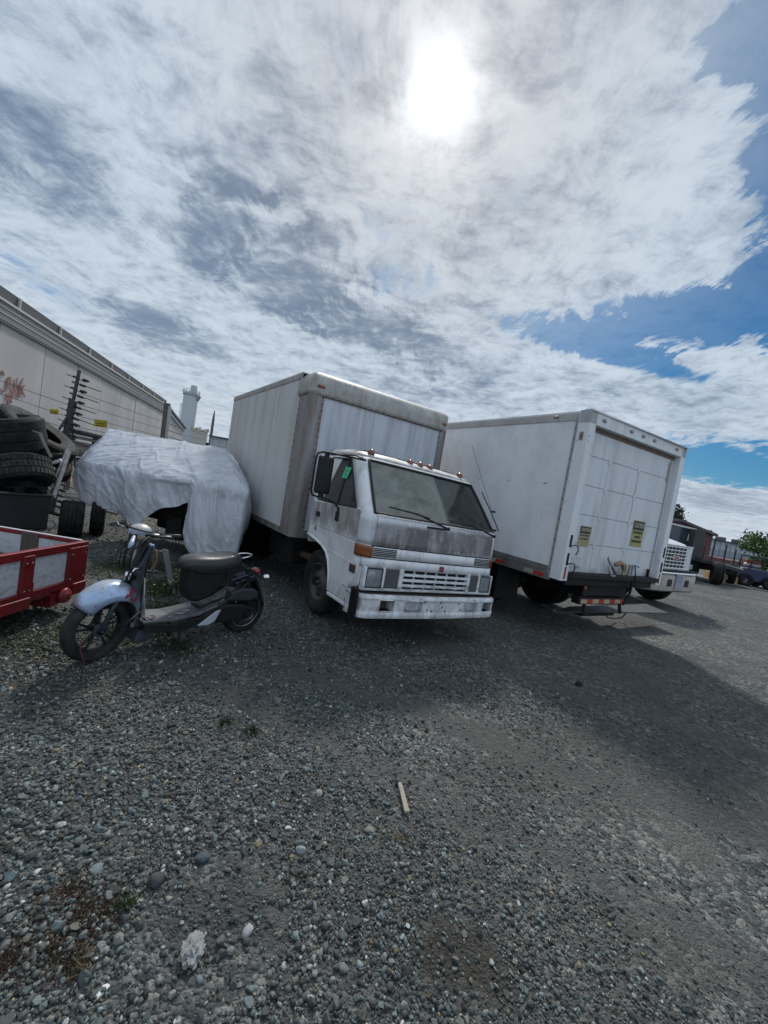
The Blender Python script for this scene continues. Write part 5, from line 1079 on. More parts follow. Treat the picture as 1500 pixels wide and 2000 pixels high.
# ------------------------------------------------------------------ trees
def leaf_mat(name, col):
    m, nt, b, o = new_mat(name); N = nt.nodes; L = nt.links
    a = N.new('ShaderNodeAttribute'); a.attribute_name = 'tint'; L.new(a.outputs['Color'], b.inputs['Base Color']); b.inputs['Roughness'].default_value = .6
    tl = N.new('ShaderNodeBsdfTranslucent'); L.new(a.outputs['Color'], tl.inputs[0]); mx = N.new('ShaderNodeMixShader'); mx.inputs[0].default_value = .35
    L.new(b.outputs[0], mx.inputs[1]); L.new(tl.outputs[0], mx.inputs[2]); L.new(mx.outputs[0], o.inputs[0]); return m
LEAF = leaf_mat('leaves', (.07, .12, .03))
BARK = pmat('bark', (.09, .07, .055), .9, var=.4, vs=9, bump=.5)
def leaves(name, pts, size, col, parent, seed=3, jit=.4):
    r_ = np.random.RandomState(seed); n = len(pts); P = np.array(pts)
    a = r_.randn(n, 3); a /= np.linalg.norm(a, axis=1)[:, None]; b = np.cross(a, r_.randn(n, 3)); b /= np.linalg.norm(b, axis=1)[:, None]
    s = size*(.6+.8*r_.rand(n))[:, None]; V = np.stack([P-a*s, P+b*s*.45, P+a*s, P-b*s*.45], 1).reshape(-1, 3)
    F = np.arange(n*4).reshape(-1, 4); me = bpy.data.meshes.new(name); me.from_pydata(V.tolist(), [], F.tolist()); me.update()
    c = np.array(col)[None]*(1+jit*r_.randn(n, 1)).clip(.35, 1.9); c = np.concatenate([c, np.ones((n, 1))], 1)
    at = me.attributes.new('tint', 'FLOAT_COLOR', 'POINT'); at.data.foreach_set('color', np.repeat(c, 4, 0).ravel())
    o = bpy.data.objects.new(name, me); COL.objects.link(o); me.materials.append(LEAF); o.parent = parent; return o
def tree(name, label, base, h, r, nclump, per, size, col, seed, low=.3):
    T = thing(name, label, 'tree', base); q = random.Random(seed)
    MB().tube([(0, 0, 0), (.1*r, .05*r, h*.3), (-.05*r, 0, h*.6), (.1*r, 0, h*.85)], [h*.035, h*.028, h*.018, h*.006], 8).build('trunk', BARK, T, True)
    pts = []
    for i in range(nclump):
        a = q.uniform(0, 2*pi); t = q.random()**.6; z = h*(low+(1-low)*q.random()); w = r*math.sqrt(max(.05, 1-((z/h-.6)/.5)**2))*t
        c = np.array([w*math.cos(a), w*math.sin(a), z]); cr = r*q.uniform(.16, .30)
        if i % 3 == 0: MB().tube([(0, 0, z*.6), tuple(c*.6+np.array([0, 0, z*.3])), tuple(c)], [h*.012, h*.007, h*.003], 5).build('limb', BARK, T, True)
        g = np.random.RandomState(seed*100+i).randn(per, 3)*cr*.55; g[:, 2] *= .7; pts.append(c+g)
    leaves('crown', np.concatenate(pts), size, col, T, seed)
p = at_y(1490, 1100, 24); tree('broadleaf_tree', 'bright green leafy tree rising behind the blue loader at the yard edge', (p[0]+.75, 24, 0), 2.75, 1.65, 46, 110, .10, (.050, .095, .028), 5, .28)
p = at_y(1318, 1003, 75); tree('conifer_tree', 'dark distant tree top peeping beside the upper corner of the roll-up truck', (p[0]-.6, 75, 0), p[2]+1.4, 2.6, 30, 60, .25, (.035, .06, .035), 6, .3)
p = at_y(1452, 1070, 90); tree('broadleaf_tree', 'tiny dark treetop showing over the far warehouse roof', (p[0]-8, 90, 0), 4.4, 1.4, 12, 30, .25, (.035, .05, .03), 8, .4)

# ------------------------------------------------------------------ long warehouse on the left, silo, tanks, pole
def left_side():
    vz = math.radians(-16.4); dv = np.array([math.sin(vz), math.cos(vz)]); nv = np.array([-math.cos(vz), math.sin(vz)])   # along the wall, away from us
    D = 15.0; O = nv*D
    def W(s, z, o=0.): p = O+dv*s+nv*o; return (p[0], p[1], z)
    def s_at(px, py):
        q = ray(px, py); a = math.atan2(q[0], q[1]); return D*math.cos(a-vz+pi/2)/max(.05, math.sin(vz-a)) if 0 else D/math.tan(vz-a)
    Hh = CH+.4914*D
    S0, S1 = -6., s_at(323, 782)
    T = thing('long_warehouse', 'long pale panelled warehouse with red graffiti and dark roof band', 'warehouse', (0, 0, 0))
    WALL = pmat('tilt_up_wall', (.47, .46, .45), .8, var=.06, vs=.25, grime=[dict(col=(.30, .29, .29), amt=.5, sx=.35, sz=.06, th=.52, w=.16), dict(col=(.33, .27, .30), amt=.4, sx=1.1, sz=.8, th=.56, w=.12, z=(0, 3.2, .5), wob=1.5)])
    TRIM = pmat('trim_grey', (.40, .40, .395), .6, var=.1, vs=1); TR2 = pmat('trim_light', (.55, .545, .53), .6, var=.1, vs=1); RD = pmat('dark_fascia', (.085, .088, .095), .6, var=.15, vs=1)
    def slab(m, s0, s1, z0, z1, o0, o1, z0b=None, z1b=None):
        z0b = z0 if z0b is None else z0b; z1b = z1 if z1b is None else z1b
        return m.hexa([W(s0, z0, o0), W(s1, z0b, o0), W(s1, z0b, o1), W(s0, z0, o1), W(s0, z1, o0), W(s1, z1b, o0), W(s1, z1b, o1), W(s0, z1, o1)])
    # wall made of tall panels with recessed joints
    slab(MB(), S0, S1-.2, 0, Hh-1.7, .14, 20).build('wall_core', TRIM, T)
    k = 0; s = S0; w = 4.9
    while s < S1-.5:
        e = min(s+w, S1)
        slab(MB(), s+.06, e-.06, 0, Hh-1.75, 0.015*(k % 3), .2).build('wall_panel', WALL, T); s = e; k += 1
    for i, (z0, z1, o, mt_) in enumerate(((-1.78, -1.60, -.10, RD), (-1.60, -1.30, -.06, TRIM), (-1.30, -1.22, -.14, TR2), (-1.22, -1.00, -.08, TRIM), (-1.00, -.92, -.16, TR2), (-.92, -.72, -.10, TRIM), (-.72, -.60, -.30, TR2))):
        slab(MB(), S0, S1, Hh+z0, Hh+z1, o, .3).build('cornice_band', mt_, T)
    slab(MB(), S0, S1+.5, Hh-.60, Hh+.05, -.05, 20).build('fascia', RD, T)
    s = S0+1.2
    while s < S1: slab(MB(), s, s+.16, Hh-.60, Hh+.02, -.16, -.05).build('fascia_post', TRIM, T); s += 4.9
    # graffiti strokes on the wall plane
    GR = pmat('graffiti_red', (.33, .17, .15), .8, var=.3, vs=3); n3 = (nv[0], nv[1], 0)
    def stroke(pts, r=.055):
        Q = []
        for a, b in pts:
            P = at_pl(a/16.67, 700+b/16.67, (O[0], O[1], 0), n3); Q.append(tuple(P-np.array(n3)*.03))
        m = MB()
        for p, q in zip(Q, Q[1:]):
            p = Vector(p); q = Vector(q); d = (q-p); w_ = d.cross(Vector(n3)).normalized()*r; d = d.normalized()*r*.4
            m.add([p-d-w_, q+d-w_, q+d+w_, p-d+w_], [(0, 1, 2, 3)])
        return m.build('graffiti', GR, T, solid=.01)
    for st_ in ([(0, 440), (60, 430), (110, 560)], [(0, 1000), (60, 1080), (140, 1070), (190, 960), (200, 760), (250, 640), (320, 620), (330, 760), (290, 960), (340, 1060), (400, 1060)], [(450, 700), (440, 1000), (480, 1050), (540, 1000), (540, 650)],
                [(440, 820), (540, 900)], [(600, 850), (640, 1000), (560, 1230), (640, 1260)], [(740, 660), (620, 950), (700, 1060), (800, 1240)], [(780, 880), (600, 1040), (660, 1180)], [(700, 900), (720, 1100), (590, 1180)],
                [(240, 640), (260, 860)], [(180, 1140), (180, 1210), (260, 1180), (340, 1160), (410, 1200), (400, 1300)], [(250, 1260), (320, 1210), (370, 1300)], [(270, 1280), (260, 1480)], [(330, 1300), (340, 1440)], [(170, 1310), (250, 1290)], [(400, 1100), (480, 1130), (500, 1230)]): stroke(st_)
    for (a, b) in ((60, 480), (640, 960), (660, 1080), (320, 1380)): stroke([(a-30, b-30), (a+40, b+30)], .10)
    # second shed beyond with a sloping eave
    T2_ = thing('far_shed', 'lower grey shed with sloping eave at the far end of the long warehouse', 'shed', (0, 0, 0))
    Sa, Sb = S1+1.5, s_at(362, 835); za = CH+math.hypot(*W(Sa, 0)[:2])*math.tan(math.radians(5.9)); zb = CH+math.hypot(*W(Sb, 0)[:2])*math.tan(math.radians(3.56))
    slab(MB(), Sa, Sb, 0, za-.9, .3, 14, None, zb-.7).build('wall', WALL, T2_)
    slab(MB(), Sa, Sb+.4, za-.9, za-.3, .1, 14, zb-.7, zb-.25).build('eave_band', TRIM, T2_); slab(MB(), Sa, Sb+.6, za-.3, za, -.1, 14, zb-.25, zb).build('roof_edge', RD, T2_)
    for k in range(7): slab(MB(), Sa, Sb, .8+k*.9, .86+k*.9, .26, .3).build('cladding_line', TRIM, T2_)
    # leaning brown downpipe pair at the corner
    DP = thing('corner_post', 'leaning brown steel posts at the warehouse corner where the fence wires end', 'post', (0, 0, 0)); BR = pmat('brown_steel', (.13, .105, .095), .8, var=.3, vs=3)
    p0, p1 = at_y(327, 788, 27), at_y(320, 862, 27); p2, p3 = at_y(331, 794, 27), at_y(325, 862, 27)
    MB().tube([p0, (p1[0], p1[1], 0.)], .20, 8).build('pipe', BR, DP); MB().tube([p2, (p3[0], p3[1], 0.)], .13, 8).build('pipe', TRIM, DP)
    # silo
    def tower(name, lab, cat, px0, px1, pyt, Y, body, cageh=1.2):
        a, b = at_y(px0, pyt, Y), at_y(px1, pyt, Y); R = (b[0]-a[0])/2*.9; T = thing(name, lab, cat, ((a[0]+b[0])/2, Y, 0)); H = (a[2]+b[2])/2
        MB().lathe([(R, 0), (R, H-.2), (R*.98, H), (.01, H+.25)], (0, 0, 0), (0, 0, 1), 40).build('shell', body, T, True, ang=40)
        return T, R, H
    SL = pmat('silo_white', (.50, .53, .57), .5, var=.08, vs=.2, grime=[dict(col=(.34, .36, .39), amt=.5, sx=.5, sz=.1, th=.55, w=.12)])
    T, R, H = tower('silo', 'tall pale cylindrical silo with railing and small housing on top', 'silo', 359, 389, 768, 110, SL)
    for k in range(14):
        a = 2*pi*k/14; MB().tube([(R*1.12*math.cos(a), R*1.12*math.sin(a), H-.6), (R*1.12*math.cos(a), R*1.12*math.sin(a), H+.65)], .06, 5).build('railing_post', GALV, T)
    for z in (H+.1, H+.62): MB().tube([(R*1.12*math.cos(a), R*1.12*math.sin(a), z) for a in np.linspace(0, 2*pi, 28, endpoint=False)], .05, 5, closed=True).build('railing', GALV, T)
    MB().lathe([(R*.95, H-.75), (R*1.16, H-.6), (R*1.16, H-.5), (R*.95, H-.5)], (0, 0, 0), (0, 0, 1), 32).build('walkway', GALV, T)
    MB().box(.0, 1.1, -.7, .5, H, H+2.0).build('housing', SL, T); MB().tube([(-.5, 0, H), (-.5, 0, H+1.6)], .05, 5).build('vent_pipe', GALV, T)
    MB().hexa([(R*.9, -.6, H-1.8), (R*1.0, -.6, H-1.8), (R*1.0, .6, H-1.8), (R*.9, .6, H-1.8), (R*.9, -.6, H-.5), (R*1.35, -.6, H-.5), (R*1.35, .6, H-.5), (R*.9, .6, H-.5)]).build('side_platform', GALV, T)
    for s in (-.25, .25): MB().tube([(-R*1.04, -.8+s, 1), (-R*1.04, -.8+s, H-3)], .05, 5).build('ladder', GALV, T)
    MB().tube([(-R*.2, -R*1.05, 5.0), (R*1.7, -R*1.3, .5)], .12, 6).build('inclined_pipe', GALV, T)
    T, R, H = tower('storage_tank', 'squat pale storage tank with piping on its rim, right of the silo', 'tank', 374, 407, 842, 95, pmat('tank_tan', (.44, .43, .38), .6, var=.12, vs=.3, grime=[dict(col=(.25, .23, .17), amt=.5, sx=.5, sz=.5, z=(-1, 3, .8), th=.5)]))
    for k in range(9): a = pi+pi*k/8; MB().box(R*math.cos(a)-.25, R*math.cos(a)+.25, R*math.sin(a)-.2, R*math.sin(a)+.2, H, H+.35+.4*((k*7) % 3)/2).build('rim_fitting', TR2 if k % 2 else pmat('tan_fit%d' % k, (.50, .38, .26), .7), T)
    MB().tube([(R*math.cos(a)*1.02, R*math.sin(a)*1.02, H*.5) for a in np.linspace(0, 2*pi, 32, endpoint=False)], .08, 5, closed=True).build('hoop', GALV, T)
    # pole
    a, b = at_y(421, 802, 55), at_y(408, 868, 55); T = thing('mast', 'slim dark mast with transformer cluster standing between storage tank and box truck', 'mast', (a[0]*.5+b[0]*.5, 55, 0))
    MB().tube([(0, 0, 0), (0, 0, a[2]-1.2), (0, 0, a[2])], [.22, .17, .05], 8).build('pole', pmat('mast_grey', (.12, .13, .15), .7), T)
    for x, z in ((-.35, 3.6), (.35, 3.2), (-.3, 2.7), (.1, 4.0)): MB().tube([(x, 0, z-.35), (x, 0, z+.35)], .2, 8).build('transformer', CHAS, T)
    # pale shed right next to truck
    a = at_y(412, 853, 48); b = at_y(470, 850, 48); T = thing('pale_shed', 'small pale metal shed glimpsed between the mast and the box truck', 'shed', (0, 0, 0))
    MB().box(a[0], b[0]+2, 48, 54, 0, a[2]).build('wall', pmat('pale_metal', (.48, .52, .56), .6, var=.1, vs=.6), T)
    MB().box(a[0]-.2, b[0]+2.2, 47.8, 54.2, a[2], a[2]+.15).build('roof', RD, T)
    for k in range(8): MB().box(a[0]+.8*k+.3, a[0]+.8*k+.36, 47.95, 48, .1, a[2]-.05).build('rib', TRIM, T)
    # distant shrubs at the tank's foot
    for i, (px, lab, cl) in enumerate(((385, 'yellow-green shrub at the foot of the storage tank', (.14, .15, .04)), (400, 'low olive shrub nearest the mast', (.09, .10, .035)))):
        p = at_y(px, 870, 60); tree('shrub', lab, (p[0], 60, 0), 2.3, 1.3, 10, 40, .16, cl, 40+i, .1)
left_side()

# ------------------------------------------------------------------ electric fence
def fence():
    p = at_y(152, 722, 8.6); T = thing('electric_fence', 'tall dark electric fence post bristling with insulators, wires running off to the warehouse corner', 'fence', (p[0]-.20, p[1], 0)); T.rotation_euler = (0, .078, 0)
    H = p[2]; ST = pmat('fence_steel', (.075, .078, .085), .6, .4, var=.3, vs=10); INS = pmat('insulator', (.02, .02, .022), .4)
    d = np.array([-10.6, 27.]) - p[:2]; Ld = np.linalg.norm(d); d /= Ld; n = np.array([d[1], -d[0]])        # along the fence / towards the viewer side
    lean = .02
    MB().box(-.05, .05, -.05, .05, 0, H*.78).build('post', ST, T, bevel=.008); MB().box(-.025, .025, -.02, .02, H*.7, H).build('post_extension', ST, T)
    MB().box(-.055, .055, -.055, .055, H*.70, H*.79).build('clamp', ST, T, bevel=.01)
    for a_, l in ((1, 1.25), (-1, .9)): MB().tube([(0, 0, H*.72), (a_*l*d[0]*.9+.28*a_, a_*l*d[1]*.3, H*.72-l*.95)], .024, 6).build('brace', ST, T)
    k = 0; z = .16
    while z < H-.05:
        s = -1 if k % 2 else 1
        # a rod through the post, with a ribbed insulator on the right side
        dx = .42
        rod = MB().tube([(-.10-(.14 if s < 0 else 0), 0, z+.02), (.10+(dx if s > 0 else .08), 0, z-.045)], .009, 6).build('rod', INS, T)
        x0 = .06 if s > 0 else .10
        MB().lathe([(.006, 0), (.024, .01), (.027, .05), (.020, .06), (.030, .08), (.020, .10), (.028, .12), (.008, .15)], (x0, 0, z-.005), (1, 0, -.09), 10).build('insulator', INS, T, True)
        MB().tube([(-.10, 0, z+.015), (-.04, 0, z+.005)], .018, 6).build('bolt', INS, T)
        z += .117; k += 1
    # wires in both directions, sagging a little
    m = MB()
    for j, z in enumerate(np.arange(1.15, H-.3, .235)):
        e = d*Ld*1.0; P = []
        for t in np.linspace(0, 1, 12): P.append((.12+e[0]*t, e[1]*t, z+(.25)*t-.10*math.sin(pi*t)))
        MB().tube(P, .008, 4, cap=False).build('wire', INS, T)
        P = [(-.1-d[0]*t*8, -d[1]*t*8*.0+t*-1.0, z-.05*math.sin(pi*t)) for t in np.linspace(0, 1, 8)]
    # wires to the next bay on the near left, running in front of the graffiti
    q = at_y(0, 735, 10.5)
    for j in range(4):
        a = np.array([-.1, 0, 1.55+.24*j]); b = np.array([q[0]-p[0]-2.2, 1.9, 2.05+.33*j-.2]); MB().tube([tuple(a+(b-a)*t+np.array([0, 0, -.06*math.sin(pi*t)])) for t in np.linspace(0, 1, 9)], .007, 4, cap=False).build('wire', INS, T)
    YS = pmat('warning_yellow', (.52, .40, .03), .5, var=.15, vs=20)
    for i, (px, py, Y, w, h, lab) in enumerate(((197, 827, 9.9, .34, .17, 'yellow warning plate hanging on the fence wires right of the post'), (106, 804, 9.6, .22, .12, 'small yellow warning plate on the fence behind the tyres'))):
        c = at_y(px, py, Y); s = MB().box(-w/2, w/2, -.006, .006, -h/2, h/2).build('warning_sign', YS, None, bevel=.004); s.location = c; s.rotation_euler = (0, -.04, -.1); tag(s, lab, 'sign', 'yellow plates on the fence')
        for k in range(2): MB().box(-w*.38, w*.38, -.0085, -.006, -h*.08-.05*k*h/.17, h*.02-.05*k*h/.17).build('print_bar', BLK, s)
    # low horizontal rails and weathered boards beyond the fence
    T = thing('board_stack', 'stack of grey weathered boards and rails beyond the fence post', 'boards', (0, 0, 0)); BD = pmat('grey_board', (.22, .19, .18), .85, var=.35, vs=3); BD2 = pmat('mauve_board', (.16, .125, .13), .85, var=.3, vs=3)
    for i, (py, Y, mt_) in enumerate(((838, 12.5, BD2), (846, 12.4, BD2), (857, 12.2, BD), (864, 12.1, BD), (872, 12.0, BD), (880, 11.9, BD2), (890, 11.8, CHAS))):
        a = at_y(128, py, Y); b = at_y(265, py+28, Y); m = MB(); wbox(m, a, b, .5, max(.02, a[2]-.10), a[2]-.015, max(.02, b[2]-.10), b[2]-.015); m.build('board', mt_, T)
    a = at_y(128, 836, 12.5); b = at_y(230, 862, 12.5); MB().tube([a, b], .06, 8).build('rail', ST, T)
    for px in (140, 185, 225): a = at_y(px, 850, 12.6); MB().box(a[0]-.06, a[0]+.06, 12.6, 12.7, 0, a[2]).build('board_post', BD2, T)
fence()

# ------------------------------------------------------------------ tarpaulin over a wheeled machine
def catmull(P, t):
    n = len(P); i = min(int(t), n-2); f = t-i; p1, p2 = P[i], P[i+1]; p0 = P[i-1] if i > 0 else 2*p1-p2; p3 = P[i+2] if i < n-2 else 2*p2-p1
    return .5*((2*p1)+(-p0+p2)*f+(2*p0-5*p1+4*p2-p3)*f*f+(-p0+3*p1-3*p2+p3)*f**3)
def tarp():
    A = at_y
    bk0, bk1 = A(215, 838, 7.9), A(436, 877, 7.9)
    cols = []    # each: (back, mid top, front edge, mid drape, bottom)
    def col(back, edge, bottom, bulge=.0, lift=.0, out=(0, -1)):
        back, edge, bottom = map(np.array, (back, edge, bottom)); mid = back*.5+edge*.5+np.array([0, 0, lift]); md = edge*.45+bottom*.55; md = md+np.array([out[0]*bulge, out[1]*bulge, 0])
        sh = edge*.82+back*.18+np.array([0, 0, .02+lift*.5]); cols.append([back, mid, sh, edge, edge*.8+bottom*.2+np.array([out[0], out[1], 0])*bulge*.6, md, bottom])
    # left end, from the back
    col(bk0+[-.05, .15, -.05], A(196, 852, 8.0)+[0, .2, 0], A(190, 930, 8.2), .05, 0, (-1, 0))
    col(bk0+[0, .05, 0], A(172, 880, 7.6), A(158, 968, 7.6), .05, 0, (-1, 0))
    col(bk0, A(153, 905, 7.2), A(144, 950, 7.2), .05, .0, (-1, -.3))
    def bk(t): return bk0+(bk1-bk0)*t
    col(bk(.0), A(166, 905, 7.0), A(164, 982, 6.95), .04, .03)
    col(bk(.1), A(200, 910, 6.95), A(198, 993, 6.9), .05, .03)
    col(bk(.2), A(232, 917, 6.85), A(235, 1003, 6.8), .04, .02)
    col(bk(.28), A(258, 923, 6.75), A(254, 1043, 6.6), .10, .02)
    col(bk(.36), A(285, 928, 6.6), A(276, 1018, 6.5), .04, .01)
    col(bk(.44), A(312, 932, 6.5), A(308, 996, 6.4), -.02, .0)
    col(bk(.54), A(345, 938, 6.4), A(343, 990, 6.3), -.03, -.02)
    col(bk(.62), A(374, 941, 6.25), A(370, 985, 6.2), .0, -.02)
    col(bk(.66), A(387, 942, 6.15), A(357, 1038, 6.05), .05, -.01)
    col(bk(.71), A(402, 944, 6.1), A(371, 1084, 5.95), .06, 0)
    col(bk(.78), A(425, 947, 6.05), A(398, 1080, 5.9), .0, 0)
    col(bk(.85), A(447, 951, 6.0), A(423, 1084, 5.9), .05, 0)
    col(bk(.92), A(468, 954, 5.98), A(446, 1086, 5.88), .02, 0)
    col(bk(.98), A(485, 958, 6.0), A(467, 1076, 5.95), .04, .02, (.5, -.5))
    col(bk1, A(486, 950, 6.35), A(484, 1010, 6.5), .04, .04, (1, 0))
    col(bk1+[.02, .1, 0], A(468, 918, 7.0), A(470, 985, 7.2), .04, .05, (1, 0))
    col(bk1+[.0, .25, -.1], A(448, 893, 7.7), A(455, 960, 8.0), .04, .02, (1, 0))
    nc = len(cols); U, Vn = 300, 150; G = []
    for i in range(Vn+1):
        tv = i/Vn*6; ctrl = [catmull(c, tv) for c in cols]
        G.append([catmull(ctrl, j/U*(nc-1)) for j in range(U+1)])
    G = np.array(G)
    # wrinkles: displacement along the surface normal
    du = np.gradient(G, axis=1); dvv = np.gradient(G, axis=0); Nn = np.cross(du, dvv); Nn /= np.maximum(np.linalg.norm(Nn, axis=2), 1e-6)[..., None]
    s = np.sign(Nn[20, U//2, 2]) or 1; Nn *= s
    for i in range(Vn+1):
        for j in range(U+1):
            p = G[i, j]; t = i/Vn
            wq = Vector(p)*.9; wp = Vector(p)+Vector((mn.noise(wq), mn.noise(wq+Vector((9, 3, 1))), mn.noise(wq+Vector((2, 7, 5)))))*.35
            def ridge(v): return (1-abs(mn.noise(v))*2.2)
            top = t < .47
            if top: a1 = Vector((wp[0]*1.2+wp[1]*1.5, (wp[1]-wp[0]*.55)*5.5, 0)); a2 = Vector((wp[0]*3+1, (wp[1]-wp[0]*.3)*13, 4))
            else: a1 = Vector(((wp[0]+wp[1]*.5)*3.4, wp[2]*1.5, 3)); a2 = Vector(((wp[0]+wp[1]*.5)*11+wp[2]*4, wp[2]*5, 1))
            r1 = max(0, ridge(a1)-.35); r2 = max(0, ridge(a2)-.30); r3 = max(0, ridge(wp*7+Vector((5, 5, 5)))-.4); r4 = max(0, ridge(Vector((wp[0]*2.6+wp[2]*3.1, wp[1]*2.6-wp[2]*2, wp[0]*1.1)))-.45)
            G[i, j] = p+Nn[i, j]*((.022 if top else .034)*r1+(.008 if top else .010)*r2+.004*r3+.022*r4-.012+.016*mn.noise(wp*1.3)+.001*mn.noise(Vector(p)*22))
    TP = pmat('tarp_silver', (.78, .82, .89), .27, .0, var=.12, vs=2.2, bump=.2, bs=26, spec=.8, coat=.3, grime=[dict(col=(.34, .30, .32), amt=.45, sx=2.2, sz=2.2, th=.55, w=.12), dict(col=(.20, .17, .16), amt=.4, sx=12, sz=6, th=.64, w=.07, o=3)])
    nt = TP.node_tree; b = next(n for n in nt.nodes if n.type == 'BSDF_PRINCIPLED'); o = next(n for n in nt.nodes if n.type == 'OUTPUT_MATERIAL')
    # creased plastic relief and a little light passing through
    tcn = nt.nodes.new('ShaderNodeTexCoord'); vo = nt.nodes.new('ShaderNodeTexVoronoi'); vo.feature = 'DISTANCE_TO_EDGE'; vo.inputs['Scale'].default_value = 7; 
    nz = nt.nodes.new('ShaderNodeTexNoise'); nz.inputs['Scale'].default_value = 3; nt.links.new(tcn.outputs['Object'], nz.inputs['Vector'])
    va = nt.nodes.new('ShaderNodeVectorMath'); va.operation = 'MULTIPLY_ADD'; va.inputs[1].default_value = (.5, .5, .5); nt.links.new(nz.outputs['Color'], va.inputs[0]); nt.links.new(tcn.outputs['Object'], va.inputs[2]); nt.links.new(va.outputs[0], vo.inputs['Vector'])
    bp = nt.nodes.new('ShaderNodeBump'); bp.inputs['Strength'].default_value = .35; bp.inputs['Distance'].default_value = .02; nt.links.new(vo.outputs[0], bp.inputs['Height'])
    old = b.inputs['Normal'].links[0].from_socket; nt.links.new(old, bp.inputs['Normal']); nt.links.new(bp.outputs[0], b.inputs['Normal'])
    tl = nt.nodes.new('ShaderNodeBsdfTranslucent'); tl.inputs[0].default_value = (.5, .52, .58, 1); mx = nt.nodes.new('ShaderNodeMixShader'); mx.inputs[0].default_value = .3
    nt.links.new(b.outputs[0], mx.inputs[1]); nt.links.new(tl.outputs[0], mx.inputs[2]); nt.links.new(mx.outputs[0], o.inputs[0])
    m = MB(); m.grid(G.tolist()); ob = m.build('tarpaulin', TP, None, True, solid=.004); tag(ob, 'crumpled silver-grey plastic tarpaulin draped over a wheeled machine left of the box truck', 'tarpaulin')
    # what is underneath
    T = thing('covered_trailer', 'dark wheeled machine hidden under the silver tarpaulin, only tyres and frame showing', 'trailer', (0, 0, 0))
    a, b_ = np.array([-4.75, 6.95]), np.array([-2.15, 6.15]); d = (b_-a)/np.linalg.norm(b_-a); n = np.array([-d[1], d[0]])
    def L(u, v, z): p = a+d*u+n*v; return (p[0], p[1], z)
    def lb(u0, u1, v0, v1, z0, z1): return MB().hexa([L(u0, v0, z0), L(u1, v0, z0), L(u1, v1, z0), L(u0, v1, z0), L(u0, v0, z1), L(u1, v0, z1), L(u1, v1, z1), L(u0, v1, z1)])
    lb(.15, 2.5, .22, 1.5, .62, 1.08).build('body', CHAS, T, bevel=.03); lb(.1, 2.55, .3, .36, .48, .60).build('frame', CHAS, T); lb(.1, 2.55, 1.2, 1.26, .48, .60).build('frame', CHAS, T)
    p = at_z(178, 1046); disc_wheel(T, (p[0], p[1]+.12, .36), (.84, .54, 0), .36, .21, .16, RIMD, -1, 0)
    p = at_z(243, 1022); disc_wheel(T, (p[0]+.02, p[1]+.1, .30), (.84, .54, 0), .30, .18, .15, RIMD, -1, 0)
    disc_wheel(T, L(2.0, .45, .33), tuple(np.append(d, 0)), .33, .22, .16, RIMD, 1, 0); disc_wheel(T, L(2.1, 1.3, .33), tuple(np.append(d, 0)), .33, .22, .16, RIMD, 1, 0)
    q0, q1 = at_y(204, 998, 7.3), at_y(228, 1004, 7.1); MB().tube([q0, q1], .018, 6).build('pale_rod', GALV, T)
    lb(1.3, 1.6, .12, .3, .25, .62).build('bracket', CHAS, T); lb(.6, 1.9, .6, 1.2, .28, .50).build('gearbox', CHAS, T, bevel=.04)
    # grey post with a hook in front of the drape
    a = at_y(350, 1066, 5.2); b0 = at_z(338, 1160); T = thing('metal_post', 'short grey steel post with a bent hook standing between scooter and tarpaulin', 'post', (b0[0], b0[1], 0))
    dx = a[0]-b0[0]; dy = .12; H = a[2]
    MB().hexa([(-.03, -.012, 0), (.03, -.012, 0), (.03, .012, 0), (-.03, .012, 0), (dx-.035, dy-.012, H), (dx+.035, dy-.012, H), (dx+.035, dy+.012, H), (dx-.035, dy+.012, H)]).build('post', pmat('post_grey', (.14, .16, .165), .6, .3, var=.3, vs=12), T, bevel=.004)
    MB().tube([(dx-.02, dy, H-.03), (dx-.10, dy, H-.03), (dx-.115, dy, H-.08), (dx-.13, dy, H-.26), (dx-.05, dy, H-.27)], .006, 6).build('hook', STEEL, T, True)
    MB().tube([(dx-.34, dy, H-.29), (dx-.08, dy, H-.28)], .006, 6).build('pin', STEEL, T)
tarp()

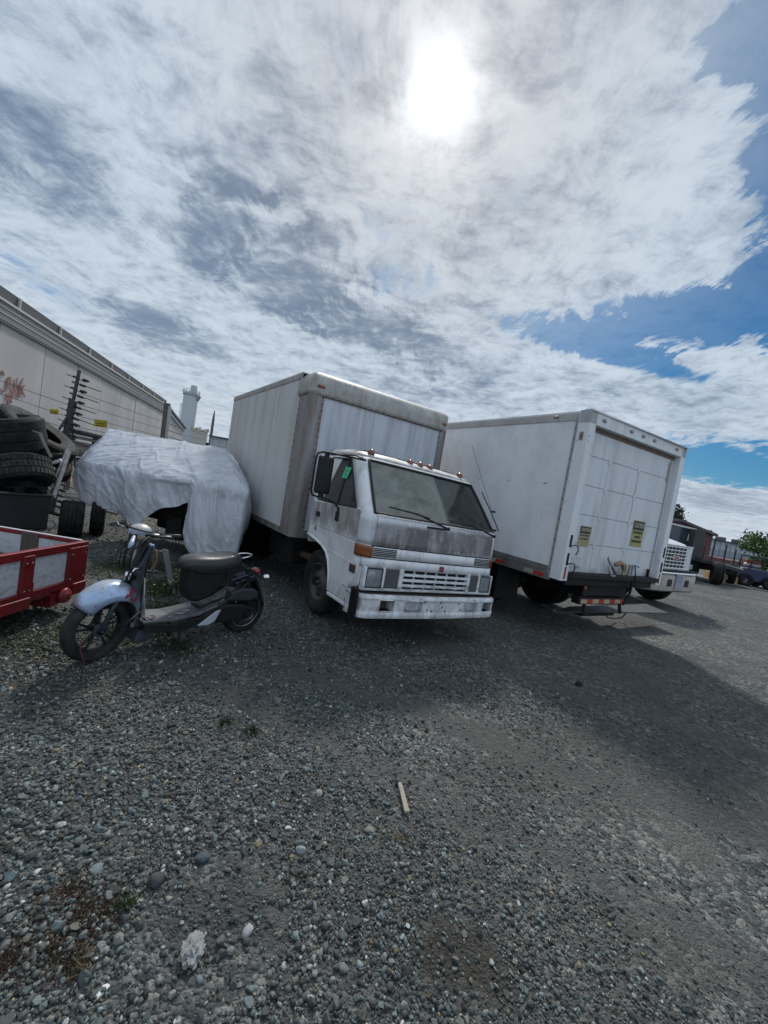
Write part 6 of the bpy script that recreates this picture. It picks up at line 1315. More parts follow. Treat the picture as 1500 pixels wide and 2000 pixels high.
# ------------------------------------------------------------------ tyre trailer
def tyre_load():
    A0 = np.array([-5.08, 6.3]); d1 = np.array([-.45, -.89]); d1 /= np.linalg.norm(d1); d2 = np.array([-d1[1], d1[0]])*1.; 
    if d2[0] > 0: d2 = -d2
    T = thing('dark_trailer', 'low black steel trailer loaded with scrap tyres behind the red trailer', 'trailer', (0, 0, 0))
    def L(u, v, z): p = A0+d1*u+d2*v; return (p[0], p[1], z)
    def lb(u0, u1, v0, v1, z0, z1): return MB().hexa([L(u0, v0, z0), L(u1, v0, z0), L(u1, v1, z0), L(u0, v1, z0), L(u0, v0, z1), L(u1, v0, z1), L(u1, v1, z1), L(u0, v1, z1)])
    DT = pmat('trailer_black', (.022, .022, .024), .65, var=.3, vs=4)
    lb(0, 2.6, 0, .05, .16, .67).build('side_panel', DT, T, bevel=.006); lb(0, 2.6, 1.5, 1.55, .16, .67).build('side_panel', DT, T, bevel=.006)
    lb(0, .05, .05, 1.5, .16, .67).build('end_panel', DT, T); lb(2.55, 2.6, .05, 1.5, .16, .67).build('end_panel', DT, T); lb(0, 2.6, .03, 1.5, .14, .20).build('floor', DT, T)
    lb(-.03, 2.6, -.03, .08, .665, .69).build('top_rail', pmat('rail_dark', (.05, .05, .052), .5, .3), T, bevel=.006)
    w = at_z(124, 1049); disc_wheel(T, (w[0]+.02, w[1]+.1, .30), (.80, .60, 0), .30, .33, .15, RIMD, 1, 0)
    MB().tube([(w[0]-.6, w[1]+.35, .3), (w[0], w[1]+.1, .3)], .03, 6).build('axle', CHAS, T)
    p = at_y(96, 1025, 6.4); MB().lathe([(.075, -.02), (.075, .02), (.055, .02), (.055, -.02)], (p[0], 6.4, p[2]), (.6, -.8, 0), 20, closed=True).build('spare_ring', GALV, T, True)
    # tyres: (px, py, Y, R, width, axis, label)
    specs = [(70, 852, 6.9, .60, .36, (.52, .12, .84), 'largest scrap tyre, arching up behind the others next to the fence post', 1),
             (2, 846, 6.3, .54, .52, (-.10, -.25, .96), 'broad scrap tyre lying flat on the near side under the pale strap', 0),
             (92, 888, 6.75, .25, .20, (.10, -.20, .97), 'small scrap tyre lying flat in front of the biggest one', 0),
             (100, 915, 6.9, .27, .19, (.45, -.4, .8), 'small scrap tyre tucked beside the pale metal rails', 0),
             (34, 926, 6.1, .43, .36, (-.48, .16, .86), 'chunky zigzag-tread scrap tyre leaning low in the pile', 1),
             (62, 968, 6.25, .22, .17, (.60, -.45, .66), 'small scrap tyre with a pale sidewall at the bottom of the pile', 0),
             (-20, 905, 6.6, .48, .28, (.1, .2, .97), 'scrap tyre buried dark in the middle of the heap at the frame edge', 0),
             (30, 880, 7.1, .46, .26, (.2, -.1, .97), 'scrap tyre wedged behind the flat-lying broad one', 0)]
    tyres = []
    for i, (px, py, Y, R, w_, ax, lab, big) in enumerate(specs):
        c = at_y(px, py, Y); ax = Vector(ax).normalized()
        TT = thing('scrap_tyre', lab, 'tyre', c, 0, 'scrap tyres on the black trailer'); rim = R*.56
        p_ = tyre_profile(R, w_, rim); p_ += [(rim-.012, w_*.36), (rim-.012, w_*.30), (rim+.02, w_*.28), (R-.03, w_*.34), (R-.03, -w_*.34), (rim+.02, -w_*.28), (rim-.012, -w_*.30), (rim-.012, -w_*.36)]
        MB().lathe(p_, (0, 0, 0), ax, 56, closed=True).build('carcass', RUBW if i in (4, 5, 0) else RUB, TT, True, ang=40)
        # tread blocks stand proud of the carcass
        k = ax.orthogonal().normalized(); q = ax.cross(k); m = MB(); nb = 46
        for j in range(nb):
            a0 = 2*pi*j/nb; a1 = a0+2*pi/nb*.72
            for r_, (h0, h1) in enumerate(((-.40, -.17), (-.13, .13), (.17, .40))):
                sh = (.25 if r_ != 1 else -.25)*2*pi/nb*(1 if big else .3)
                if not big: a1 = a0+2*pi/nb*.985
                P = []
                for rr in (R-.012, R+.008):
                    for aa, hh in ((a0, h0), (a1, h0), (a1+sh, h1), (a0+sh, h1)): P.append((k*math.cos(aa)+q*math.sin(aa))*rr+ax*hh*w_)
                m.hexa(P)
        m.build('tread', RUBW if i in (4,) else RUB, TT, kind='stuff')
        tyres.append(TT)
    STR = pmat('strap_tan', (.22, .20, .16), .8, var=.3, vs=20)
    pts = [at_y(55, 838, 6.25), at_y(78, 846, 6.2), at_y(84, 862, 6.15), at_y(100, 893, 6.1)]
    m = MB()
    for p, q in zip(pts, pts[1:]): p, q = Vector(p), Vector(q); s = Vector((.018, 0, .008)); m.add([p-s, p+s, q+s, q-s], [(0, 1, 2, 3)])
    o = m.build('tie_strap', STR, None, solid=.006); tag(o, 'pale webbing strap hanging down over the tyre pile', 'strap')
    # pair of pale rails leaning at the trailer corner
    T = thing('metal_rail_pair', 'two pale metal rails strapped together leaning at the black trailer corner', 'rails', (0, 0, 0))
    PR = pmat('pale_rail', (.45, .42, .42), .5, .3, var=.25, vs=8, grime=[dict(col=(.18, .15, .14), amt=.5, sx=9, sz=9, th=.52)])
    a, b = at_y(136, 868, 6.75), at_y(101, 952, 6.4); MB().tube([a, b], .024, 8).build('rail', PR, T); a2, b2 = at_y(135, 882, 6.7), at_y(104, 972, 6.33); MB().tube([a2, b2], .030, 8).build('rail', PR, T)
    for t in (.12, .4, .62, .84):
        p = a+(b-a)*t; q = a2+(b2-a2)*t; MB().tube([p*1.0+(p-q)*.4, q+(q-p)*.3], .012, 6).build('clip', BLK, T)
    p = at_y(112, 902, 6.5); o = MB().box(-.07, .07, -.02, .02, -.02, .03).build('white_scrap', pmat('white_scrap', (.6, .6, .6), .6), None, bevel=.006); o.location = p; o.rotation_euler = (0, -.5, 0); tag(o, 'small white plastic scrap on the tyre pile beside the pale rails', 'scrap')
tyre_load()

# ------------------------------------------------------------------ red trailer
def red_trailer():
    T = thing('red_trailer', 'small red steel utility trailer with scuffed white side panels at the near left', 'trailer', (-2.75, 3.93, 0))
    RD = pmat('red_paint', (.20, .010, .016), .42, var=.25, vs=4, coat=.15, grime=[dict(col=(.07, .018, .018), amt=.5, sx=6, sz=4, th=.55, w=.12), dict(col=(.09, .06, .05), amt=.7, sx=22, sz=16, th=.61, w=.06, o=5), dict(col=(.38, .30, .30), amt=.7, sx=44, sz=34, th=.68, w=.03, o=15)])
    PN = pmat('scuffed_panel', (.55, .57, .61), .5, var=.1, vs=3, bump=.3, bs=30, grime=[dict(col=(.20, .20, .22), amt=.6, sx=26, sz=60, th=.61, w=.05), dict(col=(.30, .30, .32), amt=.6, sx=7, sz=16, th=.58, w=.06, o=6)])
    zt, zb = .64, .22; Lr = 2.6; Wr = 1.5
    # near side (x = 0 plane, runs towards -y)
    MB().box(-.05, .0, -Lr, 0, zt-.028, zt+.012).build('top_rail', RD, T, bevel=.006)
    for y0, y1 in ((-.23, -.005), (-.71, -.60), (-1.35, -1.24), (-2.0, -1.89), (-2.6, -2.5)): MB().box(-.045, .006, y0, y1, zb+.02, zt-.028).build('side_post', RD, T, bevel=.006)
    for y0, y1 in ((-.60, -.23), (-1.24, -.71), (-1.89, -1.35), (-2.5, -2.0)): 
        MB().box(-.03, -.024, y0-.02, y1+.02, zb+.07, zt-.045).build('side_panel', PN, T)
        MB().box(-.045, .002, y0, y1, zt-.055, zt-.028).build('upper_flange', RD, T); MB().box(-.045, .004, y0, y1, zb+.05, zb+.085).build('lower_flange', RD, T, bevel=.004)
    MB().box(-.07, .02, -Lr, -.62, zb-.05, zb+.045).build('bottom_beam', RD, T, bevel=.008); MB().box(-.07, .0, -.62, .0, zb-.0, zb+.05).build('bottom_beam', RD, T, bevel=.008)
    MB().box(-.07, .02, -.16, .0, zb-.06, zb+.05).build('corner_foot', RD, T, bevel=.008)
    MB().prism([(-.40, zb+.02), (-.22, zb+.02), (-.26, zb-.10), (-.38, zb-.12)], 'x', -.05, .0).build('wheel_bracket', RD, T)
    w = MB().lathe([(.03, -.02), (.062, -.02), (.07, 0), (.062, .02), (.03, .02), (.02, .03)], (.03, -.27, zb-.03), (1, 0, 0), 20).build('jockey_wheel', RD, T, True); MB().lathe([(.001, .028), (.035, .026), (.04, .018)], (.03, -.27, zb-.03), (1, 0, 0), 16).build('hub', REDL, w, True)
    MB().box(-.30, -.06, -.40, -.05, .10, .18).build('under_frame', RD, T, bevel=.008)
    rivets([(.007, y, z) for y in (-.035, -.20, -.63, -.68, -1.27, -1.32) for z in (zb+.10, zt-.09)], (1, 0, 0), .008, STEEL, T, 'bolt')
    for y in (-.23, -.60, -.71, -1.24): MB().tube([(.007, y, zb+.06), (.007, y, zb+.16)], .004, 5).build('weld_bead', RD, T)
    # far side and ends
    WT = pmat('rail_pale', (.60, .60, .62), .5, var=.15, vs=10)
    MB().box(-Wr, -.05, -.035, .0, zt-.03, zt+.010).build('end_rail', RD, T, bevel=.004); MB().box(-Wr, -.06, -.03, -.004, zt+.010, zt+.016).build('worn_edge', WT, T)
    MB().box(-Wr, -.05, -.03, -.015, .25, zt-.03).build('end_panel', PN, T); MB().box(-.62, -.46, -.045, -.018, .26, zt-.0).build('end_stanchion', pmat('brown_plank', (.11, .09, .075), .8, var=.4, vs=9), T, bevel=.004)
    MB().box(-Wr-.04, -Wr, -Lr, 0, .2, zt).build('far_side', PN, T); MB().box(-Wr, 0, -Lr, -Lr+.04, .2, zt).build('front_end', PN, T)
    MB().box(-Wr, -.03, -Lr, -.03, .20, .24).build('floor', pmat('rusty_floor', (.09, .07, .06), .85, var=.5, vs=8, grime=[dict(col=(.30, .31, .33), amt=.7, sx=9, sz=9, th=.58, w=.05)]), T)
    MB().box(-Wr, -.5, -.30, -.06, .24, .42).build('inner_box', pmat('inner_brown', (.075, .06, .05), .85, var=.5, vs=8), T); MB().box(-.95, -.91, -.055, -.03, .40, .58).build('latch', RUST, T)
    for x in (-Wr-.12, .12): disc_wheel(T, (x if x < 0 else -.9, -1.9, .2), (1, 0, 0), .2, .14, .1, RD, -1, 0)
red_trailer()

# ------------------------------------------------------------------ scooter
def scooter():
    e = np.array([-1.203+1.97, 3.997-3.005]); yaw = math.atan2(e[1], e[0])
    T = thing('motor_scooter', 'stripped motor scooter with black seat and silvery blue front mudguard, standing on gravel', 'scooter', (-1.97, 3.005, 0), yaw)
    SV = pmat('silver_blue', (.42, .55, .78), .28, .25, var=.12, vs=6, coat=.6, grime=[dict(col=(.05, .05, .052), amt=.9, sx=4, sz=4, th=.38, w=.10, x=(.155, 1., .04), wob=.06), dict(col=(.22, .035, .04), amt=.8, sx=9, sz=9, th=.38, w=.08, x=(-1., -.15, .02), wob=.03),
        dict(col=(.06, .05, .05), amt=.85, sx=26, sz=26, th=.63, w=.05, o=4), dict(col=(.26, .28, .32), amt=.6, sx=7, sz=7, th=.53, w=.12, o=14), dict(col=(.40, .38, .36), amt=.7, sx=18, sz=14, th=.50, w=.1, z=(.545, .8, .02), wob=.05, o=2)])
    FR = pmat('bare_frame', (.075, .09, .118), .45, .4, var=.3, vs=12, grime=[dict(col=(.05, .045, .04), amt=.5, sx=14, sz=9, th=.55)])
    FL = pmat('floor_grey', (.115, .125, .135), .55, .2, var=.25, vs=10, grime=[dict(col=(.06, .05, .045), amt=.5, sx=16, sz=16, th=.56)])
    DK = pmat('scooter_black', (.010, .011, .012), .5, var=.3, vs=12); SE = pmat('seat_vinyl', (.030, .031, .034), .42, var=.2, vs=8, bump=.15, bs=160, coat=.15)
    steer = math.radians(14); cs, sn = math.cos(steer), math.sin(steer)
    def st(p): x, y, z = p; x0 = x-.05; return (.05+x0*cs-y*sn*-1*0-y*sn, x0*sn+y*cs, z)      # steering turn about a vertical axis
    ax = Vector((-sn, cs, 0))
    c = Vector(st((0, 0, .238)))
    # front wheel
    tw = MB().lathe([(.165, -.030), (.185, -.043), (.215, -.046), (.232, -.034), (.238, -.012), (.238, .012), (.232, .034), (.215, .046), (.185, .043), (.165, .030)], c, ax, 44, closed=True).build('front_tyre', RUBW, T, True)
    MB().lathe([(.166, -.028), (.172, -.030), (.160, -.014), (.150, 0), (.160, .014), (.172, .030), (.166, .028)], c, ax, 40).build('front_rim', DK, tw, True)
    k = Vector((cs, sn, 0)); up = Vector((0, 0, 1)); m = MB()
    for i in range(5):
        a = 2*pi*i/5+.35
        for da in (-.17, .17):
            p = c+(k*math.cos(a)+up*math.sin(a))*.03; q = c+(k*math.cos(a+da)+up*math.sin(a+da))*.155; m.tube([p, q], [.013, .008], 6)
    m.build('spokes', DK, tw); MB().tube([c-ax*.055, c+ax*.055], .035, 16).build('hub', DK, tw, True); MB().tube([c-ax*.07, c+ax*.07], .012, 8).build('axle', STEEL, tw)
    MB().lathe([(.001, 0), (.055, 0), (.055, .012), (.001, .012)], c-ax*.05, ax, 20).build('brake_drum', FR, tw)
    # mudguard: crowned arc over the wheel
    R = []; mc = Vector(st((.035, 0, .262)))
    for i, a in enumerate(np.linspace(math.radians(140), math.radians(-14), 30)):
        t = i/29; w = .068+.050*math.sin(pi*min(1, t*1.1))**.7+.018*t; r0 = .285+.045*math.sin(pi*t)**.8; row = []
        for s in np.linspace(-1, 1, 15):
            rr = r0*1.03-.120*abs(s)**2.2-(.0 if abs(s) < .99 else .010); y = w*math.sin(s*1.35)/math.sin(1.35)
            row.append(tuple(mc+(k*math.cos(a)*rr)+up*math.sin(a)*rr+ax*y))
        R.append(row)
    fd = MB().grid(R).build('front_mudguard', SV, T, True, solid=.004)
    # red flame-like decal, a thin film proud of the mudguard
    RDM = pmat('decal_red', (.22, .012, .03), .35)
    def onf(ta, s, off=.004):
        a = math.radians(140)+(math.radians(-14)-math.radians(140))*ta; t = ta; w = .068+.050*math.sin(pi*min(1, t*1.1))**.7+.018*t; r0 = .285+.045*math.sin(pi*t)**.8+off
        rr = r0*1.03-.120*abs(s)**2.2; y = (w+off)*math.sin(s*1.35)/math.sin(1.35); return tuple(mc+(k*math.cos(a)*rr)+up*math.sin(a)*rr+ax*y)
    m = MB()
    for poly in ([(.50, -.35), (.53, -.38), (.52, -.62), (.50, -.66)], [(.47, -.60), (.52, -.60), (.505, -.90), (.47, -.86)], [(.44, -.84), (.48, -.86), (.44, -.985), (.42, -.97)], [(.50, -.93), (.585, -.91), (.575, -.96), (.50, -.975)], [(.53, -.95), (.56, -.95), (.56, -1.0), (.52, -1.0)], [(.57, -.78), (.585, -.76), (.575, -.90), (.555, -.90)]):
        m.add([onf(*q) for q in poly], [tuple(range(len(poly)))])
    m.build('decal', RDM, fd, solid=.001)
    # fork legs and steering column
    for s in (-1, 1):
        p0 = c+ax*.062*s; MB().tube([p0, p0+Vector((.055, .01, .17)), Vector((.145, s*.05, .52))], [.018, .02, .022], 8).build('fork_leg', FR, T, True)
    MB().tube([(.13, 0, .50), (.19, 0, .66), (.285, 0, .93)], [.03, .026, .022], 10).build('steering_column', DK, T, True)
    # frame downtube: broad pressed beam
    def beam(pts, ws, ds, mat, name='frame_beam'):
        m = MB(); Rr = []
        for (x, z), w, d in zip(pts, ws, ds): Rr.append([(x-d, -w, z-d*.3), (x-d*.6, -w*1.1, z), (x+d, -w*.9, z+d*.3), (x+d, w*.9, z+d*.3), (x-d*.6, w*1.1, z), (x-d, w, z-d*.3)])
        Rr = [r+[r[0]] for r in Rr]; return m.grid(Rr).build(name, mat, T, True, ang=30)
    beam([(.305, .86), (.275, .78), (.235, .70), (.215, .60), (.235, .50), (.255, .40), (.265, .28), (.29, .22)], [.035, .05, .065, .06, .05, .045, .045, .045], [.02, .028, .036, .036, .03, .026, .026, .026], FR, 'front_frame')
    MB().tube([(.30, -.055, .87), (.285, -.065, .80), (.27, -.06, .70), (.262, -.06, .52), (.268, -.06, .30)], .006, 6).build('control_rod', BLK, T, True)
    MB().tube([(.26, -.075, .62), (.275, -.08, .46), (.295, -.085, .31), (.33, -.09, .30)], .005, 6).build('pale_cable', GALV, T, True)
    MB().tube([(.185, -.05, .90), (.16, -.08, .80), (.14, -.08, .70)], .007, 6).build('brake_pipe', STEEL, T, True)
    MB().box(.29, .325, -.035, .035, .82, .875).build('blue_connector', pmat('connector_blue', (.16, .30, .50), .4), T, bevel=.008)
    MB().tube([(.33, -.03, .84), (.345, -.04, .77), (.33, -.05, .70), (.32, -.05, .66)], .008, 6).build('orange_wire', pmat('wire_orange', (.22, .08, .03), .5), T, True)
    # horn, brackets and dangling parts in front of the column
    MB().tube([(.22, -.08, .70), (.17, -.10, .705), (.145, -.10, .66), (.14, -.10, .62)], .008, 8).build('chrome_bracket', CHR, T, True); MB().tube([(.115, -.11, .69), (.105, -.11, .62)], [.012, .005], 8).build('bulb', CHR, T, True)
    MB().lathe([(.001, .015), (.035, .012), (.04, -.01), (.02, -.02)], (.165, -.06, .64), (-.5, -.8, 0), 18).build('horn', DK, T, True)
    for i in range(6):
        y = rnd.uniform(-.09, .05); x0 = rnd.uniform(.10, .2); MB().tube([(x0+.10, y, .95), (x0-.02, y-.03, .84), (x0-.03, y-.05, .72), (x0+.05, y, .62)], .004, 5).build('cable', BLK, T, True)
    MB().tube([(.19, -.03, .92), (.06, -.06, .86), (.04, -.08, .78), (.09, -.08, .80), (.13, -.04, .90)], .004, 5).build('cable', BLK, T, True)
    MB().tube([(.25, -.1, .36), (.14, -.16, .31), (.04, -.15, .285)], .004, 5).build('speedometer_cable', DK, T, True)
    MB().tube([(-.12, -.09, .20), (-.115, -.10, .12), (-.09, -.11, .05), (-.07, -.11, .01)], .004, 5).build('red_wire', pmat('wire_red', (.14, .04, .035), .6), T, True)
    # handlebar
    MB().tube([st((.30, -.30, .965)), st((.27, -.20, .96)), st((.24, -.08, .95)), st((.24, .08, .95)), st((.27, .20, .97)), st((.33, .31, 1.0))], .011, 8).build('handlebar', DK, T, True)
    for s in (-1, 1):
        MB().tube([st((.27, .19*s, .965)), st((.335, .33*s, .985))], .018, 10).build('grip', DK, T, True)
        MB().tube([st((.22, .16*s, .97)), st((.22, .24*s, .975)), st((.26, .32*s, .985))], .006, 6).build('brake_lever', STEEL, T, True)
    cw = pmat('cowl_cream', (.50, .48, .46), .4, .1, var=.2, vs=9, grime=[dict(col=(.30, .35, .46), amt=.8, sx=6, sz=6, z=(.8, .995, .012), th=.35, wob=.02)])
    MB().ball(st((.235, 0, .965)), (.085, .075, .062), 18, 12, -.35).build('headlamp_cowl', cw, T, True)
    MB().lathe([(.085, -.006), (.09, 0), (.085, .006)], st((.235, 0, .985)), (.2, 0, 1), 24, closed=True).build('cowl_trim', BLK, T, True)
    MB().box(.12, .17, -.07, -.03, .90, .97).build('switch_block', DK, T, bevel=.01); MB().box(.28, .33, -.09, -.04, .92, .97).build('clutch_clamp', STEEL, T, bevel=.01)
    MB().tube([st((.12, -.10, .95)), st((.07, -.15, .90)), st((.04, -.17, .88))], [.012, .02, .006], 8).build('mirror_stub', pmat('stub_blue', (.30, .36, .46), .4, .3), T, True)
    # floorboard
    MB().prism([(.265, .285), (.285, .27), (.50, .255), (.72, .275), (.88, .335), (.88, .35), (.70, .300), (.50, .278), (.30, .292)], 'y', -.145, .145).build('floorboard', FL, T, bevel=.008)
    MB().lathe([(.001, 0), (.028, 0), (.03, .003)], (.36, -.06, .2915), (0, 0, 1), 14).build('rusty_hole', RUST, T); MB().box(.29, .35, -.12, -.05, .292, .302).build('floor_bracket', FL, T, bevel=.004); MB().tube([(.55, -.05, .29), (.60, -.02, .30), (.66, -.06, .305), (.60, -.09, .30)], .007, 6, closed=True).build('floor_latch', GALV, T)
    for s in (-1, 1):
        MB().tube([(.28, s*.135, .25), (.50, s*.14, .225), (.72, s*.13, .245), (.92, s*.12, .34), (1.12, s*.11, .47), (1.25, s*.10, .58)], .014, 8).build('frame_tube', DK, T, True)
        MB().prism([(.28, .275), (.27, .215), (.50, .165), (.62, .17), (.86, .25), (.86, .30), (.70, .262), (.5, .24)], 'y', s*.148-.004, s*.148+.004).build('side_skirt', DK, T, bevel=.004)
    MB().prism([(.70, .195), (.86, .305), (.905, .31), (.86, .215), (.80, .185)], 'y', -.162, -.153).build('white_fairing', pmat('fairing_pale', (.42, .46, .52), .4, var=.15, vs=9), T, bevel=.004)
    MB().tube([(.56, -.13, .17), (.58, -.15, .05), (.60, -.15, .012)], .010, 6).build('stand_leg', DK, T); MB().tube([(.60, .13, .17), (.62, .15, .03), (.63, .15, .012)], .010, 6).build('stand_leg', DK, T)
    MB().prism([(.27, .20), (.24, .10), (.36, .10), (.40, .17)], 'y', -.08, .08).build('lower_cover', FR, T, bevel=.01)
    # seat and storage bucket
    rows = []; prof = [(.545, .70, .02), (.56, .735, .075), (.60, .765, .11), (.68, .782, .135), (.78, .780, .15), (.88, .782, .155), (.97, .795, .150), (1.04, .798, .135), (1.09, .785, .105), (1.115, .75, .05), (1.12, .72, .02)]
    for x, z, w in prof:
        zb_ = .69-.055*math.sin(pi*min(1, max(0, (x-.54)/.56)))**.7; row = [(x, -w*.80, zb_), (x, -w, zb_+.03), (x, -w*.98, z-.035), (x, -w*.75, z-.008), (x, -w*.35, z), (x, 0, z+.003), (x, w*.35, z), (x, w*.75, z-.008), (x, w*.98, z-.035), (x, w, zb_+.03), (x, w*.8, zb_)]; row.append(row[0]); rows.append(row)
    mseat = MB().grid(rows); mseat.f += [tuple(range(11)), tuple(range((len(rows)-1)*12, (len(rows)-1)*12+11))]
    o = mseat.build('seat', SE, T, True, ang=80); mod = o.modifiers.new('s', 'SUBSURF'); mod.levels = 1; mod.render_levels = 2
    MB().tube([(x, -w*.99, .705-.055*math.sin(pi*min(1, max(0, (x-.54)/.56)))**.7) for x, z, w in prof[1:-1]], .004, 6).build('seat_piping', BLK, o, True)
    MB().prism([(.60, .67), (.99, .67), (.95, .52), (.86, .42), (.72, .37), (.64, .39), (.61, .50)], 'y', -.095, .095).build('storage_bucket', pmat('bucket_black', (.007, .007, .008), .7), T, bevel=.035, seg=3)
    MB().tube([(1.10, -.07, .75), (1.18, -.07, .765), (1.23, -.04, .77), (1.245, 0, .77), (1.23, .04, .77), (1.18, .07, .765), (1.10, .07, .75)], .007, 8).build('grab_rail', CHR, T, True)
    # rear mudguard, lamp, indicators
    R = []
    for i, (x, z) in enumerate(((1.08, .70), (1.15, .69), (1.22, .65), (1.29, .58), (1.345, .50), (1.39, .41), (1.43, .32), (1.455, .27))):
        w = .085-.004*i; R.append([(x-.03, -w, z-.035), (x-.01, -w*.9, z-.008), (x, -w*.4, z), (x, w*.4, z), (x-.01, w*.9, z-.008), (x-.03, w, z-.035)])
    MB().grid(R).build('rear_mudguard', DK, T, True, solid=.006)
    MB().ball((1.325, 0, .60), (.045, .055, .038), 14, 10).build('tail_lamp', pmat('tail_red', (.26, .02, .018), .2, coat=.6), T, True)
    for s in (-1, 1):
        q = MB().lathe([(.001, -.03), (.012, -.028), (.026, -.005), (.031, .02), (.030, .028)], (1.385, s*.085, .555), (.95, s*.25, .05), 16).build('indicator', CHR, T, True); MB().lathe([(.030, .028), (.024, .037), (.001, .040)], (1.385, s*.085, .555), (.95, s*.25, .05), 16).build('indicator_lens', AMB, q, True)
        MB().tube([(1.31, s*.03, .57), (1.37, s*.08, .555)], .007, 6).build('indicator_stalk', DK, q)
    MB().prism([(.97, .655), (1.10, .69), (1.27, .62), (1.29, .54), (1.12, .47), (.95, .50)], 'y', -.088, -.07).build('rear_cover', DK, T, bevel=.008)
    MB().prism([(1.02, .60), (1.13, .64), (1.22, .60), (1.10, .55)], 'y', -.093, -.088).build('cover_panel', FR, T, bevel=.003)
    MB().tube([(.60, -.10, .40), (.70, -.11, .385), (.90, -.115, .45), (.96, -.11, .52)], .008, 6).build('bucket_rim', FR, T, True)
    for q in ((.30, -.12), (.47, -.125), (.66, -.125)): MB().tube([(q[0], -.12, .285), (q[0], -.12, .296)], .008, 8).build('screw', STEEL, T)
    # engine, airbox, rear wheel
    rc = (1.24, 0, .222)
    tw = MB().lathe([(.150, -.034), (.175, -.046), (.200, -.048), (.216, -.036), (.222, -.012), (.222, .012), (.216, .036), (.200, .048), (.175, .046), (.150, .034)], rc, (0, 1, 0), 40, closed=True).build('rear_tyre', RUBW, T, True)
    MB().lathe([(.150, -.030), (.157, -.034), (.140, -.020), (.04, -.012), (.001, -.012)], rc, (0, 1, 0), 32).build('rear_rim', DK, tw, True); MB().lathe([(.1525, -.036), (.150, -.044), (.156, -.044), (.158, -.036)], rc, (0, 1, 0), 40, closed=True).build('rim_ring', CHR, tw, True)
    MB().prism([(.86, .20), (.84, .29), (.95, .34), (1.15, .32), (1.30, .26), (1.32, .20), (1.25, .165), (.95, .165)], 'y', -.125, -.05).build('engine_case', DK, T, bevel=.02, seg=3)
    MB().lathe([(.001, -.01), (.035, -.008), (.045, .01), (.05, .02)], (1.22, -.13, .21), (0, -1, 0), 18).build('case_cover', FR, T, True); MB().box(.74, .92, -.08, .08, .19, .33).build('cylinder', DK, T, bevel=.015)
    for i in range(5): MB().box(.745, .90, -.088, .088, .205+.024*i, .213+.024*i).build('cooling_fin', FR, T)
    MB().prism([(.99, .37), (1.01, .455), (1.10, .475), (1.24, .465), (1.30, .43), (1.30, .36), (1.2, .345)], 'y', -.135, -.03).build('air_box', pmat('airbox', (.030, .035, .040), .5, var=.2), T, bevel=.02, seg=3)
    MB().tube([(1.16, -.10, .66), (1.24, -.09, .28)], .018, 8).build('shock_absorber', DK, T); MB().tube([(1.165+.008*i, -.10+.0012*i, .60-.03*i+0) for i in range(9)], .026, 8).build('spring', BLK, T)
    MB().tube([(.9, .10, .22), (1.1, .13, .23), (1.38, .13, .30)], [.02, .045, .04], 10).build('exhaust', RUST, T, True)
    for i in range(5): MB().tube([(.72+.03*i, -.12, .345+.01*i), (.88+.03*i, -.125, .38+.012*i), (1.05, -.12, .45+.012*i), (1.14, -.1, .52+.02*i)], .005, 5).build('cable', BLK, T, True)
    MB().tube([(1.0, -.11, .56), (1.18, -.11, .60)], .008, 6).build('stay', FR, T); MB().tube([(1.05, -.10, .52), (1.24, -.11, .585)], .007, 6).build('stay', FR, T)
scooter()

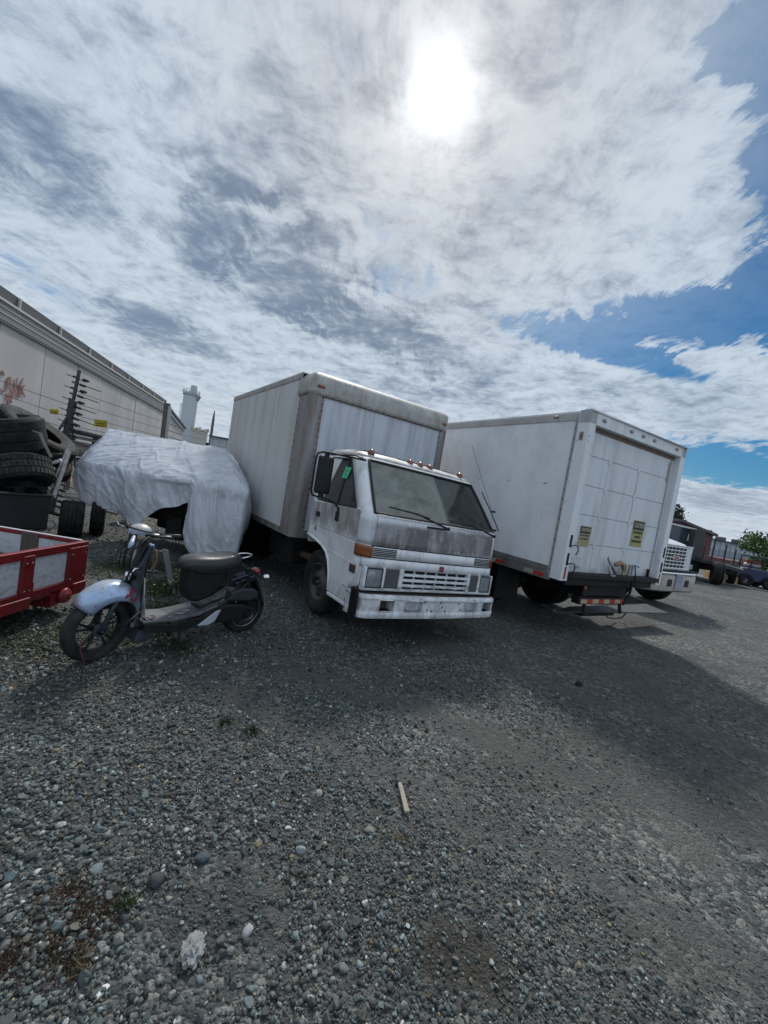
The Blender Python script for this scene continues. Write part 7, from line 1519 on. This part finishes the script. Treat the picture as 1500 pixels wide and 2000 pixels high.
# ------------------------------------------------------------------ small things on the ground
def small_things():
    # weathered stick
    a, b = at_z(781, 1528, .02), at_z(795, 1586, .02); WD = pmat('weathered_wood', (.30, .27, .215), .8, var=.25, vs=30, bump=.4, bs=120)
    d = (b-a)/np.linalg.norm(b-a); n = np.array([-d[1], d[0], 0])*.013
    o = MB().hexa([a-n*.8-[0, 0, .014], b-n-[0, 0, .010], b+n-[0, 0, .010], a+n*.8-[0, 0, .014], a-n*.8, b-n+[0, 0, .004], b+n+[0, 0, .006], a+n*.8+[0, 0, .003]]).build('wood_stick', WD, None, bevel=.002); tag(o, 'straight weathered wooden lath lying on the gravel', 'stick')
    V0, F0 = ico(3)
    def rock(name, lab, px, py, sx, sy, sz, col, rot, seed, rough=.18, fr=2.2, cat='stone', chop=3):
        r_ = np.random.RandomState(seed); V = []
        dirs = [v/np.linalg.norm(v) for v in r_.randn(chop, 3)]
        for v in V0:
            q = v*(1+rough*mn.noise(Vector(v)*fr+Vector((seed, 0, 0)))+rough*.4*mn.noise(Vector(v)*fr*3))
            for dd in dirs: e = q@dd; q = q-dd*max(0, e-.72)
            V.append(q*[sx, sy, sz])
        m = MB(); m.add(V, F0.tolist()); p = at_z(px, py, sz*.4); o = m.build(name, pmat(name+str(seed), col, .85, var=.3, vs=40, bump=.5, bs=150), None, True, ang=50); o.location = (p[0], p[1], sz*.55+float(hgt(p[0], p[1]))); o.rotation_euler = (0, 0, rot); tag(o, lab, cat)
    rock('concrete_chunk', 'pale rough concrete chunk lying on dark fines at the lower left', 377, 1856, .034, .044, .024, (.24, .25, .25), .3, 11, .5, 2.6, 'rubble', 0)
    rock('cobble', 'smooth dark round cobble among the pebbles above the concrete chunk', 303, 1726, .028, .028, .022, (.055, .058, .060), 0, 12, .06, 1, 'stone', 0)
    rock('pebble', 'round cream pebble left of the wooden lath', 622, 1552, .019, .021, .016, (.30, .29, .25), .4, 13, .08, 1, 'stone', 0)
    rock('stone_flake', 'bright white angular chip near the bottom left corner', 199, 1930, .013, .022, .006, (.62, .62, .60), -.4, 14, .2, 2, 'stone', 4)
    rock('cobble', 'flat blue-grey stone with pale neighbours left of the wooden lath', 393, 1686, .032, .020, .016, (.06, .085, .095), .5, 15, .12, 1.6, 'stone', 3)
    rock('cobble', 'pale brown flat stone directly below the wooden lath', 722, 1622, .026, .018, .012, (.21, .20, .17), .1, 16, .2, 1.8, 'stone', 3)
    rock('stone_flake', 'pale angular grey stone lower left of the wooden lath', 587, 1660, .022, .020, .015, (.26, .27, .27), .2, 17, .2, 1.8, 'stone', 4)
    rock('pebble', 'long light grey stone beside the lower edge of the frame, right of the concrete chunk', 484, 1818, .016, .026, .014, (.30, .31, .31), -.3, 18, .12, 1.4, 'stone', 2)
    rock('clod', 'small black clod lying alone in the truck shadow on the right', 1131, 1334, .035, .03, .028, (.02, .02, .018), 0, 19, .3, 2, 'clod', 0)
    # dried moss
    def fuzz(name, spots, n, ln, r, col, seed, jit=.4, up=.3):
        r_ = np.random.RandomState(seed); V = []; F = []; C = []
        for px, py, rr, wgt in spots:
            p = at_z(px, py); k = int(n*wgt)
            for _ in range(k):
                q = r_.randn(2)*rr*.5; x, y = p[0]+q[0], p[1]+q[1]; z = float(hgt(x, y))+.004; d = r_.randn(3); d[2] = abs(d[2])*up; d /= np.linalg.norm(d); L_ = ln*(.4+r_.rand()); s = np.cross(d, r_.randn(3)); s = s/np.linalg.norm(s)*r
                a = np.array([x, y, z]); m1 = a+d*L_*.5+r_.randn(3)*L_*.15; e = a+d*L_+r_.randn(3)*L_*.2; m1[2] = max(m1[2], z); e[2] = max(e[2], z); i = len(V)
                V += [a-s, a+s, m1+s, m1-s, e]; F += [(i, i+1, i+2, i+3), (i+3, i+2, i+4)]; C += [np.array(col)*max(.3, 1+jit*r_.randn())]*5
        me = bpy.data.meshes.new(name); me.from_pydata([tuple(v) for v in V], [], F); me.update(); at = me.attributes.new('tint', 'FLOAT_COLOR', 'POINT'); at.data.foreach_set('color', np.concatenate([np.array(C), np.ones((len(C), 1))], 1).ravel())
        o = bpy.data.objects.new(name, me); COL.objects.link(o); me.materials.append(LEAF); o['kind'] = 'stuff'; return o
    fuzz('dried_moss', ((150, 1760, .07, .5), (165, 1800, .10, 1.2), (200, 1800, .07, .6), (100, 1860, .06, .6), (20, 1870, .07, .8), (140, 1885, .05, .5), (140, 1740, .05, .4), (340, 1560, .03, .1), (590, 1712, .03, .1)), 520, .024, .0014, (.065, .046, .030), 3)
    fuzz('straw', ((160, 1870, .02, .2), (780, 1640, .02, .15), (60, 1300, .6, 1.5), (20, 1240, .5, 1.5), (120, 1230, .5, 1.0)), 260, .05, .0016, (.20, .16, .09), 4)
    fuzz('grass_and_shade_tufts', ((40, 1240, .5, 1.0), (330, 1190, .28, 1.6), (300, 1230, .25, 1.2), (240, 1240, .25, .8), (380, 1200, .2, .8), (310, 1150, .35, 1.8), (300, 1105, .5, 1.8), (220, 1110, .5, 1.4), (440, 1416, .025, .10), (492, 1430, .025, .08), (247, 1772, .02, .05), (350, 1270, .2, .4)), 800, .055, .003, (.030, .055, .018), 5, .4, 1.2)  # weeds; dense dark tufts behind the scooter imitate the shadow under the tarpaulin
    # yellow flowered weeds
    def weed(px, py, h, nf, lab, seed):
        p = at_z(px, py); T = thing('yellow_flower_weed', lab, 'weed', (p[0], p[1], 0), 0, 'yellow-flowered weeds around the scooter'); q = random.Random(seed); fl = MB(); YF = bpy.data.materials.get('petal_yellow') or pmat('petal_yellow', (.60, .55, .03), .6)
        GS = bpy.data.materials.get('weed_green') or pmat('weed_green', (.045, .085, .025), .7); lv = []
        sm = MB()
        for i in range(nf):
            x, y = q.uniform(-.07, .07), q.uniform(-.07, .07); z = h*q.uniform(.7, 1); sm.tube([(0, 0, 0), (x*.4, y*.4, z*.5), (x, y, z)], [.003, .0025, .0015], 5)
            for t in (.2, .35, .5, .65, .8): lv.append((x*t+q.uniform(-.015, .015), y*t+q.uniform(-.015, .015), z*t))
            f = MB()
            for kx in range(6): a = 2*pi*kx/6+q.random(); f.add([(x, y, z), (x+.010*math.cos(a-.35), y+.010*math.sin(a-.35), z+.003), (x+.015*math.cos(a), y+.015*math.sin(a), z+.006), (x+.010*math.cos(a+.35), y+.010*math.sin(a+.35), z+.003)], [(0, 1, 2, 3)])
            f.build('flower', YF, T)
        sm.build('stem', GS, T); leaves('foliage', lv*3, .022, (.05, .10, .03), T, seed)
    for i, (px, py, h, nf, lab) in enumerate(((330, 1165, .22, 5, 'flowering weed showing through the gap between scooter column and seat'), (345, 1150, .24, 4, 'flowering weed touching the front edge of the scooter seat base'), (322, 1135, .27, 1, 'tall single-bloom weed behind the scooter floorboard'), (302, 1168, .16, 2, 'short weed rising behind the scooter column foot'), (196, 1158, .13, 1, 'single yellow bloom just above the front mudguard'))): weed(px, py, h, nf, lab, 60+i)
    # cable loop left of the scooter
    pts = [at_z(*q, .012) for q in ((-20, 1262), (30, 1252), (70, 1256), (110, 1270), (125, 1290), (100, 1298), (72, 1294), (80, 1276), (112, 1270), (150, 1262))]
    o = MB().tube([tuple(p+[0, 0, float(hgt(p[0], p[1]))]) for p in pts], .006, 6).build('loose_cable', BLK, None, True); tag(o, 'black cable looped on the ground left of the scooter wheel', 'cable')
small_things()
